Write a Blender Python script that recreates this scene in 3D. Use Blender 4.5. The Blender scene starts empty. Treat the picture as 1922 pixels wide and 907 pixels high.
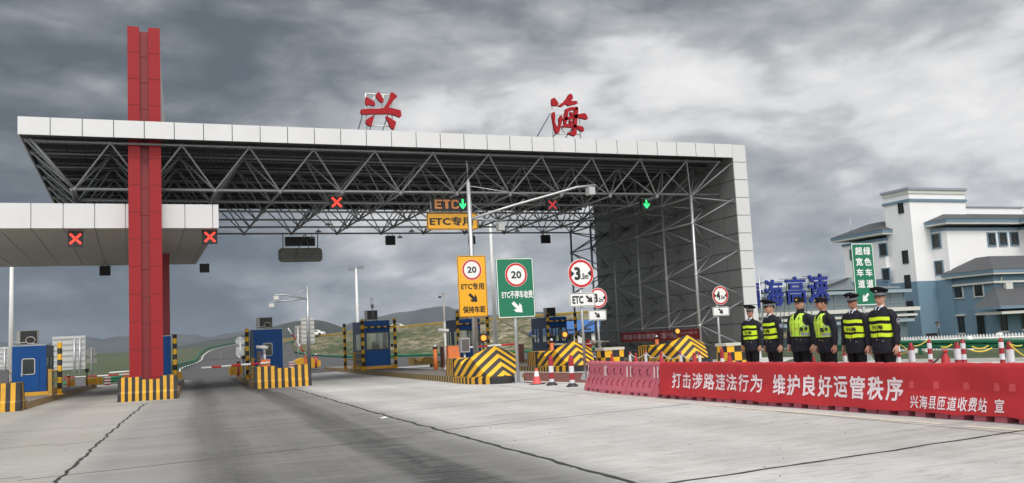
import bpy, bmesh, math, random
from math import sin, cos, pi, radians as R_, sqrt, atan2
from mathutils import Vector as V, Matrix, noise
random.seed(7)
SC = bpy.context.scene
COL = SC.collection

# ------------------------------------------------------------------ camera
EYE = V((0, 0, 1.35)); FPX = 1740.0
YAW, PITCH, ROLL = 0.389274, 0.107197, -0.050968
_f = V((sin(YAW)*cos(PITCH), cos(YAW)*cos(PITCH), sin(PITCH)))
_r0 = V((cos(YAW), -sin(YAW), 0)); _u0 = _r0.cross(_f)
CR = _r0*cos(ROLL) + _u0*sin(ROLL); CU = -_r0*sin(ROLL) + _u0*cos(ROLL); CF = _f
cd = bpy.data.cameras.new('camera'); cam = bpy.data.objects.new('camera', cd); COL.objects.link(cam)
cd.sensor_width = 36; cd.lens = 36*FPX/1922; cd.clip_start = .05; cd.clip_end = 60000
M = Matrix.Identity(4)
for i in range(3):
    M[i][0] = CR[i]; M[i][1] = CU[i]; M[i][2] = -CF[i]; M[i][3] = EYE[i]
cam.matrix_world = M
SC.camera = cam
def ray(x, y): return CR*(x-961) - CU*(y-453.5) + CF*FPX
def G(x, y, z=0.0): d = ray(x, y); return EYE + d*((z-EYE.z)/d.z)          # point of a level surface seen there
def AY(x, y, Y): d = ray(x, y); return EYE + d*(Y/d.y)
def AX(x, y, X): d = ray(x, y); return EYE + d*(X/d.x)
def PX(p): d = V(p)-EYE; z = d.dot(CF); return 961+FPX*d.dot(CR)/z, 453.5-FPX*d.dot(CU)/z
def HT(X, Y, py):
    lo, hi = -5., 80.
    for _ in range(50):
        m = (lo+hi)/2
        if PX((X, Y, m))[1] > py: lo = m
        else: hi = m
    return lo

# ------------------------------------------------------------------ sky, sun, exposure
SUN_EL, SUN_AZ = R_(50), R_(186)      # azimuth clockwise from +Y: behind the camera
w = bpy.data.worlds.new("World"); SC.world = w; w.use_nodes = True
nt = w.node_tree; nt.nodes.clear()
def NN(nt, t, **k):
    n = nt.nodes.new(t)
    for a, b in k.items():
        if a.startswith('i_'): n.inputs[a[2:].replace('_', ' ')].default_value = b
        else: setattr(n, a, b)
    return n
def LK(nt, a, b): nt.links.new(a, b)
def ramp(nt, fac, pts, interp='LINEAR'):
    r = nt.nodes.new('ShaderNodeValToRGB'); r.color_ramp.interpolation = interp
    e = r.color_ramp.elements
    while len(e) > 1: e.remove(e[-1])
    for i, (p, c) in enumerate(pts):
        if i == 0: e[0].position = p; q = e[0]
        else: q = e.new(p)
        q.color = (c, c, c, 1) if isinstance(c, (int, float)) else (*c, 1)
    LK(nt, fac, r.inputs[0]); return r.outputs[0]
def mixc(nt, f, a, b, mode='MIX'):
    m = nt.nodes.new('ShaderNodeMix'); m.data_type = 'RGBA'; m.blend_type = mode
    for s, v in ((m.inputs[0], f), (m.inputs[6], a), (m.inputs[7], b)):
        if hasattr(v, 'links') or hasattr(v, 'is_linked'): LK(nt, v, s)
        elif isinstance(v, (int, float)): s.default_value = v if s == m.inputs[0] else (v, v, v, 1)
        else: s.default_value = (*v, 1)
    return m.outputs[2]
def mth(nt, op, a, b=None, c=None, clamp=False):
    m = nt.nodes.new('ShaderNodeMath'); m.operation = op; m.use_clamp = clamp
    for s, v in zip(m.inputs, (a, b, c)):
        if v is None: continue
        if isinstance(v, (int, float)): s.default_value = v
        else: LK(nt, v, s)
    return m.outputs[0]
sky = NN(nt, 'ShaderNodeTexSky', sky_type='NISHITA'); sky.sun_disc = False
sky.sun_elevation = SUN_EL; sky.sun_rotation = SUN_AZ; sky.altitude = 3000
tc = NN(nt, 'ShaderNodeTexCoord'); sep = NN(nt, 'ShaderNodeSeparateXYZ'); LK(nt, tc.outputs['Generated'], sep.inputs[0])
# project the view direction on a cloud deck so clouds shrink towards the horizon
# direction, squeezed upwards a little so the clouds lie flat, more so towards the horizon
zc = mth(nt, 'ADD', mth(nt, 'MULTIPLY', mth(nt, 'MAXIMUM', sep.outputs[2], 0.0), .9), 0.95)
cmb = NN(nt, 'ShaderNodeCombineXYZ'); LK(nt, mth(nt, 'DIVIDE', sep.outputs[0], zc), cmb.inputs[0]); LK(nt, mth(nt, 'DIVIDE', sep.outputs[1], zc), cmb.inputs[1]); LK(nt, mth(nt, 'MULTIPLY', mth(nt, 'POWER', mth(nt, 'MAXIMUM', sep.outputs[2], 0.0), .85), 1.75), cmb.inputs[2])
def noi(nt, vec, scale, det=6, rough=.55, dist=0., off=(0, 0, 0), typ='FBM'):
    mp = NN(nt, 'ShaderNodeMapping'); mp.inputs['Location'].default_value = off; LK(nt, vec, mp.inputs[0])
    n = NN(nt, 'ShaderNodeTexNoise'); n.inputs['Scale'].default_value = scale; n.inputs['Detail'].default_value = det
    n.inputs['Roughness'].default_value = rough; n.inputs['Distortion'].default_value = dist
    LK(nt, mp.outputs[0], n.inputs[0]); return n.outputs[0]
CL = cmb.outputs[0]
def warp(vec, k, sc):
    n_ = NN(nt, 'ShaderNodeTexNoise'); n_.inputs['Scale'].default_value = sc; n_.inputs['Detail'].default_value = 4; LK(nt, vec, n_.inputs[0])
    a_ = NN(nt, 'ShaderNodeVectorMath', operation='SUBTRACT'); LK(nt, n_.outputs['Color'], a_.inputs[0]); a_.inputs[1].default_value = (.5, .5, .5)
    b_ = NN(nt, 'ShaderNodeVectorMath', operation='SCALE'); LK(nt, a_.outputs[0], b_.inputs[0]); b_.inputs['Scale'].default_value = k
    c_ = NN(nt, 'ShaderNodeVectorMath', operation='ADD'); LK(nt, vec, c_.inputs[0]); LK(nt, b_.outputs[0], c_.inputs[1]); return c_.outputs[0]
CW = warp(CL, .10, 4.)
def cloud(off):
    a_ = noi(nt, CW, 2.3, 3, .5, 0, tuple(p+q for p, q in zip((3.1, 1.3, 2.9), off)))
    b_ = noi(nt, CW, 6.2, 9, .55, 0, tuple(p+q for p, q in zip((7.7, 2.1, .4), off)))
    c_ = noi(nt, CW, 9.5, 6, .5, 0, tuple(p+q for p, q in zip((1.7, 5.1, 3.4), off)))
    bil = mth(nt, 'MULTIPLY', mth(nt, 'ABSOLUTE', mth(nt, 'SUBTRACT', c_, .5)), 2.0)     # cauliflower edges
    return mth(nt, 'ADD', mth(nt, 'ADD', mth(nt, 'MULTIPLY', a_, .62), mth(nt, 'MULTIPLY', b_, .32)), mth(nt, 'MULTIPLY', bil, .16))
m0 = cloud((0, 0, 0)); m1 = cloud((.02, .02, .05))
relief = mth(nt, 'MULTIPLY', mth(nt, 'SUBTRACT', m0, m1), .85)
def dirdot(az, el):
    d = V((sin(R_(az))*cos(R_(el)), cos(R_(az))*cos(R_(el)), sin(R_(el))))
    vm = NN(nt, 'ShaderNodeVectorMath', operation='DOT_PRODUCT'); LK(nt, tc.outputs['Generated'], vm.inputs[0]); vm.inputs[1].default_value = d
    return vm.outputs['Value']
bright = ramp(nt, dirdot(56, 2), [(.84, 0), (.935, .26), (.975, .70), (.997, 1.)])
gapb = ramp(nt, dirdot(22, 6), [(.945, 0), (.988, 1.)])          # paler band low behind the gate
overh = ramp(nt, dirdot(200, 42), [(0.10, 0), (.80, 1.)])
dark = ramp(nt, dirdot(-4, 1), [(.86, 0), (.985, 1)])
lowb = ramp(nt, sep.outputs[2], [(0.03, 1), (.13, .35), (.22, 0)])
hor = ramp(nt, sep.outputs[2], [(-.01, 1), (.055, 0)])
m2 = mth(nt, 'ADD', mth(nt, 'SUBTRACT', m0, .030), relief)
m2 = mth(nt, 'ADD', m2, mth(nt, 'MULTIPLY', bright, .40))
m2 = mth(nt, 'ADD', m2, mth(nt, 'MULTIPLY', gapb, .23))
m2 = mth(nt, 'SUBTRACT', m2, mth(nt, 'MULTIPLY', mth(nt, 'MULTIPLY', dark, lowb), .12))
cc = ramp(nt, m2, [(.34, (1.16, 1.36, 1.58)), (.42, (1.62, 1.84, 2.08)), (.49, (2.3, 2.52, 2.76)), (.56, (3.3, 3.5, 3.72)), (.66, (4.7, 4.85, 5.0)), (.76, (7.3, 7.3, 7.35)), (.90, (9.2, 9.1, 9.0))])
cc = mixc(nt, mth(nt, 'MULTIPLY', mth(nt, 'MULTIPLY', hor, dark), .75), cc, (2.2, 2.45, 2.75))
cc = mixc(nt, overh, cc, (16.5, 16.4, 16.2))
cover = ramp(nt, m0, [(.2, .92), (.4, 1.)])
fin = mixc(nt, cover, sky.outputs[0], cc)
bg = NN(nt, 'ShaderNodeBackground'); bg.inputs[1].default_value = 0.10; LK(nt, fin, bg.inputs[0])
wo = NN(nt, 'ShaderNodeOutputWorld'); LK(nt, bg.outputs[0], wo.inputs[0])
sd = bpy.data.lights.new('sun', 'SUN'); sd.energy = 1.5; sd.angle = R_(20); sd.color = (1, .955, .89)
so = bpy.data.objects.new('sun', sd); COL.objects.link(so)
sv = V((sin(SUN_AZ)*cos(SUN_EL), cos(SUN_AZ)*cos(SUN_EL), sin(SUN_EL)))
so.rotation_euler = (-sv).to_track_quat('-Z', 'Y').to_euler(); so.location = (0, -20, 30)
vs = SC.view_settings; vs.view_transform = 'Standard'; vs.look = 'None'; vs.gamma = 1; vs.exposure = 0.0; vs.use_curve_mapping = False

# ------------------------------------------------------------------ materials
MATS = {}
def mat(name, col, rough=.6, metal=0., var=.12, vscale=3., bump=0., bscale=40., dirt=0., dirtcol=(.16, .13, .10), emit=None, spec=None, alpha=1., trans=0., coord='Object', fine=None):
    if name in MATS: return MATS[name]
    m = bpy.data.materials.new(name); m.use_nodes = True; t = m.node_tree; b = t.nodes['Principled BSDF']
    tc = NN(t, 'ShaderNodeTexCoord').outputs[coord]
    n = noi(t, tc, vscale, 5, .6)
    c = mixc(t, n, tuple(max(0, x*(1-var)) for x in col), tuple(min(1, x*(1+var)) for x in col))
    if fine:
        nf = noi(t, tc, fine, 3, .6, off=(4, 2, 1)); c = mixc(t, mth(t, 'MULTIPLY', nf, .5), c, tuple(x*.7 for x in col))
    if dirt:
        nd = noi(t, tc, vscale*1.7, 7, .7, off=(9, 4, 2)); f = ramp(t, nd, [(.48, 0), (.72, dirt)])
        c = mixc(t, f, c, dirtcol)
    LK(t, c, b.inputs['Base Color'])
    b.inputs['Roughness'].default_value = rough; b.inputs['Metallic'].default_value = metal
    if spec is not None: b.inputs['Specular IOR Level'].default_value = spec
    if trans: b.inputs['Transmission Weight'].default_value = trans
    if bump:
        nb = noi(t, tc, bscale, 4, .6); bp = NN(t, 'ShaderNodeBump'); bp.inputs['Strength'].default_value = bump; bp.inputs['Distance'].default_value = .01
        LK(t, nb, bp.inputs['Height']); LK(t, bp.outputs[0], b.inputs['Normal'])
    if emit:
        b.inputs['Emission Color'].default_value = (*emit[0], 1); b.inputs['Emission Strength'].default_value = emit[1]
    MATS[name] = m; return m
white_panel = mat('white_panel', (.64, .645, .655), .42, .1, .05, .6, dirt=.16, dirtcol=(.5, .48, .44))
grey_panel = mat('grey_panel', (.215, .222, .222), .5, .25, .10, .5, dirt=.15, dirtcol=(.08, .08, .08))
red_panel = mat('red_panel', (.30, .022, .027), .5, .0, .06, .8, dirt=.18, dirtcol=(.24, .03, .03), spec=.2)
red_dark = mat('red_recess', (.25, .025, .032), .5, .0, .06, .8)
grey_clad = mat('grey_cladding', (.33, .32, .33), .5, .2, .06)
galv = mat('galvanised_steel', (.50, .52, .53), .42, .75, .18, 6., dirt=.15, dirtcol=(.3, .3, .3))
steel_dark = mat('painted_steel', (.235, .25, .255), .5, .3, .15, 2.)
steel_black = mat('dark_steel', (.045, .048, .05), .5, .2, .15, 2.)
white_paint = mat('white_paint', (.78, .78, .77), .4, 0, .05, 2., dirt=.15)
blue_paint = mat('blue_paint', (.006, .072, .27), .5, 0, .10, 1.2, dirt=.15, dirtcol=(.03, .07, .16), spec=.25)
blue_side = mat('booth_side_navy', (.022, .045, .11), .42, 0, .10, 1.2, dirt=.12, dirtcol=(.08, .1, .14))  # darker blue for the booth sides
yellow_paint = mat('yellow_paint', (.68, .36, .022), .5, 0, .10, 2.5, dirt=.45, dirtcol=(.25, .16, .04))
yellow_bright = mat('yellow_bright', (.83, .47, .015), .45, 0, .07, 2.5, dirt=.25, dirtcol=(.45, .27, .04))
black_paint = mat('black_paint', (.018, .018, .02), .5, 0, .3, 3., dirt=.25, dirtcol=(.09, .08, .07))
ochre_kerb = mat('ochre_kerb', (.30, .205, .09), .75, 0, .2, 1.5, dirt=.6, dirtcol=(.20, .17, .13))
orange_paint = mat('orange_paint', (.78, .20, .055), .45, 0, .08, 3., dirt=.2, dirtcol=(.5, .2, .1))
green_rail = mat('green_rail', (.018, .16, .085), .45, 0, .12, 1., dirt=.2)
green_sign = mat('green_sign', (.006, .165, .085), .35, 0, .05)
yellow_sign = mat('yellow_sign', (.85, .42, .02), .35, 0, .04)
sign_white = mat('sign_white', (.80, .81, .80), .35, 0, .03)
sign_red = mat('sign_red', (.55, .018, .02), .35, 0, .06)
sign_black = mat('sign_black', (.015, .015, .017), .4, 0, .1)
sign_back = mat('sign_back', (.52, .54, .54), .45, .35, .14, 4., dirt=.3, dirtcol=(.4, .38, .34))
glass_dark = mat('dark_glass', (.025, .03, .03), .08, 0, .3, 1.2, spec=.7)
black_plastic = mat('black_plastic', (.02, .02, .022), .45, 0, .2)
grey_plastic = mat('grey_plastic', (.35, .35, .34), .5, 0, .1)
paver = mat('paver', (.24, .215, .20), .85, 0, .18, 6., dirt=.4, fine=30)

# ------------------------------------------------------------------ mesh builder
class MB:
    def __init__(s): s.v = []; s.f = []; s.m = []; s.sm = []
    def add(s, vs, fs, m=0, T=None, smooth=False):
        o = len(s.v)
        s.v += [tuple(T @ V(p)) if T else tuple(p) for p in vs]
        for f in fs: s.f.append(tuple(i+o for i in f)); s.m.append(m); s.sm.append(smooth)
    def box(s, x0, x1, y0, y1, z0, z1, m=0, T=None):
        s.add([(x0,y0,z0),(x1,y0,z0),(x1,y1,z0),(x0,y1,z0),(x0,y0,z1),(x1,y0,z1),(x1,y1,z1),(x0,y1,z1)],
              [(3,2,1,0),(4,5,6,7),(0,1,5,4),(1,2,6,5),(2,3,7,6),(3,0,4,7)], m, T)
    def cbox(s, c, d, m=0, T=None, bev=0):
        x, y, z = c; a, b, e = d[0]/2, d[1]/2, d[2]/2
        if not bev: s.box(x-a, x+a, y-b, y+b, z-e, z+e, m, T); return
        pts = rrect(d[0], d[2], bev, 3)
        s.prism([(x+p[0], y-b, z+p[1]) for p in pts], (0, d[1], 0), m, T)
    def prism(s, pts, ext, m=0, T=None, mcap=None, smooth=False):
        n = len(pts); e = V(ext); pts = [V(p) for p in pts]
        s.add([*pts], [tuple(range(n))], m if mcap is None else mcap, T)
        s.add([p+e for p in pts], [tuple(reversed(range(n)))], m if mcap is None else mcap, T)
        s.add([*pts]+[p+e for p in pts], [((i+1) % n, i, i+n, (i+1) % n+n) for i in range(n)], m, T, smooth)
    def tube(s, p0, p1, r, n=8, r2=None, m=0, T=None, cap=True, smooth=True):
        p0, p1 = V(p0), V(p1); a = (p1-p0)
        if a.length < 1e-6: return
        a.normalize()
        b = a.cross(V((0, 0, 1)) if abs(a.z) < .9 else V((1, 0, 0))).normalized(); c = a.cross(b); r2 = r if r2 is None else r2
        ring = lambda p, q: [p+(b*cos(2*pi*i/n)+c*sin(2*pi*i/n))*q for i in range(n)]
        s.add(ring(p0, r)+ring(p1, r2), [(i, (i+1) % n, (i+1) % n+n, i+n) for i in range(n)], m, T, smooth)
        if cap:
            s.add(ring(p0, r), [tuple(reversed(range(n)))], m, T); s.add(ring(p1, r2), [tuple(range(n))], m, T)
    def path(s, pts, r, n=6, m=0, T=None):
        pts = [V(p) for p in pts]; rings = []
        for i, p in enumerate(pts):
            a = (pts[min(i+1, len(pts)-1)]-pts[max(i-1, 0)]).normalized()
            b = a.cross(V((0, 0, 1)) if abs(a.z) < .95 else V((1, 0, 0))).normalized(); c = a.cross(b)
            rings += [p+(b*cos(2*pi*k/n)+c*sin(2*pi*k/n))*r for k in range(n)]
        fs = [(j*n+i, j*n+(i+1) % n, (j+1)*n+(i+1) % n, (j+1)*n+i) for j in range(len(pts)-1) for i in range(n)]
        fs += [tuple(reversed(range(n))), tuple((len(pts)-1)*n+i for i in range(n))]
        s.add(rings, fs, m, T, True)
    def lathe(s, prof, n=16, c=(0, 0, 0), m=0, T=None, smooth=True, ms=None):
        for k in range(len(prof)-1):
            (r0, z0), (r1, z1) = prof[k], prof[k+1]; mm = ms[k] if ms else m
            A = [(c[0]+r0*cos(2*pi*i/n), c[1]+r0*sin(2*pi*i/n), c[2]+z0) for i in range(n)]
            B = [(c[0]+r1*cos(2*pi*i/n), c[1]+r1*sin(2*pi*i/n), c[2]+z1) for i in range(n)]
            s.add(A+B, [(i, (i+1) % n, (i+1) % n+n, i+n) for i in range(n)], mm, T, smooth)
    def sphere(s, c, r, m=0, T=None, n=12, sc=(1, 1, 1)):
        k = n//2
        vs = []
        for j in range(k+1):
            a = pi*j/k
            for i in range(n): vs.append((c[0]+sc[0]*r*sin(a)*cos(2*pi*i/n), c[1]+sc[1]*r*sin(a)*sin(2*pi*i/n), c[2]+sc[2]*r*cos(a)))
        s.add(vs, [(j*n+i, (j+1)*n+i, (j+1)*n+(i+1) % n, j*n+(i+1) % n) for j in range(k) for i in range(n)], m, T, True)
    def disc(s, c, r, y0, y1, m=0, T=None, n=28, r2=None):      # disc (or ring) facing -Y
        if r2 is None: s.prism([(c[0]+r*cos(2*pi*i/n), y0, c[1]+r*sin(2*pi*i/n)) for i in range(n)], (0, y1-y0, 0), m, T)
        else:
            A = [(c[0]+q*cos(2*pi*i/n), y, c[1]+q*sin(2*pi*i/n)) for (q, y) in ((r2, y0), (r, y0), (r, y1)) for i in range(n)]
            s.add(A, [(i, (i+1) % n, (i+1) % n+n, i+n) for i in range(2*n) if i % n != n-1 or True and False] , m, T) if False else None
            fs = []
            for k in range(2):
                for i in range(n): fs.append((k*n+i, k*n+(i+1) % n, (k+1)*n+(i+1) % n, (k+1)*n+i))
            s.add(A, fs, m, T)
    def build(s, name, mats, parent=None, loc=None, kind=None):
        me = bpy.data.meshes.new(name); me.from_pydata(s.v, [], s.f); 
        for q in (mats if isinstance(mats, (list, tuple)) else [mats]): me.materials.append(q)
        me.polygons.foreach_set('material_index', s.m); me.polygons.foreach_set('use_smooth', s.sm)
        bm = bmesh.new(); bm.from_mesh(me); bmesh.ops.remove_doubles(bm, verts=bm.verts, dist=1e-5)
        bmesh.ops.recalc_face_normals(bm, faces=bm.faces)
        bm.to_mesh(me); bm.free()
        me.update()
        o = bpy.data.objects.new(name, me); COL.objects.link(o)
        if parent: o.parent = parent
        if loc: o.location = loc
        if kind: o['kind'] = kind
        return o
def rrect(w, h, r, n=4):
    out = []
    for cx, cz, a0 in ((w/2-r, h/2-r, 0), (-w/2+r, h/2-r, 90), (-w/2+r, -h/2+r, 180), (w/2-r, -h/2+r, 270)):
        for i in range(n+1): a = R_(a0+90*i/n); out.append((cx+r*cos(a), cz+r*sin(a)))
    return out
def thing(name, loc, label, cat, rz=0, group=None):
    o = bpy.data.objects.new(name, None); COL.objects.link(o); o.location = loc; o.rotation_euler = (0, 0, rz)
    o.empty_display_size = .2
    return tag(o, label, cat, group)
def tag(o, label=None, cat=None, group=None, kind=None):
    if label: o['label'] = label
    if cat: o['category'] = cat
    if group: o['group'] = group
    if kind: o['kind'] = kind
    return o
def dup(o, loc=None, rz=None, label=None, parent=None):
    c = o.copy(); COL.objects.link(c)
    if parent: c.parent = parent
    if loc is not None: c.location = loc
    if rz is not None: c.rotation_euler = (0, 0, rz)
    if label: c['label'] = label
    for ch in list(o.children): dup(ch, parent=c)
    return c
_tcache = {}
def text_geo(s, bold=.0, th=.0):
    """flat glyphs; bolder weights are made of slightly shifted layers, each 0.6 mm further out"""
    k = (s, bold, th)
    if k in _tcache: return _tcache[k]
    cu = bpy.data.curves.new('t', 'FONT'); cu.body = s; cu.size = 1; cu.extrude = th; cu.resolution_u = 2
    cu.align_x = 'CENTER'
    o = bpy.data.objects.new('t', cu); COL.objects.link(o)
    me = bpy.data.meshes.new_from_object(o.evaluated_get(bpy.context.evaluated_depsgraph_get()))
    v0 = [tuple(v.co) for v in me.vertices]; f0 = [tuple(p.vertices) for p in me.polygons]
    bpy.data.objects.remove(o); bpy.data.curves.remove(cu); bpy.data.meshes.remove(me)
    b = bold*1.25; sh = [(0, 0)]
    if b: sh = [(b, b), (-b, b), (b, -b), (-b, -b), (0, 0)] if b > .012 else [(b, 0), (-b, 0), (0, 0)]
    vs, fs = [], []
    for q, (dx, dy) in enumerate(sh):
        n = len(vs); vs += [(x+dx, y+dy, z+q*.0006) for x, y, z in v0]; fs += [tuple(i+n for i in f) for f in f0]
    _tcache[k] = (vs, fs); return _tcache[k]
def put_text(mb, s, cx, cz, w, h, y=-.004, m=0, bold=.012, th=0., T=None, fn=None):
    """lettering fitted to a w x h box, facing -Y; y is its plane"""
    vs, fs = text_geo(s, bold, th)
    x0 = min(v[0] for v in vs); x1 = max(v[0] for v in vs); z0 = min(v[1] for v in vs); z1 = max(v[1] for v in vs)
    sx = w/(x1-x0); sz = h/(z1-z0)
    out = [(cx+(v[0]-(x0+x1)/2)*sx, y-v[2], cz+(v[1]-(z0+z1)/2)*sz) for v in vs]
    if fn: out = [fn(p) for p in out]
    mb.add(out, [tuple(f) for f in fs], m, T)
def arrow_pts(cx, cz, s, ang=0):   # a fat arrow pointing along ang (0 = +x)
    p = [(-.55, .13), (.02, .13), (-.14, .34), (.12, .34), (.52, 0), (.12, -.34), (-.14, -.34), (.02, -.13), (-.55, -.13)]
    c, q = cos(ang), sin(ang)
    return [(cx+s*(a*c-b*q), cz+s*(a*q+b*c)) for a, b in p]
# ------------------------------------------------------------------ setting
SKEW = R_(3.1); RU = V((cos(SKEW), -sin(SKEW), 0)); RV = V((sin(SKEW), cos(SKEW), 0))   # road frame: across, along
def UV(u, v, z=0.): return RU*u + RV*v + V((0, 0, z))
def nz(x, y, s, o=0): return noise.fractal(V((x*s, y*s, o)), 1., 2., 5)
def grid(name, fn, us, vs, m, kind='structure', smooth=True):
    me = bpy.data.meshes.new(name); nu = len(us)
    pts = [tuple(fn(u, v)) for v in vs for u in us]
    fs = [(j*nu+i, j*nu+i+1, (j+1)*nu+i+1, (j+1)*nu+i) for j in range(len(vs)-1) for i in range(nu-1)]
    me.from_pydata(pts, [], fs); me.materials.append(m); me.polygons.foreach_set('use_smooth', [smooth]*len(fs)); me.update()
    o = bpy.data.objects.new(name, me); COL.objects.link(o)
    if kind: o['kind'] = kind
    return o
def lin(a, b, n): return [a+(b-a)*i/(n-1) for i in range(n)]

def ground_mat():
    m = bpy.data.materials.new('grassland'); m.use_nodes = True; t = m.node_tree; b = t.nodes['Principled BSDF']
    tc = NN(t, 'ShaderNodeTexCoord').outputs['Object']
    a = noi(t, tc, .012, 6, .6); c1 = ramp(t, a, [(.3, (.050, .082, .030)), (.5, (.062, .085, .036)), (.62, (.10, .10, .055)), (.75, (.16, .13, .085))])
    f = noi(t, tc, 1.3, 6, .7); c2 = mixc(t, ramp(t, f, [(.35, 0), (.7, .55)]), c1, (.035, .05, .02))
    LK(t, c2, b.inputs['Base Color']); b.inputs['Roughness'].default_value = .95; return m
def slope_mat():
    m = bpy.data.materials.new('embankment_soil'); m.use_nodes = True; t = m.node_tree; b = t.nodes['Principled BSDF']
    tc = NN(t, 'ShaderNodeTexCoord').outputs['Object']
    mp = NN(t, 'ShaderNodeMapping'); mp.inputs['Scale'].default_value = (.7, .7, 1.7); LK(t, tc, mp.inputs[0])
    a = noi(t, mp.outputs[0], .75, 8, .72); a2 = noi(t, mp.outputs[0], .07, 4, .6, off=(5, 5, 5))
    s = mth(t, 'ADD', mth(t, 'MULTIPLY', a, .85), mth(t, 'MULTIPLY', a2, .33))
    sp = NN(t, 'ShaderNodeSeparateXYZ'); LK(t, tc, sp.inputs[0])
    lf = ramp(t, mth(t, 'MULTIPLY', sp.outputs[0], .02), [(.55, .0), (1.1, .055)])
    s = mth(t, 'ADD', s, lf)
    c = ramp(t, s, [(.44, (.022, .042, .012)), (.54, (.045, .072, .02)), (.60, (.085, .10, .04)), (.635, (.17, .15, .09)), (.69, (.28, .235, .16)), (.78, (.42, .36, .27))])
    f = noi(t, tc, 2.2, 4, .8, off=(3, 1, 2)); c = mixc(t, ramp(t, f, [(.50, 0), (.62, .8)]), c, (.035, .048, .018)); f2 = noi(t, tc, 1.6, 4, .8, off=(13, 1, 2)); c = mixc(t, ramp(t, f2, [(.58, 0), (.68, .55)]), c, (.40, .34, .25))
    LK(t, c, b.inputs['Base Color']); b.inputs['Roughness'].default_value = .95; return m
def concrete_mat():
    m = bpy.data.materials.new('concrete_paving'); m.use_nodes = True; t = m.node_tree; b = t.nodes['Principled BSDF']
    tc = NN(t, 'ShaderNodeTexCoord').outputs['Object']
    rt = NN(t, 'ShaderNodeMapping', vector_type='POINT'); rt.inputs['Rotation'].default_value = (0, 0, SKEW); LK(t, tc, rt.inputs[0])
    sp = NN(t, 'ShaderNodeSeparateXYZ'); LK(t, rt.outputs[0], sp.inputs[0]); u, v = sp.outputs[0], sp.outputs[1]
    def st(vec, sc):
        mp = NN(t, 'ShaderNodeMapping'); mp.inputs['Scale'].default_value = sc; LK(t, vec, mp.inputs[0]); return mp.outputs[0]
    # broom finish runs across the lanes, worn patches
    vrot = NN(t, 'ShaderNodeMapping'); vrot.inputs['Rotation'].default_value = (0, 0, R_(-9)); LK(t, rt.outputs[0], vrot.inputs[0])
    br = noi(t, st(vrot.outputs[0], (.22, 3.2, 1)), 1., 7, .62)
    pt = noi(t, rt.outputs[0], .22, 6, .62, off=(2, 7, 0)); fi = noi(t, rt.outputs[0], 9., 6, .7); sp2 = noi(t, rt.outputs[0], 90., 2, .5)
    s = mth(t, 'ADD', mth(t, 'ADD', mth(t, 'MULTIPLY', br, .26), mth(t, 'MULTIPLY', pt, .44)), mth(t, 'ADD', mth(t, 'MULTIPLY', fi, .17), mth(t, 'MULTIPLY', sp2, .13)))
    c = ramp(t, s, [(.36, (.30, .294, .278)), (.43, (.44, .435, .42)), (.52, (.57, .565, .55)), (.62, (.66, .653, .635))])
    # every cast slab has its own tone
    cellv = NN(t, 'ShaderNodeTexWhiteNoise'); cellv.noise_dimensions = '2D'; cb_ = NN(t, 'ShaderNodeCombineXYZ'); LK(t, mth(t, 'FLOOR', mth(t, 'DIVIDE', mth(t, 'ADD', u, 1.5), 5.2)), cb_.inputs[0]); LK(t, mth(t, 'FLOOR', mth(t, 'DIVIDE', mth(t, 'SUBTRACT', mth(t, 'SUBTRACT', v, mth(t, 'MULTIPLY', u, .22)), 6.9), 4.75)), cb_.inputs[1]); LK(t, cb_.outputs[0], cellv.inputs[0])
    c = mixc(t, mth(t, 'MULTIPLY', cellv.outputs[0], .30), c, (.33, .32, .30))
    # left lanes a little browner
    lf = ramp(t, mth(t, 'MULTIPLY', mth(t, 'ADD', u, 12.), .05), [(.30, 1), (.53, .9), (.80, 0)])
    c = mixc(t, mth(t, 'MULTIPLY', lf, .70), c, (.30, .28, .245))
    # rubber laid down by braking tyres
    def gau(uc, wd):
        wob = mth(t, 'MULTIPLY', mth(t, 'SUBTRACT', noi(t, st(rt.outputs[0], (.2, .09, 1)), 1., 3, .5, off=(uc, 1, 0)), .5), .9)
        d = mth(t, 'DIVIDE', mth(t, 'ABSOLUTE', mth(t, 'SUBTRACT', mth(t, 'ADD', u, wob), uc)), wd)
        return ramp(t, d, [(0, 1), (.4, .85), (.75, .35), (1, 0)])
    near = ramp(t, mth(t, 'MULTIPLY', v, .01), [(.05, .9), (.12, .75), (.25, .65), (.38, .85), (.7, .9)])
    lane = ramp(t, mth(t, 'MULTIPLY', mth(t, 'ADD', u, 12.), .05), [(.515, 0), (.545, 1), (.765, 1), (.80, 0)])
    lmk = mth(t, 'MULTIPLY', lane, ramp(t, noi(t, st(rt.outputs[0], (.35, .9, 1)), 1., 6, .65, off=(6, 6, 0)), [(.30, .45), (.65, .95)]))
    c = mixc(t, lmk, c, (.235, .235, .23))
    e = None
    for uc, wd, k in ((.38, .75, .80), (2.45, .80, 1.0), (1.45, 2.1, .62), (3.0, 1.3, .60), (7.2, .7, .12), (5.6, .7, .10), (-3.6, .8, .22)):
        g = mth(t, 'MULTIPLY', gau(uc, wd), k); e = g if e is None else mth(t, 'MAXIMUM', e, g)
    stk = noi(t, st(rt.outputs[0], (7., .16, 1)), 1., 6, .7, off=(0, 3, 0))
    stp = noi(t, st(rt.outputs[0], (.5, 2.6, 1)), 1., 6, .7, off=(4, 3, 0))
    e = mth(t, 'MULTIPLY', mth(t, 'MULTIPLY', e, near), mth(t, 'ADD', .58, mth(t, 'ADD', mth(t, 'MULTIPLY', stk, .70), mth(t, 'MULTIPLY', stp, .65))), clamp=True)
    c = mixc(t, e, c, (.042, .042, .043))
    sc = noi(t, st(rt.outputs[0], (.5, 5.5, 1)), 1., 5, .6, off=(11, 4, 0))
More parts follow.
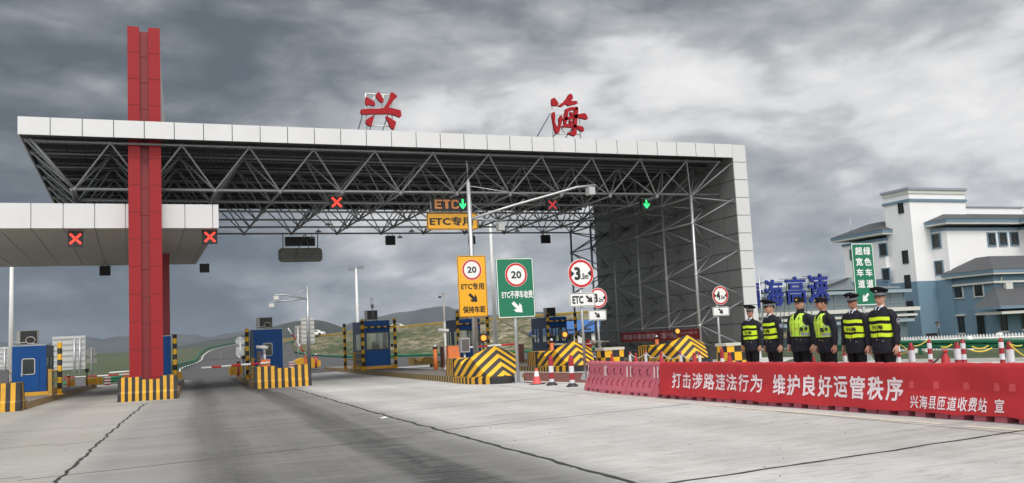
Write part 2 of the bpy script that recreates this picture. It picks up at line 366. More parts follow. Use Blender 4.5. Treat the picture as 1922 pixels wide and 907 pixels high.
    c = mixc(t, ramp(t, sc, [(.60, 0), (.75, .25)]), c, (.60, .58, .53))
    gr = noi(t, st(rt.outputs[0], (2.2, 9., 1)), 1., 6, .75, off=(1, 9, 0)); c = mixc(t, ramp(t, gr, [(.50, 0), (.64, .50)]), c, (.24, .23, .215))
    oil = noi(t, rt.outputs[0], 2.6, 5, .7, off=(3, 3, 3)); c = mixc(t, ramp(t, oil, [(.66, 0), (.74, .5)]), c, (.12, .115, .11))
    blob = noi(t, rt.outputs[0], 1.1, 3, .5, off=(8, 1, 0)); c = mixc(t, ramp(t, blob, [(.66, 0), (.72, .22)]), c, (.2, .19, .17))
    LK(t, c, b.inputs['Base Color']); b.inputs['Roughness'].default_value = .82
    bp = NN(t, 'ShaderNodeBump'); bp.inputs['Strength'].default_value = .25; bp.inputs['Distance'].default_value = .01; LK(t, fi, bp.inputs['Height']); LK(t, bp.outputs[0], b.inputs['Normal'])
    return m
asphalt = mat('asphalt', (.085, .085, .088), .85, 0, .2, .25, fine=3.)
line_white = mat('road_paint', (.66, .66, .64), .7, 0, .1, 3., dirt=.35, dirtcol=(.4, .39, .36))
line_worn = mat('worn_road_paint', (.62, .58, .47), .8, 0, .12, 4., dirt=.75, dirtcol=(.46, .445, .41))
red_road = mat('red_asphalt', (.20, .065, .055), .85, 0, .15, .8, dirt=.3, fine=8.)
tar = mat('tar_seal', (.035, .034, .036), .7, 0, .25, 3.)
joint_m = mat('saw_cut_joint', (.085, .08, .075), .9, 0, .2)  # dark line colour of the fine saw cut joints

def sgrid(lim, n, c):
    k = 5.2; return [c+lim*math.sinh(k*t)/math.sinh(k) for t in lin(-1, 1, n)]
def terrain_z(x, y):
    d = math.hypot(x, y); z = -.12
    if d > 260: z += (d-260)*.0052 + nz(x, y, .0011)*min(1, (d-260)/600)*9
    if x > 36 and d < 700: z -= .45*min(1, (x-36)/10)*(1 if d < 300 else (700-d)/400)
    z += nz(x, y, .03, 4)*.12*min(1, max(0, (d-60)/80))
    return z
MATG = ground_mat(); grid('ground', lambda x, y: (x, y, terrain_z(x, y)), sgrid(15000, 180, 0), sgrid(15000, 180, 40), MATG)
conc = concrete_mat()
mb = MB(); mb.add([(-60, -30, 0), (34, -30, 0), (40, 64, 0), (-60, 58, 0)], [(0, 1, 2, 3)]); mb.add([(-60, -30, -.3), (34, -30, -.3), (40, 64, -.3), (-60, 58, -.3), (-60, -30, 0), (34, -30, 0), (40, 64, 0), (-60, 58, 0)], [(0,1,5,4),(1,2,6,5),(2,3,7,6),(3,0,4,7)])
mb.build('paved_plaza', conc, kind='structure')

# joints: tar sealed cracks and fine saw cuts
def strip(mb, pts, wd, z, m, jag=0., seg=.25, wj=.3):
    P = []; 
    for i in range(len(pts)-1):
        a, b = V(pts[i]), V(pts[i+1]); n = max(1, int((b-a).length/seg))
        P += [a.lerp(b, k/n) for k in range(n)]
    P.append(V(pts[-1])); d0 = (V(pts[-1])-V(pts[0])).normalized(); nn = V((-d0.y, d0.x, 0)); L = []; Rr = []
    for i, p in enumerate(P):
        o = nn*jag*(noise.noise(V((i*.31, pts[0][0], 0)))*1.6+noise.noise(V((i*.9, pts[0][1], 3)))*.6)
        w_ = wd/2*(1+wj*noise.noise(V((i*.7, 5, pts[0][0]))))
        L.append(p+o+nn*w_); Rr.append(p+o-nn*w_)
    for q in L+Rr: q.z = z
    n = len(P); mb.add([*L, *Rr], [(i+1, i, n+i, n+i+1) for i in range(n-1)], m)
mb = MB()
strip(mb, [UV(-1.50, 6), UV(-1.52, 20), UV(-1.42, 31.6)], .045, .004, 0, .045, .18, .9)
strip(mb, [UV(3.82, 4), UV(3.80, 9), UV(3.62, 20), UV(3.58, 36.7)], .06, .004, 0, .045, .2, .9)
strip(mb, [(4.1, 7.32, 0), (4.46, 7.45, 0), (7, 7.72, 0), (9.72, 8.07, 0), (16, 8.9, 0)], .045, .0045, 0, .03, .2, .8)
for vp in (13.3, 18.2, 22.5, 27.2, 32.):
    strip(mb, [(-9, vp-1.5, 0), (-1.3, vp-.2, 0)], .026, .0035, 1, .008)
    strip(mb, [(-1.3, vp-.6, 0), (3.9, vp+.45, 0)], .026, .0035, 1, .008)
    strip(mb, [(4.1, vp+1.0, 0), (9.8, vp+2.0, 0)], .026, .0035, 1, .008)
strip(mb, [UV(8.95, 4), UV(8.95, 30)], .02, .0035, 1, .005)
strip(mb, [UV(-6.6, 6), UV(-6.6, 31)], .03, .0035, 1, .01)
mb.build('paving_joints', [tar, joint_m], kind='structure')
mb = MB()
def ragged(pts, wd, z, seed=0):
    random.seed(seed)
    strip(mb, pts, wd, z, 0, .02, .1, .35)
ragged([G(1112, 741.5), G(1360, 763.5)], .10, .0045, 1)
ragged([G(1366, 764), G(1770, 796.5)], .13, .0045, 2)
ragged([G(1810, 800.5), G(1990, 813)], .14, .0045, 3)
mb.build('worn_edge_line', line_worn, kind='structure')
# red surfaced lane behind the cones with its white edge
mb = MB(); mb.add([G(958, 719, .004), G(985, 699.5, .004), G(1300, 699.5, .004), G(1250, 720, .004)], [(3, 2, 1, 0)]); mb.build('red_lane', red_road, kind='structure')
mb = MB(); a, b = G(1000, 716.2), G(1100, 718.5)
mb.add([G(985, 716.4, .008), G(1105, 721.0, .008), G(1105, 719.2, .008), G(985, 714.9, .008)], [(0, 1, 2, 3)]); mb.build('lane_edge_line', line_white, kind='structure')
# low median the officers and posts stand on
mb = MB(); mb.prism([UV(10.75, 2, 0), UV(20, 2, 0), UV(20, 24.3, 0), UV(11.6, 24.3, 0)], (0, 0, .12)); mb.build('low_median', mat('median_concrete', (.36, .35, .33), .85, 0, .1, 1.5, dirt=.3), kind='structure')

vg = [G(1430, 693, .008), G(1560, 686, .008), G(1690, 680.5, .008), G(1922, 678, .008), G(2100, 676, .008)]
vg = vg+[V((33.9, vg[-1].y, .008)), V((38.6, 50, .008)), V((27.5, 50, .008)), V((27.5, 34, .008))]
mb = MB(); mb.add([tuple(p) for p in vg], [tuple(range(len(vg)))]); mb.build('grass_verge', MATG, kind='structure')
mb = MB()
for a, b in zip(vg[:4], vg[1:5]):
    d = (b-a).normalized(); n_ = V((-d.y, d.x, 0))*.14; mb.prism([a-V((0, 0, .008)), b-V((0, 0, .008)), b+n_-V((0, 0, .008)), a+n_-V((0, 0, .008))], (0, 0, .11))
mb.build('verge_kerb', mat('kerb_concrete', (.46, .45, .42), .85, 0, .1, 1.), kind='structure')
# approach ramps beyond the gates: edges taken from the view, each with its own distance
def AD(x, y, D): return EYE + ray(x, y)*(D/FPX)
Ls = [G(300, 716, .006)]+[AD(*p) for p in ((329, 699, 89), (336, 690.6, 105), (361, 682.5, 122), (374.5, 676, 138), (378, 668.5, 150), (389, 660, 165), (406, 654, 195), (442, 646.5, 240), (470, 643.0, 275), (520, 640.0, 330))]
Rs = [G(520, 705, .006)]+[AD(*p) for p in ((500, 699.5, 68), (490, 686, 95), (470, 678, 110), (455, 671.5, 128), (447.5, 663, 150), (452, 656.5, 165), (462, 652, 190), (480, 648.5, 225), (500, 646.0, 250), (540, 642.5, 300))]
def loft(name, A, B, m, dz=0.0, n=6, sub=4):
    def cr(P, t):
        i = min(int(t), len(P)-2); f = t-i
        p0, p1, p2, p3 = P[max(i-1, 0)], P[i], P[i+1], P[min(i+2, len(P)-1)]
        return .5*((2*p1)+(p2-p0)*f+(2*p0-5*p1+4*p2-p3)*f*f+(3*p1-p0-3*p2+p3)*f**3)
    T = lin(0, len(A)-1, (len(A)-1)*sub+1)
    A2 = [cr(A, t) for t in T]; B2 = [cr(B, t) for t in T]
    def fn(u, j): 
        p = A2[int(j)].lerp(B2[int(j)], u); return (p.x, p.y, p.z+dz)
    grid(name, fn, lin(0, 1, n), range(len(T)), m); return A2, B2
A2, B2 = loft('ramp_road', Ls, Rs, asphalt)
def paint_between(mb, A, B, u0, u1, dz, i0=0, i1=None, dash=0):
    i1 = len(A)-1 if i1 is None else i1
    for i in range(i0, i1):
        if dash and i % dash >= dash/2: continue
        q = [A[i].lerp(B[i], u0), A[i].lerp(B[i], u1), A[i+1].lerp(B[i+1], u1), A[i+1].lerp(B[i+1], u0)]
        mb.add([(p.x, p.y, p.z+dz) for p in q], [(0, 1, 2, 3)])
mb = MB(); paint_between(mb, A2, B2, .03, .065, .02, 4); paint_between(mb, A2, B2, .93, .965, .02, 16)
for i in range(16, len(A2)-1):
    for k in (0,):
        if i % 2: continue
        p = [A2[i].lerp(A2[i+1], k/4), A2[i].lerp(A2[i+1], (k+1)/4)]; q = [B2[i].lerp(B2[i+1], k/4), B2[i].lerp(B2[i+1], (k+1)/4)]
        a = [p[0].lerp(q[0], .5), p[0].lerp(q[0], .52), p[1].lerp(q[1], .52), p[1].lerp(q[1], .5)]
        mb.add([(s.x, s.y, s.z+.02) for s in a], [(0, 1, 2, 3)])
a, b = A2[15], B2[16]; d = (b-a); nn = V((-d.y, d.x, 0)).normalized()*.35
mb.add([tuple(a.lerp(b, .05)+V((0, 0, .03))), tuple(a.lerp(b, .95)+V((0, 0, .03))), tuple(a.lerp(b, .95)+nn*2+V((0, 0, .03))), tuple(a.lerp(b, .05)+nn*2+V((0, 0, .03)))], [(0, 1, 2, 3)])
mb.build('ramp_markings', line_white, kind='structure')
# asphalt apron to the right of the second booth
Af = [AD(*p) for p in ((500, 699.5, 70), (492, 684, 92), (505, 672, 115), (515, 662, 140), (518, 652, 170), (524, 645, 200))]
Ff = [AD(*p) for p in ((1130, 667, 66), (960, 664, 80), (800, 668.5, 90), (648, 672, 99), (580, 668.5, 126), (541, 658, 150))]
Fe = [AD(*p) for p in ((500, 699.5, 70), (700, 687, 72), (900, 676, 68), (1130, 667, 66))]
mb = MB()
poly = [G(505, 706, .005), G(600, 700, .005), G(700, 692, .005), G(860, 682, .005), G(1000, 674, .005), G(1130, 668, .005), AD(1130, 655, 74), AD(1000, 660, 78), AD(860, 666, 85), AD(700, 670, 95), AD(648, 671, 100), AD(590, 668, 125), AD(546, 661.5, 150), AD(533, 653.5, 165), AD(531, 648, 185), AD(545, 642, 215), AD(520, 642.5, 230), AD(500, 650, 180), AD(490, 662, 140), AD(480, 676, 112), AD(478, 688, 92)]
cen = AD(560, 680, 95)
mb.add([tuple(p) for p in poly]+[tuple(cen)], [(i, (i+1) % len(poly), len(poly)) for i in range(len(poly))]); mb.build('apron_road', asphalt, kind='structure')

# embankment of the motorway behind the gates
foot = [(470, 667, 190), (531, 655, 168), (546, 661.5, 150), (590, 667.5, 125), (648, 670.5, 100), (700, 669.5, 95), (860, 666, 85), (1000, 660, 78), (1130, 654, 73), (1300, 646, 70), (1500, 634, 68)]
topl = [(470, 643, 285), (531, 639.0, 250), (546, 637.5, 243), (590, 633.5, 226), (648, 627, 206), (700, 620.5, 193), (860, 606, 163), (1000, 596, 145), (1130, 587, 130), (1300, 577, 118), (1500, 565, 108)]
FO = [AD(*p) for p in foot]; TO = [AD(*p) for p in topl]
def crl(P, t):
    i = min(int(t), len(P)-2); f = t-i; return P[i].lerp(P[i+1], f)
def emb(u, s):
    a, b = crl(FO, u), crl(TO, u); out = (b-a); out.z = 0; out.normalize()
    W = [(0, 0), (1, 1)]
    if s <= 1:
        # face of the bank occupies the last third of the run, ground climbs gently before it
        run = .62
        p = a.lerp(b, s); k = 0 if s < 1-run else (s-(1-run))/run
        p.z = a.z+(b.z-a.z)*(.10*s/(1-run) if s < 1-run else .10+.90*k)
        n = nz(p.x, p.y, .11, 2)*.9+nz(p.x, p.y, .4, 3)*.35; p.z += n*(sin(pi*min(1, s))**.7)*.9
        return tuple(p)
    if s <= 2: p = b+out*14*(s-1); return tuple(p)
    p = b+out*(14+14*(s-2)); p.z = b.z-6*(s-2); return tuple(p)
grid('embankment', emb, lin(0, 10, 141), [i/24 for i in range(25)]+[1.01, 1.5, 2, 2.5, 3], slope_mat())
def upr(u, s):
    b = crl(TO, u); a = crl(FO, u); out = (b-a); out.z = 0; out.normalize(); p = b+out*(1.2+11.5*s); return (p.x, p.y, p.z+.02)
grid('motorway', upr, lin(0, 10, 60), [0, .5, 1], asphalt)

# mountains: real relief, far behind the plain
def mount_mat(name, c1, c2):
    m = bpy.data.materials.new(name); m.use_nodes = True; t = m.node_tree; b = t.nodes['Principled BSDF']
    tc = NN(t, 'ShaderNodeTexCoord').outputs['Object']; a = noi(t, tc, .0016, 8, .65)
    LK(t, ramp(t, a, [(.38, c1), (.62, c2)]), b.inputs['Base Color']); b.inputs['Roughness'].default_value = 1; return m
def range_(name, sil, D0, depth, m, seed):
    sil = sorted(sil)
    def ht(x):
        for (a, ya), (b, yb) in zip(sil, sil[1:]):
            if a <= x <= b: return ya+(yb-ya)*(x-a)/(b-a)
        return sil[0][1] if x < sil[0][0] else sil[-1][1]
    xs = lin(sil[0][0], sil[-1][0], 260); ys = lin(-1, 1, 26)
    def fn(x, s):
        d = ray(x, ht(x)); L = math.hypot(d.x, d.y); crest = EYE+d*(D0/L)
        dr = V((d.x/L, d.y/L, 0)); p = dr*(D0+s*depth)
        h = crest.z+30; k = 1-abs(s)**1.15
        rid = nz(p.x, p.y, .0011, seed)*h*.30*(1-abs(k-.5)*.6) if abs(s) > .04 else nz(p.x, p.y, .004, seed)*h*.05
        return (p.x, p.y, -30+max(0, h*k + rid*(0 if k > .97 else 1)))
    grid(name, fn, xs, ys, m)
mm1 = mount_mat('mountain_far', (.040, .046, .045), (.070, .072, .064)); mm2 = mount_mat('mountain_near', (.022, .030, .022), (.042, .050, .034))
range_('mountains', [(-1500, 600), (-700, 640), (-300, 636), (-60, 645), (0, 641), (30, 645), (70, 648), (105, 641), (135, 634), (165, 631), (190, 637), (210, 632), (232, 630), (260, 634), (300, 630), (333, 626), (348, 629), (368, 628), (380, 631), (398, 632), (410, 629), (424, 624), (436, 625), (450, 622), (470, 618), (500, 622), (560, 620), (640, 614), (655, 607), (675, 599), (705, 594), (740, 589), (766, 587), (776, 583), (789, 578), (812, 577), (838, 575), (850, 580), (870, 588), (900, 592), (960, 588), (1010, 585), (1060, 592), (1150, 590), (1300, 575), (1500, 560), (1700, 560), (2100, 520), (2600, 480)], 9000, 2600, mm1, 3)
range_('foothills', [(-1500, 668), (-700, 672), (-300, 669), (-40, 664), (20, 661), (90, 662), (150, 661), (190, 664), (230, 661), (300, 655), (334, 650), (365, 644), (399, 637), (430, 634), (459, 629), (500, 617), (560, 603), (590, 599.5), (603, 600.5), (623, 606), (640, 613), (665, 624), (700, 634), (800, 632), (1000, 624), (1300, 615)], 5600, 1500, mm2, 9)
# air
mb = MB(); mb.box(-10500, 10500, -400, 11900, -90, 900)
hz = mb.build('haze', bpy.data.materials.new('haze_air'), kind='stuff')
hm = hz.data.materials[0]; hm.use_nodes = True; t = hm.node_tree; t.nodes.clear()
pv = NN(t, 'ShaderNodeVolumePrincipled'); pv.inputs['Color'].default_value = (.62, .76, .96, 1); pv.inputs['Density'].default_value = 2.8e-5; pv.inputs['Anisotropy'].default_value = 0.
oo = NN(t, 'ShaderNodeOutputMaterial'); LK(t, pv.outputs[0], oo.inputs['Volume'])
SC.cycles.volume_bounces = 0; SC.cycles.max_bounces = 6; SC.cycles.diffuse_bounces = 3; SC.cycles.glossy_bounces = 3; SC.cycles.transmission_bounces = 4

# grit and a scrap of paper on the paving
random.seed(11); mb = MB()
for i in range(240):
    y = 6+22*random.random()**1.4; x = random.uniform(-3, 9.6); r = random.uniform(.004, .012)
    pts = [(x+r*random.uniform(.7, 1.3)*cos(a), y+r*random.uniform(.7, 1.3)*sin(a), .002) for a in lin(0, 2*pi, 6)[:5]]
    mb.add(pts+[(x, y, .002+r*.8)], [(k, (k+1) % 5, 5) for k in range(5)], 0)
mb.build('grit', mat('grit', (.10, .095, .09), .9), kind='stuff')
p = G(722, 785, .003); mb = MB(); mb.add([(-.07, -.04, .002), (.05, -.05, .012), (.10, .03, .004), (-.02, .06, .02), (-.09, .03, .004), (0, 0, .03)], [(0, 1, 5), (1, 2, 5), (2, 3, 5), (3, 4, 5), (4, 0, 5)])
tag(mb.build('paper_scrap', sign_white, loc=p), 'crumpled white scrap lying on the paving beside the dark joint', 'litter')
# ------------------------------------------------------------------ toll canopy, portal wall, columns
XL, XR, XO, YF, YB, ZB, ZT = -3.73, 25.92, 26.64, 35.5, 51.4, 9.35, 9.98
canopy = thing('toll_canopy', (XL, YF, 0), 'large flat toll gate canopy with white panelled fascia and a dark open steel space frame', 'canopy')
C0 = V((XL, YF, 0))
def loc_mb(mb, off=C0):
    mb.v = [(x-off[0], y-off[1], z-off[2]) for x, y, z in mb.v]; return mb
mb = MB(); gap = .014
mb.box(XL+.02, XO-.02, YF+.03, YF+.45, ZB+.02, ZT-.03, 1)
for i in range(29):
    a = XL+i*1.0235; b = a+1.0235
    if i == 28: b = XR
    dz = random.uniform(-.004, .004); mb.box(a+gap, b-gap, YF+dz, YF+.05, ZB, ZT, 0)
for i in range(16):                        # the return down the open left end
    a = YF+.06+i*1.0; mb.box(XL-.0, XL+.05, a+gap, a+1.0-gap, ZB, ZT, 0)
    mb.box(XL+.052, XL+.1, a, a+1.0, ZB+.02, ZT-.03, 1)
loc_mb(mb).build('fascia', [white_panel, steel_black], canopy)
# corrugated roof deck, seen from below
mb = MB(); n = 150; W = (XR-XL-.2)/n
prof = []
for i in range(n*4+1):
    x = XL+.15+i*W/4; z = ZB+.16+(.05 if (i % 4) in (1, 2) else 0.); prof.append((x, z))
vs = [(x, YF+.46, z) for x, z in prof]+[(x, YB, z) for x, z in prof]; k = len(prof)
mb.add(vs, [(i, i+1, k+i+1, k+i) for i in range(k-1)], 0)
mb.box(XL+.11, XR, YF+.46, YB, ZB+.24, ZT-.1, 0)
deck_m = mat('deck_sheet', (.22, .245, .28), .55, .2, .15, .8)
loc_mb(mb).build('roof_deck', deck_m, canopy)
mb = MB()
for i in range(12):
    y = YF+.9+i*1.3; mb.box(XL+.2, XR, y, y+.09, ZB-.02, ZB+.157, 0)
loc_mb(mb).build('purlins', steel_black, canopy)
mb = MB(); mb.box(XL+.02, XR, YB-.02, YB+.08, ZB-.08, ZB+.3); loc_mb(mb).build('rear_gutter', steel_black, canopy)
ZC = 7.65; ZN = 9.22
ys = [36.7+2.62*j for j in range(6)]; xs = [-2.0+2.44*i for i in range(11)]+[24.25]
yt = [35.9]+[y+1.31 for y in ys]; yt[-1] = YB-.15; xt = [XL+.25]+[x+1.22 for x in xs[:-1]]+[25.4]
fr = steel_dark
for j, y in enumerate(ys):
    mb = MB(); mb.tube((xs[0], y, ZC), (25.88 if j == 0 else xs[-1], y, ZC+(.14 if j == 0 else 0)), .055 if j < 2 else .045, 8)
    for x in xs: mb.sphere((x, y, ZC), .10, n=8)
    loc_mb(mb).build('bottom_chord', fr, canopy)
for x in xs:
    mb = MB(); mb.tube((x, ys[0], ZC), (x, ys[-1], ZC), .045, 6); loc_mb(mb).build('cross_chord', fr, canopy)
for j, y in enumerate(yt):
    mb = MB(); mb.tube((xt[0], y, ZN), (xt[-1], y, ZN), .045, 6)
    for x in xt: mb.sphere((x, y, ZN), .075, n=6)
    loc_mb(mb).build('top_chord', fr, canopy)
mb2 = MB(); cnt = 0
for j, y in enumerate(ys):
    for i, x in enumerate(xs):
        for yy in (yt[j], yt[j+1]):
            for xx in (xt[i], xt[i+1]):
                cnt += 1
                if cnt <= 96: 
                    mb = MB(); mb.tube((x, y, ZC), (xx, yy, ZN), .036, 6, cap=False); loc_mb(mb).build('strut', fr, canopy)
                else: mb2.tube((x, y, ZC), (xx, yy, ZN), .031, 5, cap=False)
loc_mb(mb2).build('struts', fr, canopy, kind='stuff')
mb = MB()                                   # raker tube along the open end
mb.tube((XL+.35, YF+.35, ZB-.05), (xs[0], ys[0], ZC), .055, 8); mb.tube((xs[0]-.1, ys[0], ZC), (xs[0]-.1, ys[-1], ZC), .07, 8)
for y in yt: mb.tube((XL+.15, y, ZN+.05), (XL+.9, y, ZN), .04, 6)
loc_mb(mb).build('end_frame', fr, canopy)
# small pendant lamps below the frame
for (px, py, Y) in ((866/4.178+400+8, 312/4.178+330, ys[3]), (597, 418, ys[4]), (585, 431.5, ys[5]), (772, 420, ys[4]), (750, 432, ys[5]), (970, 347+73, ys[4])):
    p = AY(px, py-3, Y); o = thing('pendant_lamp', (p.x, Y, ZC-.05), None, 'lamp', group='small round lamps under the canopy frame')
    o['label'] = 'small round lamp under the canopy frame, '+{599: 'nearest above the grey hanging sign', 597: 'right of the black board, higher of two', 585: 'right of the black board, lowest', 772: 'left of the yellow hanging sign, higher', 750: 'left of the yellow hanging sign, lower', 970: 'right of the camera arm pole'}.get(int(px) if int(px) in (597, 585, 772, 750, 970) else 599)
    mb = MB(); mb.tube((0, 0, 0), (0, 0, -.1), .015, 6); mb.build('stem', steel_black, o)
    mb = MB(); mb.lathe([(.02, -.1), (.09, -.13), (.17, -.2), (.16, -.21), (.0, -.2)], 14); mb.build('lamp_shade', grey_plastic, o)

# portal wall at the right end
wall = thing('portal_wall', (XR, YF, 0), 'tall grey panelled side wall of the toll gate with white front edge and steel bracing', 'wall')
W0 = V((XR, YF, 0)); YW = 49.9
mb = MB(); gy = .018
mb.box(XR+.03, XO-.03, YF+.05, YW, 0, ZT-.02, 1)
zs = []; z = ZT
zs = [0]+[ZT-.835*k-.62*0 for k in range(11, 0, -1) if ZT-.835*k > .2]+[ZT]
ysw = [YF+.06]+[YF+.06+1.03*k for k in range(1, 14)]+[YW]
for a, b in zip(zs, zs[1:]):
    for c, d in zip(ysw, ysw[1:]):
        if d-c < .05: continue
        e = random.uniform(-.003, .003); mb.box(XR+e, XR+.04, c+gy, d-gy, a+gy, b-gy, 0)
loc_mb(mb, W0).build('inner_cladding', [grey_panel, steel_black], wall)
mb = MB()
for a, b in zip(zs, zs[1:]):
    mb.box(XR, XO, YF, YF+.05, a+gap, b-gap, 0)
    for c in range(14): mb.box(XO-.04, XO, YF+.06+c*1.03+gap, min(YW, YF+.06+(c+1)*1.03)-gap, a+gap, b-gap, 0)
loc_mb(mb, W0).build('white_cladding', [white_panel], wall)
zv = [ZC, 6.43, 4.0, 1.64]
for j, y in enumerate(ys):
    mb = MB(); mb.tube((24.25, y, ZC), (24.2, y, 0), .075 if j == 0 else .06, 10)
    for z in zv[1:]: mb.sphere((24.22, y, z), .10, n=8)
    loc_mb(mb, W0).build('post', galv if j == 0 else fr, wall)
for j, y in enumerate(ys):
    for z in zv:
        mb = MB()
        for dy in (-1.15, 1.25):
            yy = min(max(y+dy, YF+.2), YW-.1)
            for dz in ((-1.05, 1.0) if z != ZC else (1.45, -.35)):
                zz = z+dz
                mb.tube((24.22, y, z), (XR, yy, max(.1, zz)), .036, 6); mb.cbox((XR-.01, yy, max(.1, zz)), (.03, .12, .12))
        if z in (6.43, 1.64): mb.tube((24.22, y, z), (24.22, min(y+2.62, YW-.1), z), .03, 6)
        loc_mb(mb, W0).build('brace', fr, wall)
mb = MB(); mb.tube((24.22, ys[0], 1.64), (24.22, ys[-1], 1.64), .04, 6); mb.tube((24.22, ys[0], 6.43), (24.22, ys[-1], 6.43), .035, 6)
mb.tube((24.22, ys[0], .55), (24.22, ys[-1], .55), .03, 6)
loc_mb(mb, W0).build('tie_rail', fr, wall)

# red slogan banner fixed on the bracing
def cloth(fn, us, vs): pass
red_cloth = mat('red_banner_cloth', (.40, .012, .018), .75, 0, .06, 1.5, bump=.15, bscale=90)
bt = AX(1165, 625, 24.1); y1, y0 = AX(1165, 632, 24.08).y, AX(1313, 627, 24.08).y
zt = AX(1313, 617, 24.08).z; zb = AX(1313, 637, 24.08).z
ban = thing('slogan_banner', (24.08, y0, zb), 'long dark red banner with faint white characters tied low on the grey portal wall', 'banner')
L_ = y1-y0; H_ = (zt-zb)
Tb = Matrix.Rotation(R_(-90), 4, 'Z')       # text plane facing -X, reading from far to near
mb = MB(); nu = 40
wv = lambda s: .03*sin(s*5.1)+.02*sin(s*13)
pts = [(wv(i/nu*L_), i/nu*L_, zz) for zz in (0, H_) for i in range(nu+1)]
mb.add(pts, [(i, i+1, nu+1+i+1, nu+1+i) for i in range(nu)]); pts = [(x+.01, y, z) for x, y, z in pts]; mb.add(pts, [(i+1, i, nu+1+i, nu+1+i+1) for i in range(nu)])
dark_cloth = mat('dark_red_cloth', (.20, .012, .018), .8, 0, .08, 1.5)
mb.build('cloth', dark_cloth, ban)
mb = MB()
def btxt(s, ya, yb, zc, h):
    vs, fs = text_geo(s, .01, 0); x0 = min(v[0] for v in vs); x1 = max(v[0] for v in vs); z0 = min(v[1] for v in vs); z1 = max(v[1] for v in vs)
    out = []
    for v in vs:
        y = ya+(v[0]-x0)/(x1-x0)*(yb-ya); out.append((wv(y)-.012-v[2], y, zc+(v[1]-(z0+z1)/2)*h/(z1-z0)))
    mb.add(out, fs)
bl_m = mat('banner_letter', (.40, .30, .31), .7, 0, .2, 4.)
btxt('发挥党建引领作用助推高质量发展', L_*.97, L_*.50, H_*.5, H_*.55); mb.build('lettering', bl_m, ban); mb = MB()
btxt('实现平安畅通', L_*.46, L_*.25, H_*.5, H_*.6); mb.build('lettering', bl_m, ban); mb = MB()
btxt('公路收费站 宣', L_*.22, L_*.03, H_*.66, H_*.2); mb.build('lettering', bl_m, ban)

# red column in front
col = thing('red_column', (.36, 36.4, 0), 'tall red panelled column with a recessed dark centre rising through the canopy', 'column')
xa, xb = AY(242, 400, 36.0).x, AY(297, 400, 36.0).x
xa, xb = -.19, .94
ztop = HT(.3, 36, 50.5)
segs = [0]
z = ztop
zs2 = [HT(.1, 36, y) for y in (50.5, 97.5, 148, 198)]; dzs = (zs2[0]-zs2[3])/3
zz = ztop; zl = [ztop]
while zz-dzs > .3: zz -= dzs; zl.append(zz)
zl.append(0); zl = zl[::-1]
mb = MB()
for x0, x1 in ((xa, xa+.41), (xb-.41, xb)):
    for a, b in zip(zl, zl[1:]): mb.box(x0, x1, 36.0, 36.55, a+.008, b-.008, 0)
    mb.box(x0+.012, x1-.012, 36.012, 36.54, 0, ztop-.02, 1)
loc_mb(mb, V((.36, 36.4, 0))).build('cladding', [red_panel, black_paint], col)
mb = MB()
for a, b in zip(zl, zl[1:]): mb.box(xa+.41, xb-.41, 36.25, 36.5, a+.008-.09, b-.008-.09, 0)
mb.box(xa+.40, xb-.40, 36.27, 36.49, 0, ztop-.11, 1)
loc_mb(mb, V((.36, 36.4, 0))).build('recess', [red_dark, black_paint], col)
# grey fin behind, visible above the roof, and the rear red column
mb = MB(); p = AY(289, 96, 37.5); q = AY(309, 227, 37.5)
mb.prism([(xa+.2, 36.56, ZT-.1), (xb-.03, 36.56, ZT-.1), (xb-.03, 36.56, ztop-.2), (xa+.2, 36.56, ztop-.2)], (0, .3, 0), 0)
z9 = HT(1.0, 39.5, 96)
fx = AY(309.5, 228, 36.7).x; zf = HT(xb, 36.7, 92)
mb.prism([(xb-.02, 36.58, ZT-.1), (fx, 36.58, ZT-.1), (fx, 36.58, ZT+.05), (xb+.01, 36.58, zf), (xb-.02, 36.58, zf)], (0, .26, 0), 0)
mb.add([(.5, 36.86, ZT), (.92, 36.86, ZT), (.92, 36.86, ztop-.8), (.5, 36.86, ztop-.8), (.5, 44.5, ZT), (.92, 44.5, ZT)], [(0, 3, 2, 1), (0, 1, 5, 4), (1, 2, 5), (0, 4, 3), (2, 3, 4, 5)], 0)
loc_mb(mb, V((.36, 36.4, 0))).build('fin', grey_clad, col)
r0, r1 = AY(303.5, 560, 45.6), AY(318.7, 560, 45.6)
rc = thing('rear_column', (r0.x, 45.6, 0), 'dark red column half hidden behind the tall red column', 'column')
mb = MB()
for k in range(9): mb.box(r0.x-.75, r1.x, 45.6, 46.4, k*.72+.008, k*.72+.712, 0)
mb.box(r0.x-.74, r1.x-.01, 45.61, 46.39, 0, 6.4, 1)
loc_mb(mb, V((r0.x, 45.6, 0))).build('cladding', [mat('red_panel_rear', (.30, .028, .036), .5, 0, .08), black_paint], rc)  # slightly greyer red than the front column

# lower canopy across the left lanes
LZ0, LZ1, LX1, LY0, LY1 = 6.2, 7.1, 2.98, 36.56, 51.
low = thing('low_canopy', (LX1, LY0, 0), 'lower white panelled canopy with a smooth grey soffit over the left lanes', 'canopy')
K0 = V((LX1, LY0, 0)); mb = MB(); LXA = -16
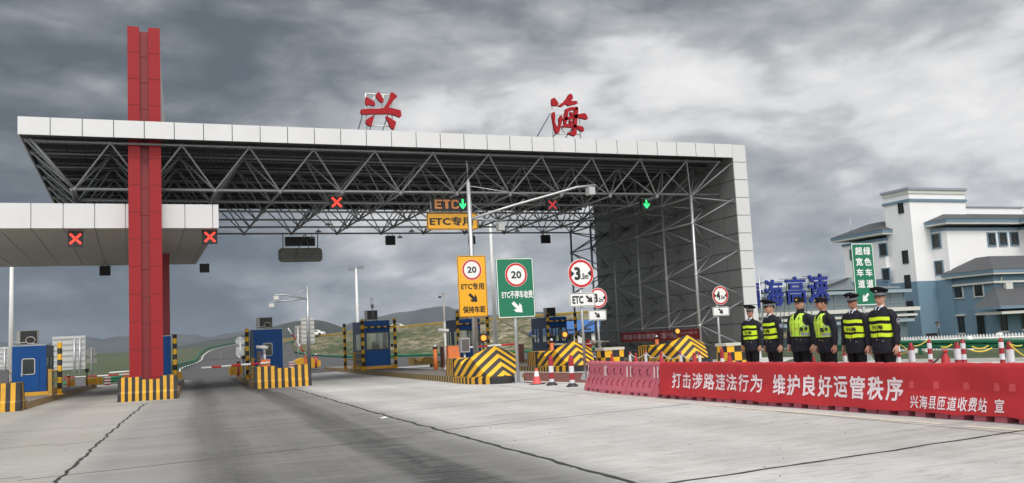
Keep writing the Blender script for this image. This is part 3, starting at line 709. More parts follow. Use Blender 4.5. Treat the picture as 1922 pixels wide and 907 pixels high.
# panels
sx = [AY(x, 400, LY0).x for x in (410, 399, 347, 295, 236, 178.5, 119, 58)]
pitch = (sx[2]-sx[7])/5
xsq = [LX1, sx[1], sx[2]]; x = sx[2]
while x > LXA: x -= pitch; xsq.append(x)
for a, b in zip(xsq[1:], xsq):
    if b < LXA: break
    mb.box(a+gap, b-(gap if b != LX1 else 0), LY0, LY0+.05, LZ0, LZ1, 0)
for k in range(14): mb.box(LX1-.05, LX1, LY0+.06+k*1.03, LY0+.06+(k+1)*1.03-gap*2, LZ0, LZ1, 0)
mb.box(LXA, LX1-.06, LY0+.052, LY1-.05, LZ0+.03, LZ1-.06, 1)
loc_mb(mb, K0).build('fascia', [white_panel, grey_clad], low)
mb = MB(); soff = mat('soffit_panel', (.46, .45, .42), .5, .1, .07, .35, dirt=.2, dirtcol=(.36, .34, .31))
x = xsq[1]
for a, b in zip(xsq[1:], xsq):
    for k in range(48):
        yy = LY0+.06+k*.3
        mb.box(a+.012, b-.012, yy+.003, yy+.297, LZ0+.002, LZ0+.028, 0)
loc_mb(mb, K0).build('soffit', soff, low)

# characters standing on the roof edge
red_letter = mat('red_letter', (.34, .012, .018), .55, 0, .08, 2., spec=.2)
def zpt(px, py): return (px/3.844+640, py/3.844+150)
def rooftop_char(strokes, label, bars, feet):
    Yc = 36.0
    allp = [zpt(*q) for s in strokes for q in s]
    cx = sum(p[0] for p in allp)/len(allp); base = AY(cx, 250, Yc)
    o = thing('rooftop_character', (base.x, Yc, ZT), label, 'sign')
    mb = MB()
    for s in strokes:
        pts = [AY(*zpt(*q), Yc) for q in s]; pts = [(p.x-base.x, -.16, p.z-ZT) for p in pts]
        mb.prism(pts, (0, .16, 0), 0)
    mb.build('character', red_letter, o)
    mb = MB()
    for a, b in bars:
        p, q = AY(*zpt(*a), Yc+.05), AY(*zpt(*b), Yc+.05); mb.tube((p.x-base.x, .04, max(0, p.z-ZT)), (q.x-base.x, .04, max(0, q.z-ZT)), .028, 6)
    mb.build('frame', white_paint, o)
    mb = MB()
    for a, b in feet:
        p = AY(*zpt(*a), Yc+.05); q = AY(*zpt(*b), Yc+.1); mb.tube((p.x-base.x, .06, p.z-ZT), (q.x-base.x+.0, .9, 0), .022, 6)
    mb.build('stay', mat('blue_grey_steel', (.10, .14, .24), .5, .3), o)
    return o
xing = [
 [(176, 128), (200, 142), (228, 158), (241, 178), (238, 194), (222, 192), (204, 184), (180, 190), (172, 172), (173, 146)],
 [(265, 94), (276, 104), (288, 126), (302, 148), (300, 166), (290, 172), (272, 158), (255, 138), (247, 122), (250, 106)],
 [(360, 94), (376, 104), (398, 122), (396, 134), (384, 140), (360, 172), (338, 206), (352, 208), (424, 226), (430, 268), (418, 277), (380, 260), (340, 251), (142, 254), (137, 236), (140, 219), (302, 211), (316, 190), (336, 158), (350, 124), (354, 102)],
 [(230, 262), (232, 272), (222, 312), (216, 336), (204, 340), (174, 318), (176, 296), (196, 280)],
 [(318, 268), (336, 274), (388, 306), (390, 322), (376, 364), (366, 362), (352, 348), (338, 312), (320, 282)]]
rooftop_char(xing, 'left one of the two red brush characters on white frames above the fascia', [((174, 98), (366, 112)), ((176, 98), (186, 365)), ((304, 106), (296, 205)), ((366, 112), (370, 320)), ((186, 332), (372, 336)), ((244, 120), (222, 160)), ((182, 212), (300, 206))], [((166, 214), (140, 362)), ((254, 214), (220, 366)), ((346, 230), (314, 370))])
hai = [
 [(1526, 134), (1540, 146), (1558, 172), (1556, 192), (1540, 194), (1514, 190), (1512, 164), (1514, 142)],
 [(1646, 104), (1660, 118), (1664, 138), (1650, 158), (1690, 158), (1696, 170), (1690, 180), (1634, 194), (1616, 180), (1584, 200), (1560, 196), (1568, 184), (1596, 168), (1622, 136), (1636, 110)],
 [(1518, 240), (1532, 238), (1536, 262), (1534, 310), (1546, 338), (1558, 352), (1566, 320), (1564, 286), (1576, 262), (1588, 266), (1584, 310), (1572, 358), (1564, 386), (1552, 394), (1538, 380), (1528, 340), (1520, 296), (1514, 262)],
 # frame of the right part: outer ring pieces
 [(1612, 216), (1640, 204), (1690, 200), (1700, 206), (1702, 220), (1660, 224), (1632, 236), (1622, 300), (1614, 326), (1600, 322), (1604, 270)],
 [(1686, 204), (1702, 208), (1698, 270), (1690, 340), (1690, 396), (1676, 412), (1634, 396), (1630, 384), (1660, 380), (1668, 330), (1672, 260), (1676, 220)],
 [(1588, 284), (1610, 276), (1690, 256), (1740, 246), (1756, 250), (1772, 284), (1764, 292), (1716, 280), (1680, 284), (1612, 298), (1592, 298)],
 [(1586, 336), (1612, 322), (1680, 330), (1736, 344), (1744, 364), (1740, 378), (1724, 374), (1690, 352), (1612, 346), (1588, 350)],
 [(1646, 236), (1660, 240), (1664, 268), (1654, 272), (1646, 256)],
 [(1640, 296), (1656, 300), (1660, 322), (1650, 328), (1640, 314)]]
rooftop_char(hai, 'right one of the two red brush characters on white frames above the fascia', [((1520, 164), (1712, 170)), ((1520, 196), (1530, 412)), ((1714, 170), (1728, 430)), ((1530, 390), (1724, 396)), ((1590, 350), (1616, 388)), ((1560, 250), (1640, 248))], [((1512, 240), (1436, 420)), ((1560, 380), (1536, 415)), ((1670, 350), (1636, 425))])
# ------------------------------------------------------------------ islands, crash blocks, booths
def stripe_mat(name, ca, cb, period, axis=0, chev=0., off=0., dirt=.3, duty=.5, slant=0., dcol=(.2, .16, .1)):
    m = bpy.data.materials.new(name); m.use_nodes = True; t = m.node_tree; b = t.nodes['Principled BSDF']
    tc = NN(t, 'ShaderNodeTexCoord').outputs['Object']; sp = NN(t, 'ShaderNodeSeparateXYZ'); LK(t, tc, sp.inputs[0])
    a = sp.outputs[axis]
    if slant: a = mth(t, 'ADD', a, mth(t, 'MULTIPLY', sp.outputs[0 if axis == 2 else 2], slant))
    if chev:
        a = mth(t, 'ADD', sp.outputs[2], mth(t, 'MULTIPLY', mth(t, 'ABSOLUTE', sp.outputs[0]), chev)); a = mth(t, 'ADD', a, mth(t, 'MULTIPLY', sp.outputs[1], chev*.55))
    f = mth(t, 'FRACT', mth(t, 'ADD', mth(t, 'DIVIDE', a, period), 50+off))
    k = mth(t, 'GREATER_THAN', f, duty)
    c = mixc(t, k, ca, cb)
    n = noi(t, tc, 5., 7, .7); c = mixc(t, ramp(t, n, [(.45, 0), (.72, dirt)]), c, dcol)
    LK(t, c, b.inputs['Base Color']); b.inputs['Roughness'].default_value = .55; return m
YB_Y, YB_K = (.78, .43, .02), (.02, .02, .022)
pole_m = stripe_mat('pole_bands', YB_Y, YB_K, .44, 2, off=.02, dirt=.2)
kerb_m = stripe_mat('kerb_bands', (.50, .34, .10), (.045, .04, .032), .36, 1, dirt=.55)
fence_m = mat('ochre_rail', (.42, .25, .045), .6, 0, .15, 3., dirt=.5, dirtcol=(.16, .12, .07))

def island(pts, h, label=None, striped=True, nose=None):
    """pts: outline in world xy, counter clockwise"""
    o = pts[0]; mb = MB(); P = [(x-o[0], y-o[1], 0) for x, y in pts]; n = len(P)
    mb.add([(x, y, h) for x, y, z in P], [tuple(range(n))], 0)
    # kerb face in short pieces with painted bands
    acc = 0
    for i in range(n):
        a, b = V(P[i]), V(P[(i+1) % n]); L = (b-a).length; k = max(1, int(L/.18)) if striped else 1
        out = V(((b-a).y, -(b-a).x, 0)).normalized()*.03
        for j in range(k):
            p, q = a.lerp(b, j/k), a.lerp(b, (j+1)/k); acc += 1
            mm = (1 if acc % 2 else 2) if striped else 3
            up = V((0, 0, h)); mb.add([p+out, q+out, q+up, p+up], [(0, 1, 2, 3)], mm)
    return mb.build('traffic_island', [paver, mat('kerb_yellow', (.40, .28, .10), .75, 0, .15, 2., dirt=.5, dirtcol=(.2, .17, .12)), mat('kerb_black', (.05, .045, .04), .75, 0, .3, 2., dirt=.4, dirtcol=(.2, .17, .12)), ochre_kerb], loc=(o[0], o[1], 0), kind='structure')
def uvq(u, v): p = UV(u, v); return (p.x, p.y)
IH = .22
# centre line of every island in the road frame (u), front v, rear v, half width
def isl(u0, v0, v1, hw, striped, round_nose=0):
    pts = [uvq(u0+hw, v0), uvq(u0+hw, v1), uvq(u0-hw, v1), uvq(u0-hw, v0)]
    if round_nose:
        arc = [uvq(u0+hw*cos(a), v0-round_nose*abs(sin(a))**.9) for a in lin(pi, 2*pi, 11)][1:-1]
        pts = pts+arc
    return island(pts, IH, striped=striped)
UA, UC, U2, U3, U4, U5 = -6.15, -1.45, 3.4, 9.75, 15.17, 20.5
isl(UA, 33.0, 56.0, 1.15, False); isl(UC, 34.3, 57, .95, False); isl(U2, 39.0, 55.5, 1.05, False)
isl(U3, 31.2, 66.5, 1.02, True, 1.9); isl(U4, 37.3, 57.5, 1.02, True, 1.9); isl(U5, 37.1, 57.5, 1.02, True, 1.9)

def jersey(u0, v0, wl, hgt, label, notch=(.42, .72), nst=17, side=.9, dh=.10):
    p = UV(u0, v0); o = thing('concrete_barrier', (p.x, p.y, 0), label, 'barrier', -SKEW, 'striped concrete barriers at the island fronts')
    mb = MB(); prof = [(0, 0), (0, .10*0+.26), (.075, .36), (.105, 1.), (.30, 1.), (.33, 0)]
    for i in range(nst):
        a = -wl/2+wl*i/nst; b = a+wl/nst; s = (i+.5)/nst; h = hgt-(dh if notch[0] < s < notch[1] else 0)
        zz = [0, .26, .33, h, h, 0]; yy = [0, 0, .06, .09, .34, .36]
        mb.prism([(a, y, z) for y, z in zip(yy, zz)], (b-a, 0, 0), i % 2)
    for sx in (-1, 1):
        k = max(2, int(side/.16))
        for i in range(k):
            y0 = .36+side*i/k; y1 = .36+side*(i+1)/k; x0 = sx*wl/2
            mb.prism([(x0, y0, 0), (x0, y0, .26), (x0-sx*.06, y0, .33), (x0-sx*.09, y0, hgt), (x0-sx*.3, y0, hgt), (x0-sx*.32, y0, 0)], (0, y1-y0, 0), i % 2)
    mb.build('wall', [black_paint, yellow_paint], o); return o
jersey(UA, 32.0, 2.30, .86, 'black and yellow striped concrete barrier in front of the far left blue booth')
jersey(UC, 33.75, 1.86, .80, 'black and yellow striped concrete barrier at the foot of the tall red column')
jersey(U2-.02, 38.1, 2.22, .86, 'black and yellow striped concrete barrier before the blue booth right of the road')

chev_m = stripe_mat('chevron_paint', (.86, .47, .015), (.03, .03, .032), .40, chev=.86, off=.12, dirt=.12)
def crash_block(u0, v0, label, apex=1.32, hw=.90, L=3.1, hw_b=.86):
    p = UV(u0, v0); o = thing('crash_block', (p.x, p.y, 0), label, 'crash block', -SKEW, 'yellow and black chevron crash blocks')
    n = 22; ny = 16; mb = MB(); ver = []
    # bow shaped hull: u across, y back; height is ridge-like, falls to the sides and to the tip
    def top(x, y):
        ya = 1.15
        ridge = apex*min(1, (y+.02)/ya)**.80 if y < ya else apex-(apex-.90)*min(1, (y-ya)/1.3)
        s = abs(x); return max(IH, ridge-(.40+.12*(y < ya))*s**1.15*(1 if y < 2.2 else .25))
    def half(y): return hw*(1-(1-min(1, y/1.9))**2.0)**.5 if y < 1.9 else hw
    for j in range(ny+1):
        y = L*(j/ny)**1.25; h = half(y)
        for i in range(n+1):
            x = -h+2*h*i/n; ver.append((x, y, top(x, y) if j else IH))
    mb.add(ver, [(j*(n+1)+i, j*(n+1)+i+1, (j+1)*(n+1)+i+1, (j+1)*(n+1)+i) for j in range(ny) for i in range(n)], 0)
    for i in (0, n):                                    # side walls
        q = [ver[j*(n+1)+i] for j in range(ny+1)]; lo = [(x*1.02, y, .0) for x, y, z in q]
        mb.add(q+lo, [(j, j+1, ny+2+j, ny+1+j) for j in range(ny)], 0)
    q = [ver[ny*(n+1)+i] for i in range(n+1)]; lo = [(x, y, 0) for x, y, z in q]; mb.add(q+lo, [(i, i+1, n+2+i, n+1+i) for i in range(n)], 1)
    mb.build('body', [chev_m, ochre_kerb], o)
    mb = MB(); pts = []                                    # striped skirt kerb round the nose
    for j in range(15):
        a = pi+pi*j/14; pts.append((1.04*cos(a), 2.05-2.25*abs(sin(a))**.8))
    pts = [(-1.04, 3.0)]+pts+[(1.04, 3.0)]
    acc = 0
    for a, b in zip(pts, pts[1:]):
        a, b = V((*a, 0)), V((*b, 0)); k = max(1, round((b-a).length/.17)); 
        for i in range(k):
            s, e = a.lerp(b, i/k), a.lerp(b, (i+1)/k); acc += 1; inw = lambda p: V((p.x*.86, p.y+.16 if p.y < 1.5 else p.y, 0))
            tipb = (s.y < .15)
            mb.add([s, e, e*1+V((0, 0, .2)), s*1+V((0, 0, .2)), inw(e)+V((0, 0, .245)), inw(s)+V((0, 0, .245))], [(0, 1, 2, 3), (3, 2, 4, 5)], 1 if (acc//1) % 2 or tipb else 0)
    mb.build('kerb', [yellow_paint, black_paint], o)
    return o
cb1 = crash_block(U3-.08, 29.0, 'black and yellow chevron crash block behind the tall green speed sign', 1.27)
cb2 = dup(cb1, UV(U4-.02, 35.2), -SKEW, 'black and yellow chevron crash block behind the striped posts and the cone')
cb3 = dup(cb1, UV(U5-.05, 35.0), -SKEW, 'black and yellow chevron crash block in front of the dark red banner')
# wing walls at the left rear of each chevron block
def wing(u0, v0, label):
    p = UV(u0, v0); o = thing('wing_wall', (p.x, p.y, 0), label, 'barrier', -SKEW, 'low striped wing walls behind the crash blocks')
    mb = MB()
    for i in range(9):
        y0 = .12*i; mb.prism([(0, y0, IH), (0, y0, .84-.0*i), (.12, y0, .86), (.12, y0, IH)], (0, .12, 0), i % 2)
    mb.box(.12, .5, .0, 1.08, .80, .86, 1)
    mb.build('wall', [black_paint, yellow_paint], o)
wing(U3-1.0, 32.1, 'short striped wall left of the chevron block by the green speed sign')
wing(U4-.99, 38.3, 'short striped wall left of the chevron block with the cone before it')
wing(U5-.97, 38.1, 'short striped wall left of the chevron block below the red banner')

def ac_unit(parent, x, y, z, w=.72, loop=True):
    mb = MB(); mb.cbox((x, y, z+.28), (w, .32, .52)); mb.build('cooling_unit', mat('ac_case', (.42, .41, .38), .5, 0, .08), parent)
    o = MB(); o.disc((x+.05, z+.28), .21, y-.17, y-.163); o.box(x-.24, x+w/2-.02, y-.165, y-.161, z+.04, z+.53); o.build('fan_grille', black_plastic, parent)
    mb = MB(); mb.box(x-w/2, x-w/2+.05, y-.14, y+.14, z-.04, z); mb.box(x+w/2-.05, x+w/2, y-.14, y+.14, z-.04, z); mb.build('foot', steel_black, parent)
    if loop:
        pts = [(x-.45+.05*k, y-.24, z+.10+.02*sin(k)) for k in range(7)]+[(x+.12+.16*cos(a), y-.24, z+.17+.13*sin(a)) for a in lin(-2.6, 4.2, 18)]+[(x+.5, y-.2, z-.02)]
        mb = MB(); mb.path(pts, .017, 6); mb.build('hose', mat('hose', (.62, .60, .55), .5), parent)
def door_booth(name, x, y, zb, w, d, h, label, win=True, sp=None):
    if sp: d = max(1.8, AX(sp, 690, x+(w/2 if sp < 300 else -w/2)).y-y)
    """booth whose door end faces the viewer"""
    o = thing(name, (x, y, zb), label, 'booth', -SKEW*.3, 'blue toll booths')
    mb = MB(); mb.box(-w/2, w/2, 0, .06, 0, h, 0); mb.box(-w/2, w/2, d-.06, d, 0, h, 0)
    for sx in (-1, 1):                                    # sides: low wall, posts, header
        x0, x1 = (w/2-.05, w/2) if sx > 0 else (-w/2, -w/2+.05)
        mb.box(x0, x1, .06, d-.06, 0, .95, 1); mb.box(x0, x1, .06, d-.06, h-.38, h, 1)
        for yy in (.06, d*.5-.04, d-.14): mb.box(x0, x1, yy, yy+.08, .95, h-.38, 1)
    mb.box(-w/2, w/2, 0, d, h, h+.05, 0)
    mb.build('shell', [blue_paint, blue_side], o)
    m2 = MB(); m2.box(-w/2-.015, w/2+.015, -.02, d+.02, h+.05, h+.075); m2.build('roof_edge', mat('pale_trim', (.55, .60, .68), .5), o)
    for x0 in (w/2-.035, -w/2+.02): g = MB(); g.box(x0, x0+.012, .14, d-.14, .95, h-.38); g.build('side_window', glass_dark, o)
    dr = MB(); a, b = -w*.28, w*.30
    dr.box(a, b, -.022, -.002, .04, h-.42, 0)
    do = dr.build('door', [blue_paint], o)
    gp = MB()
    for q in ((a-.012, a, .04, h-.42), (b, b+.012, .04, h-.42), (a-.012, b+.012, h-.42, h-.408)): gp.box(q[0], q[1], -.006, -.001, q[2], q[3])
    gp.build('door_gap', mat('gap_blue', (.01, .025, .08), .6), do)
    wc = -.02*w; fm = MB(); A = rrect(.40, .56, .06, 4); zc = h*.57
    fm.prism([(wc+p[0], -.045, zc+p[1]) for p in rrect(.46, .62, .08, 4)], (0, .02, 0)); wf = fm.build('door_window', mat('pale_rubber', (.58, .60, .60), .5), do)
    g = MB(); g.prism([(wc+p[0], -.05, zc+p[1]) for p in A], (0, .02, 0)); g.build('pane', glass_dark, wf)
    hd = MB(); hd.cbox((a+.08, -.035, h*.40), (.05, .02, .14)); hd.tube((a+.08, -.05, h*.40), (a+.18, -.06, h*.40), .012); hd.build('door_handle', galv, do)
    pl = MB(); pl.box(-w/2-.12, w/2+.12, -.15, d+.1, -.14, 0); pl.build('plinth', yellow_paint, o)
    ac_unit(o, -.08*w, .35, h+.10)
    return o
def booth_at(x0, x1, yb, yt, Y, zoff=0.):
    a, b = AY(x0, yb, Y), AY(x1, yb, Y); zb = (a.z+b.z)/2; zt = HT((a.x+b.x)/2, Y, yt); return (a.x+b.x)/2, zb, b.x-a.x, zt-zb
# far left booth, booth behind the red column, booth right of the road
x, zb, wd, h = booth_at(22, 86.5, 740, 652, 40.0); zb = max(zb, .34); h = HT(x, 40., 652)-.36
door_booth('toll_booth', x, 40.0, .36, wd, 2.6, h, 'blue toll booth with a door window at the far left under the low canopy', sp=98.5)
ax = AY(321, 690, 41.5).x
door_booth('toll_booth', ax-.74, 41.5, .36, 1.48, 2.6, HT(ax, 41.5, 633)-.36, 'blue toll booth almost fully hidden behind the tall red column')
x = AY(504, 690, 46.0).x; wd = AY(532, 690, 46).x-AY(477.5, 690, 46).x
door_booth('toll_booth', x, 46.0, .36, wd, 2.6, HT(x, 46., 620.5)-.36, 'blue toll booth standing alone right of the open road with a hose on its roof', sp=470.5)

def window_booth(x, y, zb, w, d, h, label, ant=False):
    """booth with the glazed end facing the viewer and a darker long side to the left"""
    o = thing('toll_booth', (x, y, zb), label, 'booth', -SKEW*.5, 'blue toll booths')
    sill, head = h*.37, h*.76; mb = MB()
    mb.box(-w/2, w/2, 0, .05, 0, sill, 0); mb.box(-w/2, w/2, 0, .05, head, h, 0)
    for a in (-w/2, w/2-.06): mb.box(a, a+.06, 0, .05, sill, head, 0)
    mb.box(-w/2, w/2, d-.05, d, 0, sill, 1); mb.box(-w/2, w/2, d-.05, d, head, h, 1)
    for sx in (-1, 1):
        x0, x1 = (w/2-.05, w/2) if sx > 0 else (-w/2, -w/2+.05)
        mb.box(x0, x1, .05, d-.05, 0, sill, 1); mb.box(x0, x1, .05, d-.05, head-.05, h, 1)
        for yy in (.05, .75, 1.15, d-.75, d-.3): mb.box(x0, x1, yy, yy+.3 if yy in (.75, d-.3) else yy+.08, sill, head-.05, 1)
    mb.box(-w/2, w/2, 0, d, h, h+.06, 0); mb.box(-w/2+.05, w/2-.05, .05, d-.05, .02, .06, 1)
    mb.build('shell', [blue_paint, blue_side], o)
    g = MB(); g.box(-w/2+.06, w/2-.06, .012, .022, sill, head); g.build('front_window', mat('booth_glass', (.72, .78, .76), .04, 0, .05, trans=.92, spec=.6), o)
    f = MB(); f.box(-w/2+.05, w/2-.05, -.01, .03, sill-.03, sill+.03); f.box(-w/2+.05, w/2-.05, -.01, .03, head-.03, head+.02); f.box(w*.22, w*.22+.03, -.005, .03, sill, head); f.box(-w/2+.05, -w/2+.09, -.01, .03, sill, head); f.box(w/2-.09, w/2-.05, -.01, .03, sill, head); f.build('window_frame', black_plastic, o)
    for x0 in (-w/2+.02, w/2-.035): g = MB(); g.box(x0, x0+.012, .15, d-.1, sill, head-.05); g.build('side_window', mat('booth_glass', (0, 0, 0)), o)
    q = MB(); q.box(-w*.28, w*.2, .35, .8, sill-.06, sill+.02); q.box(-w*.1, w*.14, .55, .6, sill+.04, sill+.34); q.box(-.05, .05, .9, 1.3, sill-.2, sill+.45); q.build('desk', black_plastic, o)
    mr = MB(); mr.cbox((w/2+.10, -.02, sill+.18), (.14, .05, .18)); mr.build('mirror', black_plastic, o)
    pl = MB(); pl.box(-w/2-.1, w/2+.25, -.2, d+.1, -.16, 0); pl.build('plinth', yellow_paint, o)
    ac_unit(o, -.15*w, .5, h+.10, .66, False)
    if ant:
        a = MB(); a.tube((-.12, .3, h), (-.16, .3, h+.75), .025); a.cbox((-.165, .3, h+.86), (.16, .1, .2)); a.tube((-.21, .3, h+.95), (-.25, .3, h+1.35), .012); a.tube((-.12, .3, h+.95), (-.13, .3, h+1.35), .012); a.build('antenna', mat('aerial_grey', (.30, .31, .31), .5), o)
    return o
Y3 = 49.9
for (xa_, xb_, ybot, ytop, Y, lab, ant) in ((687, 733.5, 687, 604, 49.9, 'blue toll booth with a large front window and antenna behind the striped island kerb', True),
        (861, 904, 680, 601, 49.0, 'blue toll booth half hidden behind the yellow speed sign', False),
        (1029, 1067, 672, 597, 50.2, 'blue toll booth behind the cone and the two striped posts', False)):
    a, b = AY(xa_, ybot, Y), AY(xb_, ybot, Y); zt = HT((a.x+b.x)/2, Y, ytop)
    window_booth((a.x+b.x)/2, Y, .40, b.x-a.x, min(5, max(2.4, AX({687: 659.5, 861: 842, 1029: 1001}[xa_], 640, a.x).y-Y)), zt-.40, lab, ant)

def guard_pole(px, pyb, pyt, Y, lab, grp=True):
    p = AY(px, pyb, Y); zt = HT(p.x, Y, pyt)
    o = MB(); o.tube((0, 0, 0), (0, 0, zt-IH), .085, 12); o.tube((0, 0, 0), (0, 0, .02), .16, 12)
    r = o.build('guard_pole', pole_m, loc=(p.x, Y, IH)); tag(r, lab, 'pole', 'black and yellow banded guard poles round the booths'); return r
guard_pole(112, 740, 643, 39.6, 'banded guard pole right of the far left booth')
guard_pole(329, 724, 628, 41.2, 'banded guard pole just right of the tall red column')
guard_pole(465, 709, 617, 45.4, 'banded guard pole left of the blue booth beside the open road')
guard_pole(648.5, 693, 608, 52.6, 'leftmost banded guard pole of the booth with the antenna')
guard_pole(682.5, 695, 599.5, 49.5, 'banded guard pole at the left front corner of the booth with the antenna')
guard_pole(743.5, 691, 597, 49.5, 'banded guard pole at the right of the booth with the antenna')
guard_pole(862, 680, 585, 48.6, 'banded guard pole left of the yellow speed sign')
guard_pole(918, 675, 590.8, 48.6, 'banded guard pole between the yellow and the green speed signs')
guard_pole(1031.7, 670, 588, 49.8, 'banded guard pole right of the green speed sign')
guard_pole(1083.5, 668, 587.5, 49.8, 'banded guard pole left of the width limit sign post')
beam_m = stripe_mat('beam_bands', YB_Y, YB_K, .36, 0, dirt=.25)
def beam(xa_, xb_, py, Y, lab):
    a, b = AY(xa_, py, Y), AY(xb_, py, Y); m_ = MB(); m_.tube((0, 0, 0), (b.x-a.x, 0, 0), .045, 8)
    tag(m_.build('guard_beam', beam_m, loc=(a.x, Y, a.z)), lab, 'beam', 'banded beams across the booth fronts')
beam(683, 743, 615, 49.5, 'banded beam across the front of the booth with the antenna')
beam(862, 918, 608.5, 48.6, 'banded beam across the booth behind the yellow speed sign')
beam(1032, 1083, 603, 49.8, 'banded beam across the booth behind the cone')
def guard_rail(pts, posts, lab, h=.95):
    o = thing('guard_fence', pts[0], lab, 'railing', 0, 'ochre tube railings round the booths'); b0 = V(pts[0]); mb = MB()
    P = [V(p)-b0 for p in pts]
    for z in (.28, .58, .9):
        mb = MB()
        for a, b in zip(P, P[1:]): mb.tube(a+V((0, 0, z)), b+V((0, 0, z)), .035, 6)
        mb.build('rail', fence_m, o)
    for q in posts:
        m_ = MB(); q = V(q)-b0; m_.cbox((q.x, q.y, .49), (.13, .13, .98)); m_.build('post', fence_m, o)
def g3(px, py, Y): p = AY(px, py, Y); return (p.x, Y, IH)
guard_rail([g3(93, 740, 38.9), g3(113, 740, 39.8)], [g3(94, 740, 38.9)], 'ochre railing between the far left booth and its banded pole')
guard_rail([g3(6, 740, 39.6), g3(22, 740, 39.6)], [g3(12, 740, 39.6)], 'ochre railing at the left edge of the photo beside the blue booth')
guard_rail([g3(324, 724, 42.6), g3(333, 724, 42.8)], [g3(327, 724, 42.6)], 'ochre railing beside the banded pole near the red column')
guard_rail([g3(466, 709, 45.2), g3(480, 709, 45.2)], [g3(474.5, 709, 45.2)], 'ochre railing left of the blue booth beside the open road')
guard_rail([g3(648, 693, 52.6), g3(684, 695, 49.5)], [g3(666, 694, 51)], 'ochre railing on the left side of the booth with the antenna')
guard_rail([g3(734, 690, 49.6), g3(744, 690, 49.6)], [], 'ochre railing right of the booth with the antenna')
# striped guard on the side of the left booth and the sheet-steel machine at the frame edge
def small_box_on_post(name, x0, x1, y0, y1, pyb, Y, z0, m_, lab, cat, part='housing', d=.22, pm=None, pr=.03):
    a, b = AY(x0, y1, Y), AY(x1, y0, Y); cx = (a.x+b.x)/2
    o = thing(name, (cx, Y, z0), lab, cat); mb = MB(); mb.cbox((0, 0, (a.z+b.z)/2-z0), (b.x-a.x, d, b.z-a.z)); mb.build(part, m_, o)
    mb = MB(); mb.tube((0, 0, 0), (0, 0, a.z-z0), pr, 8); mb.build('post', pm or galv, o); return o
small_box_on_post('ticket_machine', -4, 16, 695, 723, 740, 38.2, IH, mat('machine_grey', (.10, .10, .105), .5), 'dark grey ticket machine at the left edge of the photo', 'machine')

# yellow concrete humps at the rear ends of the islands
def hump(pts, Y, d, lab, z0=IH, m_=None):
    P = [AY(x, y, Y) for x, y in pts]; cx = sum(p.x for p in P)/len(P)
    mb = MB(); mb.prism([(p.x-cx, 0, max(p.z, z0-.02)-z0) for p in P], (0, d, 0))
    tag(mb.build('end_block', m_ or yellow_paint, loc=(cx, Y, z0)), lab, 'barrier', 'yellow concrete end blocks at the rear of the islands')
hump([(128, 732), (128, 715), (142, 712), (142, 731)], 53, 1.0, 'yellow end block left of the grey cabinet behind the far left booth')
hump([(159, 729), (160, 711), (190, 708), (193, 712), (192, 727)], 54, 1.2, 'yellow end block at the rear of the far left island')
hump([(333, 712), (333, 698), (341, 697.5), (343, 712)], 55, 1.0, 'yellow end block right of the red column')
hump([(432, 705), (432, 689), (446, 686), (446, 704)], 54.6, 1.0, 'yellow end block behind the red bollard beside the open road')
hump([(449, 704), (449, 687), (456, 686), (456, 703)], 54.8, 1.0, 'narrow yellow end block left of the blue roadside booth')
hump([(555, 691), (555, 677), (568, 671.5), (571, 673), (571, 690)], 66, 1.2, 'yellow sloped end block left of the raised boom machine')
hump([(583, 691), (583, 671), (590, 673), (602, 676.5), (602, 688)], 66, 1.2, 'yellow sloped end block right of the raised boom machine')
ochre_conc = mat('ochre_concrete', (.34, .215, .05), .75, 0, .15, 2., dirt=.5, dirtcol=(.18, .14, .09))
hump([(776.5, 685), (776.5, 671), (788, 680), (793, 673), (798, 670), (808, 670), (828, 679), (828, 686)], 56, 1.2, 'ochre sloped end block behind the orange bollard', m_=ochre_conc)

def bollard(px, pyb, pyt, Y, z0, lab, cap=True, r=.10, m_=None, grp='orange bollards with a white cap'):
    p = AY(px, pyb, Y); zt = HT(p.x, Y, pyt)-z0
    o = thing('bollard', (p.x, Y, z0), lab, 'bollard', 0, grp); mb = MB(); mb.tube((0, 0, 0), (0, 0, zt*.84), r, 12); mb.build('post', m_ or orange_paint, o)
    mb = MB(); mb.tube((0, 0, zt*.84), (0, 0, zt*.93), r*1.12, 12); mb.build('collar', black_plastic, o)
    if cap: mb = MB(); mb.sphere((0, 0, zt*.95), r*.75, n=10); mb.build('cap', sign_white, o)
red_b = mat('faded_red', (.48, .075, .05), .5, 0, .1, 3., dirt=.2)
bollard(818, 692, 647.5, 41.6, IH, 'orange bollard left of the white camera post')
bollard(1036.5, 668, 636, 40.4, IH, 'orange bollard above the chevron block behind the cone')
bollard(1235, 670, 630, 40.2, IH, 'orange bollard before the dark red banner')
bollard(447.5, 705, 676, 53.6, IH, 'thin red bollard beside the yellow end block near the road', m_=red_b, r=.07)
bollard(593.5, 691, 664.5, 65, IH, 'thin red bollard right of the camera gantry post', m_=red_b, r=.09)
bollard(128.5, 731, 704, 52.5, IH, 'orange bollard behind the far left booth', m_=orange_paint, r=.08)

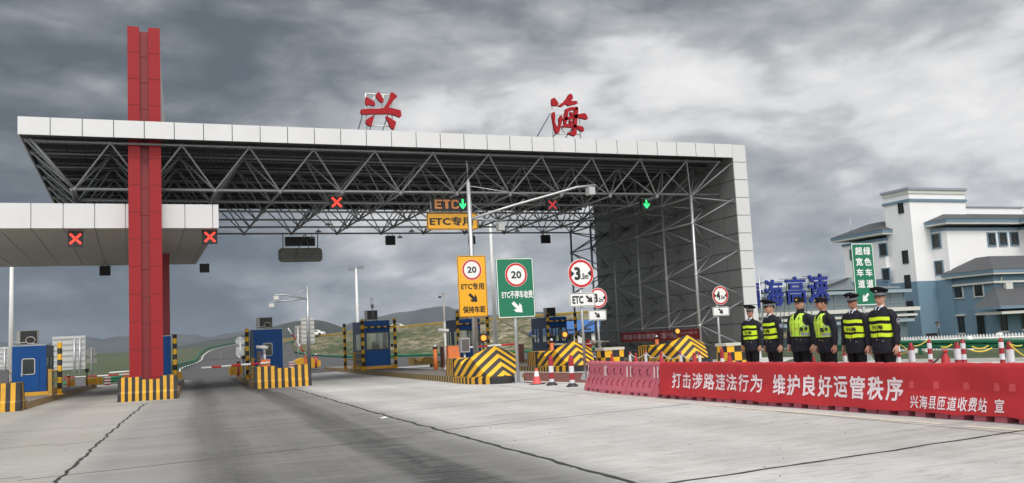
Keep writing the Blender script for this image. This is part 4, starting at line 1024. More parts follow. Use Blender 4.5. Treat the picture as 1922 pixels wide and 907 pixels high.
# boom barriers
def boom(px, x0, x1, y0, y1, Y, arm, lab, z0=IH, bands=5, w2=None, mm=None):
    a, b = AY(x0, y1, Y), AY(x1, y0, Y); cx = (a.x+b.x)/2
    o = thing('boom_gate', (cx, Y, z0), lab, 'barrier', 0, 'boom gates'); mb = MB(); mb.cbox((0, 0, (max(a.z, z0)+b.z)/2-z0), (b.x-a.x, .34, b.z-max(a.z, z0))); mb.build('cabinet', mm or orange_paint, o)
    mb = MB(); mb.cbox((0, 0, b.z-z0+.01), (b.x-a.x+.03, .37, .03)); mb.cbox((.02, -.176, (b.z-z0)*.8), ((b.x-a.x)*.3, .01, .07)); mb.build('lid', mat('faded_orange', (.60, .24, .12), .5), o)
    mb = MB(); (ax_, ay_), (bx_, by_) = arm; p, q = AY(ax_, ay_, Y-.22), AY(bx_, by_, Y-.22); p = V((p.x-cx, -.22, p.z-z0)); q = V((q.x-cx, -.22, q.z-z0))
    for i in range(bands):
        s, e = p.lerp(q, i/bands), p.lerp(q, (i+1)/bands); mb.tube(s, e, .042, 8, m=(i+1) % 2 if True else 0)
    mb.build('arm', [sign_red, sign_white], o); return o
boom(0, 490, 506, 675, 701, 41.5, ((506.4, 680.8), (378, 691)), 'boom gate with an orange cabinet and a lowered arm across the open road', bands=7)
boom(0, 840, 860, 649.5, 676, 39.5, ((862, 653.5), (966, 646)), 'boom gate with a large orange cabinet behind the yellow speed sign', bands=4)
boom(0, 571.5, 580, 666, 689, 64, ((578, 672), (540.5, 616)), 'boom gate with its arm raised steeply beside the sign backs', bands=5)
boom(0, 231, 243, 700, 716, 60, ((244, 702.5), (119, 709.5)), 'boom gate with a striped arm left of the tall red column', bands=6)
mb = MB()
for i, (a, b) in enumerate((((0, 683.5), (1, 0)),)): pass
# slim white arm behind, left
p, q = AY(205, 700, 66), AY(246, 697, 66); mb.tube((0, 0, 0), q-p, .05, 8); tag(mb.build('boom_gate', sign_white, loc=p), 'thin white boom arm left of the tall red column', 'barrier')
p, q = AY(985, 627, 60), AY(945, 612, 60)
# long thin white arm seen raised between the signs
p, q = AY(937, 600, 52), AY(1000, 634, 52); o = MB(); o.tube((0, 0, 0), q-p, .055, 8); tag(o.build('boom_gate', mat('cream_paint', (.70, .66, .55), .5), loc=p), 'cream boom arm raised against the bank beside the green sign', 'barrier')
# horizontal white rails on the right lanes
for (xa_, xb_, py, Y, lab) in ((1040, 1098, 646.5, 44, 'pale boom arm behind the width limit sign post'), (1106, 1143, 641.5, 44.5, 'pale boom arm right of the no entry sign'), (1176, 1232, 640.5, 44, 'pale boom arm below the dark red banner')):
    p, q = AY(xa_, py, Y), AY(xb_, py-.5, Y); o = MB(); o.tube((0, 0, 0), q-p, .055, 8); tag(o.build('boom_gate', mat('cream_paint', (0, 0, 0)), loc=p), lab, 'barrier')

# camera posts, payment machines
def cam_post(px, pyb, pyt, Y, lab, z0=IH, r=.06, bullet=None, dome=None, m_=white_paint, foot=True):
    p = AY(px, pyb, Y); q = AY(px-(pyb-pyt)*.035, pyt, Y); zt = HT(p.x, Y, pyt)-z0
    o = thing('camera_post', (p.x, Y, z0), lab, 'camera post'); mb = MB(); mb.tube((0, 0, 0), (0, 0, zt*.62), r, 10); mb.tube((0, 0, zt*.62), (0, 0, zt), r*.7, 10)
    if foot: mb.lathe([(r*1.9, 0), (r*1.3, .1), (r, .22)], 12)
    mb.build('post', m_, o)
    if bullet:
        b0 = AY(bullet[0], bullet[1], Y); x, z = b0.x-p.x, b0.z-z0; mb = MB(); mb.tube((x-.26, .05, z+.03), (x+.22, -.12, z-.03), .075, 10); mb.tube((x, 0, z), (0, 0, z-.12), .03, 6); mb.build('camera', white_paint, o)
        mb = MB(); mb.tube((x+.215, -.118, z-.03), (x+.23, -.124, z-.033), .06, 10); mb.build('lens', black_plastic, o)
    if dome:
        b0 = AY(dome[0], dome[1], Y); x, z = b0.x-p.x, b0.z-z0; mb = MB(); mb.tube((x, 0, z+.1), (0, 0, z+.14), .025, 6); mb.lathe([(.0, .13), (.09, .1), (.1, 0)], 12, (x, 0, z)); mb.build('camera', white_paint, o)
        mb = MB(); mb.sphere((x, 0, z), .085, n=10); mb.build('lens', black_plastic, o)
    return o
cam_post(838, 693, 549, 41.2, 'tall white camera post beside the orange bollard', bullet=(832.5, 620), dome=(825.5, 556.5))
cam_post(497, 677, 648, 42.2, 'short white camera post before the window of the roadside booth', z0=.7, r=.05, bullet=(493, 652), foot=False)
cam_post(1010, 668, 632, 52, 'thin grey camera post between the green sign and the booth', r=.04, bullet=(1006.5, 632), m_=galv)
def machine(px0, px1, py0, py1, pyb, Y, lab, m_, face=None, rot=0):
    a, b = AY(px0, py1, Y), AY(px1, py0, Y); cx = (a.x+b.x)/2; o = thing('payment_machine', (cx, Y, IH), lab, 'machine', rot)
    w_, hh = b.x-a.x, b.z-a.z; mb = MB(); mb.cbox((0, 0, a.z-IH+hh/2), (w_, .3, hh)); mb.build('cabinet', m_, o)
    mb = MB(); mb.box(-w_*.40, w_*.42, -.158, -.151, a.z-IH+.05, b.z-IH-.06); mb.build('front_panel', face or black_plastic, o)
    mb = MB(); mb.tube((0, 0, 0), (0, 0, a.z-IH), .055, 8); mb.build('post', galv, o)
machine(863.5, 879, 634, 662, 690, 37.5, 'grey payment machine between the orange cabinet and the yellow sign post', mat('machine_light', (.40, .40, .40), .5), mat('machine_face', (.12, .105, .10), .5))
machine(482.5, 490, 659, 681, 700, 43., 'small grey payment machine left of the short camera post', mat('machine_grey', (0, 0, 0)), mat('machine_face', (0, 0, 0)))
def box_thing(name, x0, x1, y0, y1, Y, z0, d, lab, cat, m_, trim=None):
    a, b = AY(x0, y1, Y), AY(x1, y0, Y); zl = max(a.z, z0); o = thing(name, ((a.x+b.x)/2, Y, zl), lab, cat); w_, hh = b.x-a.x, b.z-zl
    mb = MB(); mb.cbox((0, d/2, hh/2), (w_, d, hh)); mb.build('body', m_, o)
    mb = MB(); mb.cbox((0, d/2, hh+.015), (w_+.05, d+.05, .03)); mb.build('top_cap', trim or grey_plastic, o); return o
box_thing('steel_cabinet', 141, 160, 709, 731, 52, IH, .5, 'low grey steel cabinet between two yellow end blocks', 'cabinet', galv)
box_thing('steel_cabinet', 832, 842, 651, 690, 44, IH, .4, 'dark brown cabinet left of the orange boom cabinet', 'cabinet', mat('brown_paint', (.14, .05, .035), .55))
box_thing('steel_cabinet', 974, 983, 646, 680, 46, 0., .4, 'narrow dark brown cabinet behind the green speed sign', 'cabinet', mat('brown_paint', (0, 0, 0)))

# signals: amber lamps, black signal heads
amber = mat('amber_lamp', (.9, .35, .05), .4, emit=((1., .24, .015), 1.25))
def amber_signal(px, py, r, Y, lab, z0):
    p = AY(px, py, Y); rr = r*1.0*Y/FPX*1.12; o = thing('warning_light', (p.x, Y, z0), lab, 'signal light', 0, 'amber warning lights on black boxes')
    z = p.z-z0; mb = MB(); mb.cbox((0, .06, z), (rr*3.3, .12, rr*3.1)); mb.tube((0, .06, z-rr*1.5), (0, .06, 0), .03, 8); mb.build('housing', black_plastic, o)
    mb = MB(); mb.disc((0, z), rr, -.03, -.001); mb.build('lens', amber, o)
amber_signal(907.5, 634.5, 4.9, 31.3, 'amber warning light above the chevron block nearest the green sign', 1.0)
amber_signal(1060, 628, 4.3, 37.0, 'amber warning light above the chevron block behind the cone', 1.0)
amber_signal(1271.5, 621.8, 4.2, 36.6, 'amber warning light in front of the dark red banner', 1.0)
def black_signal(x0, x1, y0, y1, pyb, Y, lab):
    small_box_on_post('small_signal', x0, x1, y0, y1, pyb, Y, IH, black_plastic, lab, 'signal light', d=.12, pm=black_plastic, pr=.025)
black_signal(159.5, 166.8, 692, 699, 726, 50, 'small black signal on a post beside the round sign back')
black_signal(454, 460.5, 667.5, 674.5, 700, 52, 'small black signal left of the roadside booth')
# lamp-bearing road lights under canopies: lane signals
redx = mat('red_led', (.9, .05, .03), .4, emit=((1., .035, .02), 2.2)); redx2 = mat('red_led_dim', (.5, .03, .04), .4, emit=((.75, .03, .06), .55)); greenl = mat('green_led', (.05, .9, .2), .4, emit=((.02, .95, .20), 1.7))
def lane_signal(x0, x1, y0, y1, Y, ztop, lab, kind):
    a, b = AY(x0, y1, Y), AY(x1, y0, Y); cx, cz = (a.x+b.x)/2, (a.z+b.z)/2; w_, hh = b.x-a.x, b.z-a.z
    o = thing('lane_signal', (cx, Y, cz), lab, 'signal', 0, 'lane signals hung under the canopies')
    mb = MB(); mb.cbox((0, .09, 0), (w_, .16, hh)); mb.build('housing', black_plastic, o)
    mb = MB(); mb.cbox((0, .09, hh/2+.01), (w_*1.06, .2, .02)); mb.tube((-w_*.3, .09, hh/2), (-w_*.3, .09, ztop-cz), .02, 6); mb.tube((w_*.3, .09, hh/2), (w_*.3, .09, ztop-cz), .02, 6); mb.build('hanger', steel_dark, o)
    mb = MB(); s = min(w_, hh)/2*.90; t_ = s*.26
    if kind in ('x', 'dim'):
        for sg in (1, -1):
            c, q = .7071, .7071*sg; L_ = s*1.12
            mb.prism([(c*u_-q*v_, -.006, q*u_+c*v_) for u_, v_ in ((-L_, -t_*.6), (L_, -t_*.6), (L_, t_*.6), (-L_, t_*.6))], (0, .004+(.001 if sg > 0 else 0), 0))
    else:
        P = [(-.16, .95), (.16, .95), (.16, -.15), (.62, .25), (.62, -.18), (0, -.85), (-.62, -.18), (-.62, .25), (-.16, -.15)]
        mb.prism([(x*s, -.006, z*s) for x, z in P], (0, .004, 0))
    mb.build('led_symbol', {'x': redx, 'dim': redx2, 'g': greenl}[kind], o)
    return o
lane_signal(127, 156, 434, 463, 37.0, LZ0, 'glowing red cross signal under the low canopy left of the red column', 'x')
lane_signal(380, 408, 432.5, 457.5, 37.0, LZ0, 'glowing red cross signal at the right end of the low canopy', 'x')
lane_signal(620, 644, 368, 391.5, 37.6, ZC, 'glowing red cross signal under the high canopy', 'x')
lane_signal(1028, 1046, 374, 395, 37.6, ZC, 'dim red cross signal right of the camera arm', 'dim')
lane_signal(1205, 1222, 373, 394, 37.6, ZC, 'green arrow signal near the panelled wall', 'g')
# black boxes seen from behind at the rear edge
def rear_box(x0, x1, y0, y1, Y, zt, lab):
    a, b = AY(x0, y1, Y), AY(x1, y0, Y); o = thing('signal_box', ((a.x+b.x)/2, Y, a.z), lab, 'signal', 0, 'black signal boxes hung at the rear edge of the canopies')
    mb = MB(); mb.cbox((0, .1, (b.z-a.z)/2), (b.x-a.x, .18, b.z-a.z)); mb.build('housing', black_plastic, o)
    mb = MB(); mb.tube((-.12, .1, b.z-a.z), (-.12, .1, zt-a.z), .02, 6); mb.tube((.12, .1, b.z-a.z), (.12, .1, zt-a.z), .02, 6); mb.build('hanger', steel_black, o)
rear_box(186.5, 207.5, 499, 517.5, 50.4, LZ0, 'black signal box hung at the rear edge of the low canopy, left of the column')
rear_box(375, 393, 495, 511.5, 50.4, LZ0, 'black signal box hung at the rear edge of the low canopy, right of the column')
rear_box(725, 742, 442.5, 459.7, 49.9, ZC, 'black signal box under the rear canopy edge left of the yellow hanging sign')
rear_box(881, 892, 443, 458, 49.9, ZC, 'black signal box hidden partly by the lamp pole')
rear_box(1017.5, 1033, 441, 456.5, 49.9, ZC, 'black signal box under the rear canopy edge above the width limit sign')

# small red and white striped boards
def striped_board(x0, x1, y0, y1, Y, lab, slant=.12):
    c, w_, h_ = AY((x0+x1)/2, (y0+y1)/2, Y), AY(x1, y0, Y).x-AY(x0, y0, Y).x, AY(x0, y0, Y).z-AY(x0, y1, Y).z
    o = thing('striped_board', (c.x, Y, IH), lab, 'sign', 0, 'red and white striped boards'); z = c.z-IH; mb = MB()
    for i in range(6): mb.prism([(-w_/2, 0, z-h_/2+h_*i/6), (w_/2, 0, z-h_/2+h_*i/6), (w_/2, 0, z-h_/2+h_*(i+1)/6), (-w_/2, 0, z-h_/2+h_*(i+1)/6)], (0, .03, 0), i % 2)
    mb.build('board', [mat('board_red', (.42, .02, .05), .5), sign_white], o); mb = MB(); mb.tube((-w_*.35, .05, 0), (-w_*.35, .05, z), .03, 6); mb.build('post', galv, o)
striped_board(542.5, 554, 678.5, 692, 60, 'small red and white striped board right of the roadside booth')
striped_board(196, 208, 707.5, 723, 57, 'small red and white striped board left of the tall red column')
# ------------------------------------------------------------------ signs, masts, road side furniture
def pw(x0, x1, y0, y1, Y):
    xm, ym = (x0+x1)/2, (y0+y1)/2; c = AY(xm, ym, Y)
    return c, abs(AY(x1, ym, Y).x-AY(x0, ym, Y).x), abs(AY(xm, y0, Y).z-AY(xm, y1, Y).z)
class Sign:
    """a sign whose plates lie in the plane y = Y (local y = 0)"""
    def __init__(s, name, label, cat, Y, px, pyb, z0=0., r=.05, pytop=None, base=True, group=None, postmat=None, zt=None):
        p = AY(px, pyb, Y); s.Y = Y; s.o = thing(name, (p.x, Y, z0), label, cat, 0, group); s.b = V((p.x, Y, z0)); s.z0 = z0
        if r:
            z1 = (HT(p.x, Y, pytop) if zt is None else zt)-z0; mb = MB(); mb.tube((0, .09, 0), (0, .09, z1), r, 12); mb.build('post', postmat or galv, s.o)
            if base:
                mb = MB(); mb.cbox((0, .09, .012), (r*7, r*7, .024))
                for k in range(4):
                    a = pi/4+k*pi/2; c = V((cos(a), sin(a), 0)); q = V((-sin(a), cos(a), 0))*.006; f0 = V((0, .09, .024))
                    mb.prism([f0+c*r-q, f0+c*r*3.6-q, f0+c*r*3.6-q+V((0, 0, .03)), f0+c*r-q+V((0, 0, r*6))], q*2)
                mb.build('base_plate', galv, s.o)
    def L(s, p): return (p.x-s.b.x, p.z-s.b.z)
    def rect(s, name, x0, x1, y0, y1, m, dy=0., th=.02, rad=.06, rim=None, rimw=.02, parent=None):
        c, w_, h_ = pw(x0, x1, y0, y1, s.Y); x, z = s.L(c); mb = MB()
        mb.prism([(x+a, dy, z+b) for a, b in rrect(w_, h_, rad)], (0, th, 0)); o = mb.build(name, m, parent or s.o)
        if rim:
            mb = MB(); e = .03; A = rrect(w_-e, h_-e, max(.01, rad-.015)); B = rrect(w_-e-2*rimw, h_-e-2*rimw, max(.008, rad-.03)); n = len(A)
            vs = [(x+a, dy-.003, z+b) for a, b in A]+[(x+a, dy-.003, z+b) for a, b in B]
            mb.add(vs, [(i, (i+1) % n, n+(i+1) % n, n+i) for i in range(n)]); mb.build('border', rim, o)
        return o
    def text(s, t, x0, x1, y0, y1, m, parent, dy=-.005, bold=.014):
        c, w_, h_ = pw(x0, x1, y0, y1, s.Y); x, z = s.L(c); mb = MB(); put_text(mb, t, x, z, w_, h_, dy, 0, bold); return mb.build('lettering', m, parent)
    def circle(s, px, py, r, parent, txt=None, twh=None, dy=-.004, face=sign_white):
        c, w_, h_ = pw(px-r, px+r, py-r, py+r, s.Y); x, z = s.L(c); R = (w_+h_)/4
        mb = MB(); mb.disc((x, z), R, dy-.004, dy, n=40); o = mb.build('round_plate', face, parent)
        mb = MB(); mb.disc((x, z), R*.97, dy-.008, dy-.004, r2=R*.80, n=40); mb.build('red_ring', sign_red, o)
        if txt: mb = MB(); put_text(mb, txt, x, z, R*twh[0], R*twh[1], dy-.007, 0, .02); mb.build('numeral', sign_black, o)
        return o, x, z, R
    def arrow(s, x0, x1, y0, y1, m, parent, ang, dy=-.005):
        c, w_, h_ = pw(x0, x1, y0, y1, s.Y); x, z = s.L(c); mb = MB(); P = arrow_pts(x, z, (w_+h_)/2*.98, ang); mb.add([(a, dy, b) for a, b in P], [(0, 1, 7, 8), (1, 2, 3, 4), (1, 4, 7), (4, 5, 6, 7)]); mb.build('arrow', m, parent)
DR = R_(-45)
# green speed sign
s = Sign('speed_sign', 'green sign with a 20 roundel and white arrow on its own post by the cone', 'road sign', 28.1, 975, 719, 0, .06, 500)
pl = s.rect('plate', 932.9, 1003, 484, 596.5, green_sign, rad=.07, rim=sign_white, rimw=.025)
s.circle(968.6, 515.9, 21.6, pl, '20', (.92, .62)); s.text('ETC不停车收费', 942, 999.8, 545.5, 560, sign_white, pl, bold=.018); s.arrow(959, 984.5, 565.5, 589.5, sign_white, pl, DR)
# lamp pole with yellow sign
YP = 32.7; pb = AY(892.5, 640, YP)
o = thing('camera_pole', (pb.x, YP, IH), 'tall galvanised pole with two camera arms, carrying the yellow speed sign', 'camera pole'); K = V((pb.x, YP, IH))
zt = HT(pb.x, YP, 342)-IH; mb = MB(); mb.tube((0, 0, 0), (0, 0, zt), .115, 14, .075); mb.tube((0, 0, zt), (0, 0, zt+.12), .05, 10, .01); mb.tube((0, 0, zt+.1), (-.02, 0, zt+.85), .010, 6, .004); mb.build('mast', galv, o)
mb = MB(); mb.cbox((0, 0, .015), (.45, .45, .03)); mb.build('base_plate', galv, o)
def onp(px, py, Y): p = AY(px, py, Y); return p-K
zA = HT(pb.x, YP, 411)-IH
mb = MB(); pts = [V((.05, 0, zA)), onp(960, 386.5, YP-.1), onp(1040, 364, YP-.2), onp(1082, 351.5, YP-.25), onp(1118, 348, YP-.25)]; mb.path(pts, .045, 8)
a1 = mb.build('arm', galv, o)
mb = MB(); p = onp(1108, 359, YP-.25); mb.cbox((p.x, p.y, p.z), (.26, .34, .30)); mb.build('camera', mat('camera_case', (.45, .46, .46), .5), a1)
mb = MB(); mb.tube((0, 0, HT(pb.x, YP, 349)-IH), onp(992, 367, YP-.12), .014, 6); mb.tube((.05, 0, zA-.1), onp(992, 370, YP-.12), .012, 6) if False else None; mb.build('stay_rod', galv, a1)
mb = MB(); d2 = V((sin(R_(42)), cos(R_(42)), 0)); e2 = V((0, 0, zA-.1)); q2 = AY(933, 414, YP+1.5)-K; q3 = AY(950, 414.5, YP+1.9)-K
mb.path([V((.02, .04, zA)), q2, q3], .036, 8); a2 = mb.build('arm', galv, o)
p = AY(939, 426, YP+1.6)-K; mb = MB(); mb.cbox((p.x, p.y, p.z), (.26, .34, .30)); mb.build('camera', mat('camera_case', (0, 0, 0)), a2)
mb = MB(); mb.tube((0, 0, zA+.62), q2+V((0, 0, .02)), .012, 6); mb.tube(onp(984, 374, YP-.12), q2+V((.1, 0, .02)), .010, 6); mb.build('stay_rod', galv, a2)
s = Sign('speed_sign', 'yellow sign with a 20 roundel and black arrow strapped to the tall camera pole', 'road sign', YP-.25, 888, 540, 0, 0)
pl = s.rect('plate', 860, 914, 480, 595, yellow_sign, rad=.06, rim=sign_black, rimw=.018)
s.circle(885.5, 506.5, 19, pl, '20', (.92, .62)); s.text('ETC专用', 865.5, 908.5, 531, 544, sign_black, pl, bold=.02); s.arrow(878, 899, 550, 569.5, sign_black, pl, DR); s.text('保持车距', 869, 911.5, 574.5, 587.5, sign_black, pl, bold=.02)
mb = MB(); mb.cbox((0, .12, AY(888, 500, YP).z), (.34, .22, .06)); mb.cbox((0, .12, AY(888, 575, YP).z), (.34, .22, .06)); mb.build('clamp', galv, s.o)
# hanging ETC sign and LED board
s = Sign('hanging_sign', 'long yellow hanging sign with black letters under the high canopy', 'road sign', 37.6, 848, 415, 0, 0)
pl = s.rect('plate', 801.5, 897.5, 399.5, 431.5, yellow_sign, rad=.10, rim=sign_black, rimw=.035); s.text('ETC专用', 807, 888, 406.8, 424, sign_black, pl, bold=.026)
mb = MB(); z0 = s.L(AY(848, 400, 37.6))[1]
for px in (810, 886): x = s.L(AY(px, 400, 37.6))[0]; mb.tube((x, .05, z0-.05), (x, .05, ZC), .03, 8)
mb.build('hanger', galv, s.o)
s = Sign('led_board', 'black board with amber dot letters and a green arrow above the yellow hanging sign', 'signal', 37.55, 845, 383, 0, 0)
pl = s.rect('housing', 812, 878, 371, 395.5, black_plastic, rad=.02, th=.16)
led = mat('amber_led', (.8, .3, .1), .5, emit=((1., .40, .12), .42))
c, w_, h_ = pw(816, 861, 375, 392, 37.55); x, z = s.L(c); mb = MB()
font = {'E': ['1111111', '1111111', '1100000', '1100000', '1111110', '1111110', '1100000', '1100000', '1111111', '1111111'], 'T': ['1111111', '1111111', '0011100', '0011100', '0011100', '0011100', '0011100', '0011100', '0011100', '0011100'], 'C': ['0111110', '1111111', '1100011', '1100000', '1100000', '1100000', '1100000', '1100011', '1111111', '0111110']}
px_ = w_/23; pz_ = h_/10
for k, ch in enumerate('ETC'):
    for r, row in enumerate(font[ch]):
        for cc_, b in enumerate(row):
            if b == '1': xx = x-w_/2+(k*8+cc_+.5)*px_; zz = z+h_/2-(r+.5)*pz_; mb.box(xx-px_*.34, xx+px_*.34, -.006, -.002, zz-pz_*.34, zz+pz_*.34)
mb.build('lettering', led, pl)
c, w_, h_ = pw(862.5, 874.5, 374.5, 393, 37.55); x, z = s.L(c); mb = MB(); mb.prism([(x+a*w_/1.3, -.008, z+b*h_/1.8) for a, b in [(-.16, .95), (.16, .95), (.16, -.15), (.62, .25), (.62, -.18), (0, -.85), (-.62, -.18), (-.62, .25), (-.16, -.15)]], (0, .004, 0)); mb.build('led_symbol', greenl, pl)
# back of a hanging sign at the rear edge
s = Sign('hanging_sign', 'grey back of a hanging sign and black board at the rear canopy edge', 'road sign', 49.95, 564, 470, 0, 0)
pl = s.rect('plate', 522.5, 605.5, 465.5, 492, mat('sign_back_shade', (.20, .20, .19), .5, .3, .1, 2.), rad=.22, th=.03)
mb = MB()
for px in (531, 549, 576, 597): x, z = s.L(AY(px, 479, 49.95)); mb.box(x-.03, x+.03, -.03, 0, z-.28, z+.28)
for py in (471, 487): c, w_, h_ = pw(530, 600, py, py+1, 49.95); x, z = s.L(c); mb.box(x-w_/2, x+w_/2, -.035, -.001, z-.025, z+.025)
mb.build('rib', steel_dark, pl)
s.rect('led_housing', 535.5, 591.5, 444.5, 461.7, black_plastic, rad=.02, th=.15)
mb = MB()
for (a, b) in (((531, 438), (531, 467)), ((596, 438), (596, 467)), ((571, 440), (554, 484)), ((573, 440), (584, 484))):
    p, q = AY(*a, 49.9), AY(*b, 49.9); mb.tube((p.x-s.b.x, -.06, p.z), (q.x-s.b.x, -.06, q.z), .028, 6)
mb.build('hanger', steel_dark, s.o)
# width limit signs
def width_sign(px, py, r, Y, base, n1, n2, lab, plate, ptxt, arr, cat='road sign'):
    s = Sign('width_limit_sign', lab, cat, Y, base[0], base[1], 0., .045, py-r*.6, base=True)
    s.b.z = 0
    mb = MB(); rp, x, z, R = s.circle(px, py, r, s.o)
    bk = MB(); bk.disc((x, z), R*1.02, -.002, .012, n=40); bk.build('backing', sign_back, rp)
    mb = MB()
    for sg in (-1, 1): mb.add([(x+sg*R*.80, -.0085, z+R*.26), (x+sg*R*.80, -.0085, z-R*.26), (x+sg*R*.50, -.0085, z)], [(0, 1, 2)] )
    mb.build('limit_mark', sign_black, rp)
    mb = MB(); put_text(mb, n1, x-R*.28, z, R*.48, R*.92, -.009, 0, .03); put_text(mb, n2, x+R*.28, z-R*.20, R*.58, R*.42, -.009, 0, .03); mb.build('numeral', sign_black, rp)
    pl = s.rect('plate', *plate, sign_white, dy=-.012, rad=.04, rim=sign_black, rimw=.018)
    if ptxt: s.text(ptxt[0], *ptxt[1:], sign_black, pl, dy=-.018, bold=.03)
    s.arrow(*arr, sign_black, pl, DR, dy=-.018); return s
width_sign(1090.3, 513.6, 25.3, 27.0, (1100.5, 690), '3', '.5m', 'larger round width limit sign with an ETC plate, behind the striped posts', (1068.7, 1116.5, 549.5, 576), ('ETC', 1074, 1094.5, 555.5, 570.5), (1098, 1114, 554, 569.5))
width_sign(1122.5, 559.5, 17.6, 32., (1129.5, 690), '3', '.2m', 'round width limit sign half hidden behind the ETC plate', (1104.5, 1138, 582, 601.5), None, (1115, 1127.5, 585.5, 598))
width_sign(1352, 554.8, 15.9, 31., (1357, 690), '4', '.5m', 'round width limit sign alone before the grey panelled wall', (1338, 1368.5, 576, 593), None, (1347, 1358.5, 578.8, 590.2))
# tall green lane sign behind the officers
s = Sign('lane_sign', 'tall green sign with two columns of white characters behind the officers', 'road sign', 26., 1630, 640, 0., .05, 500)
pl = s.rect('plate', 1602, 1643, 456, 573.5, green_sign, rad=.08, rim=sign_white, rimw=.03)
for t, x0, x1, y0, y1 in (('超', 203, 264, 290, 358), ('宽', 209, 269, 382, 450), ('车', 217, 276, 474, 541), ('道', 228, 288, 568, 638), ('绿', 273, 332, 290, 358), ('色', 282, 341, 382, 448), ('车', 292, 350, 474, 541), ('道', 301, 360, 566, 636)):
    s.text(t, 1560+x0/4.535, 1560+x1/4.535, 400+y0/4.535, 400+y1/4.535, sign_white, pl, bold=.02)
s.arrow(1616, 1633, 550, 568, sign_white, pl, R_(-135))
# no entry sign
s = Sign('no_entry_sign', 'red no entry sign beside the small white house', 'road sign', 44.5, 1108, 668, 0, .03, 650, base=False)
c, w_, h_ = pw(1099, 1112.6, 638.6, 652, 44.5); x, z = s.L(c); mb = MB(); mb.disc((x, z), w_/2, -.01, 0, n=30); rp = mb.build('round_plate', sign_red, s.o); mb = MB(); mb.box(x-w_*.36, x+w_*.36, -.014, -.011, z-.03, z+.03); mb.build('bar', sign_white, rp)
# sign backs
def sign_back_thing(x0, x1, y0, y1, Y, posts, lab, pyb, z0=0., ribs=5, m_=None):
    c, w_, h_ = pw(x0, x1, y0, y1, Y); o = thing('sign_board', (c.x, Y, z0), lab, 'road sign', 0, 'backs of road signs facing away'); z = c.z-z0
    mb = MB(); mb.cbox((0, 0, z), (w_, .03, h_)); p_ = mb.build('panel', m_ or sign_back, o)
    mb = MB()
    for k in range(ribs): zz = z-h_/2+h_*(k+.5)/ribs; mb.box(-w_*.48, w_*.48, -.05, -.016, zz-.035, zz+.035)
    mb.build('rib', galv, p_)
    for px in posts:
        x = AY(px, (y0+y1)/2, Y).x-c.x; mb = MB(); mb.tube((x, -.10, 0), (x, -.10, z+h_*.42), .06, 8); mb.build('post', galv, o)
bright_back = mat('sign_back_bright', (.62, .64, .64), .35, .3, .12, 4.)
sign_back_thing(98.5, 160.5, 631, 694, 62, (139.5, 150), 'large silver back of a road sign right of the far left booth', 720, ribs=6, m_=bright_back)
sign_back_thing(-30, 20.5, 652, 694, 62, (9, -15), 'silver back of a road sign cut off at the left edge of the photo', 720, ribs=5, m_=bright_back)
sign_back_thing(565.5, 590, 597, 645, 72, (578,), 'pale sign back behind the camera gantry post', 690, ribs=6, m_=mat('sign_back_cream', (.52, .52, .48), .5, .1, .12, 4.))
sign_back_thing(553.5, 565.2, 611, 650, 74, (559,), 'brownish sign back left of the pale one', 690, ribs=5, m_=mat('sign_back_brown', (.33, .28, .26), .5, .1, .12, 4.))
def round_back(px, py, r, Y, lab, plaque, pole_y):
    c, w_, h_ = pw(px-r, px+r, py-r, py+r, Y); o = thing('round_sign', (c.x, Y, 0), lab, 'road sign', 0, 'backs of road signs facing away'); mb = MB(); mb.disc((0, c.z), w_/2, -.01, .01); p_ = mb.build('round_plate', sign_back, o)
    mb = MB()
    for dz in (-.3, .3): mb.box(-w_*.4, w_*.4, -.04, -.011, c.z+dz*w_-.02, c.z+dz*w_+.02)
    mb.build('rib', galv, p_)
    c2, w2, h2 = pw(*plaque, Y); mb = MB(); mb.cbox((c2.x-c.x, 0, c2.z), (w2, .02, h2)); mb.build('plaque', sign_back, o)
    mb = MB(); mb.tube((0, -.05, 0), (0, -.05, c.z+w_*.3), .045, 8); mb.build('post', galv, o)
round_back(171.7, 661.5, 10.2, 56, 'round sign back with a small plaque left of the red column', (162, 181.5, 672.5, 681.5), 700)
round_back(450.5, 640.5, 8.7, 66, 'round sign back with a small plaque left of the roadside booth', (443, 457.5, 651, 668), 700)
# thin T shaped sign seen edge-on between the islands
# flood light masts
def mast(px, pyb, pyt, Y, r, lab, lights=0, z0=0., m_=white_paint):
    p = AY(px, pyb, Y); zt = HT(p.x, Y, pyt)-z0; o = thing('light_mast', (p.x, Y, z0), lab, 'mast', 0, 'slim white masts')
    mb = MB(); mb.tube((0, 0, 0), (0, 0, zt), r, 10, r*.55); mb.build('mast', m_, o)
    if lights:
        for sx in (-1, 1):
            mb = MB(); mb.tube((0, 0, zt-.05), (sx*.25, -.05, zt+.05), .04, 6); mb.cbox((sx*.42, -.12, zt+.02+.08*sx), (.42, .28, .22)); mb.build('floodlight', steel_dark, o)
mast(672.5, 640, 504, 78, .16, 'white floodlight mast behind the booth with the antenna', 2)
mast(931, 648, 414, 56, .15, 'white mast rising behind the booths right of the yellow speed sign')
mast(20.5, 700, 470, 58, .16, 'white mast at the far left edge under the low canopy')
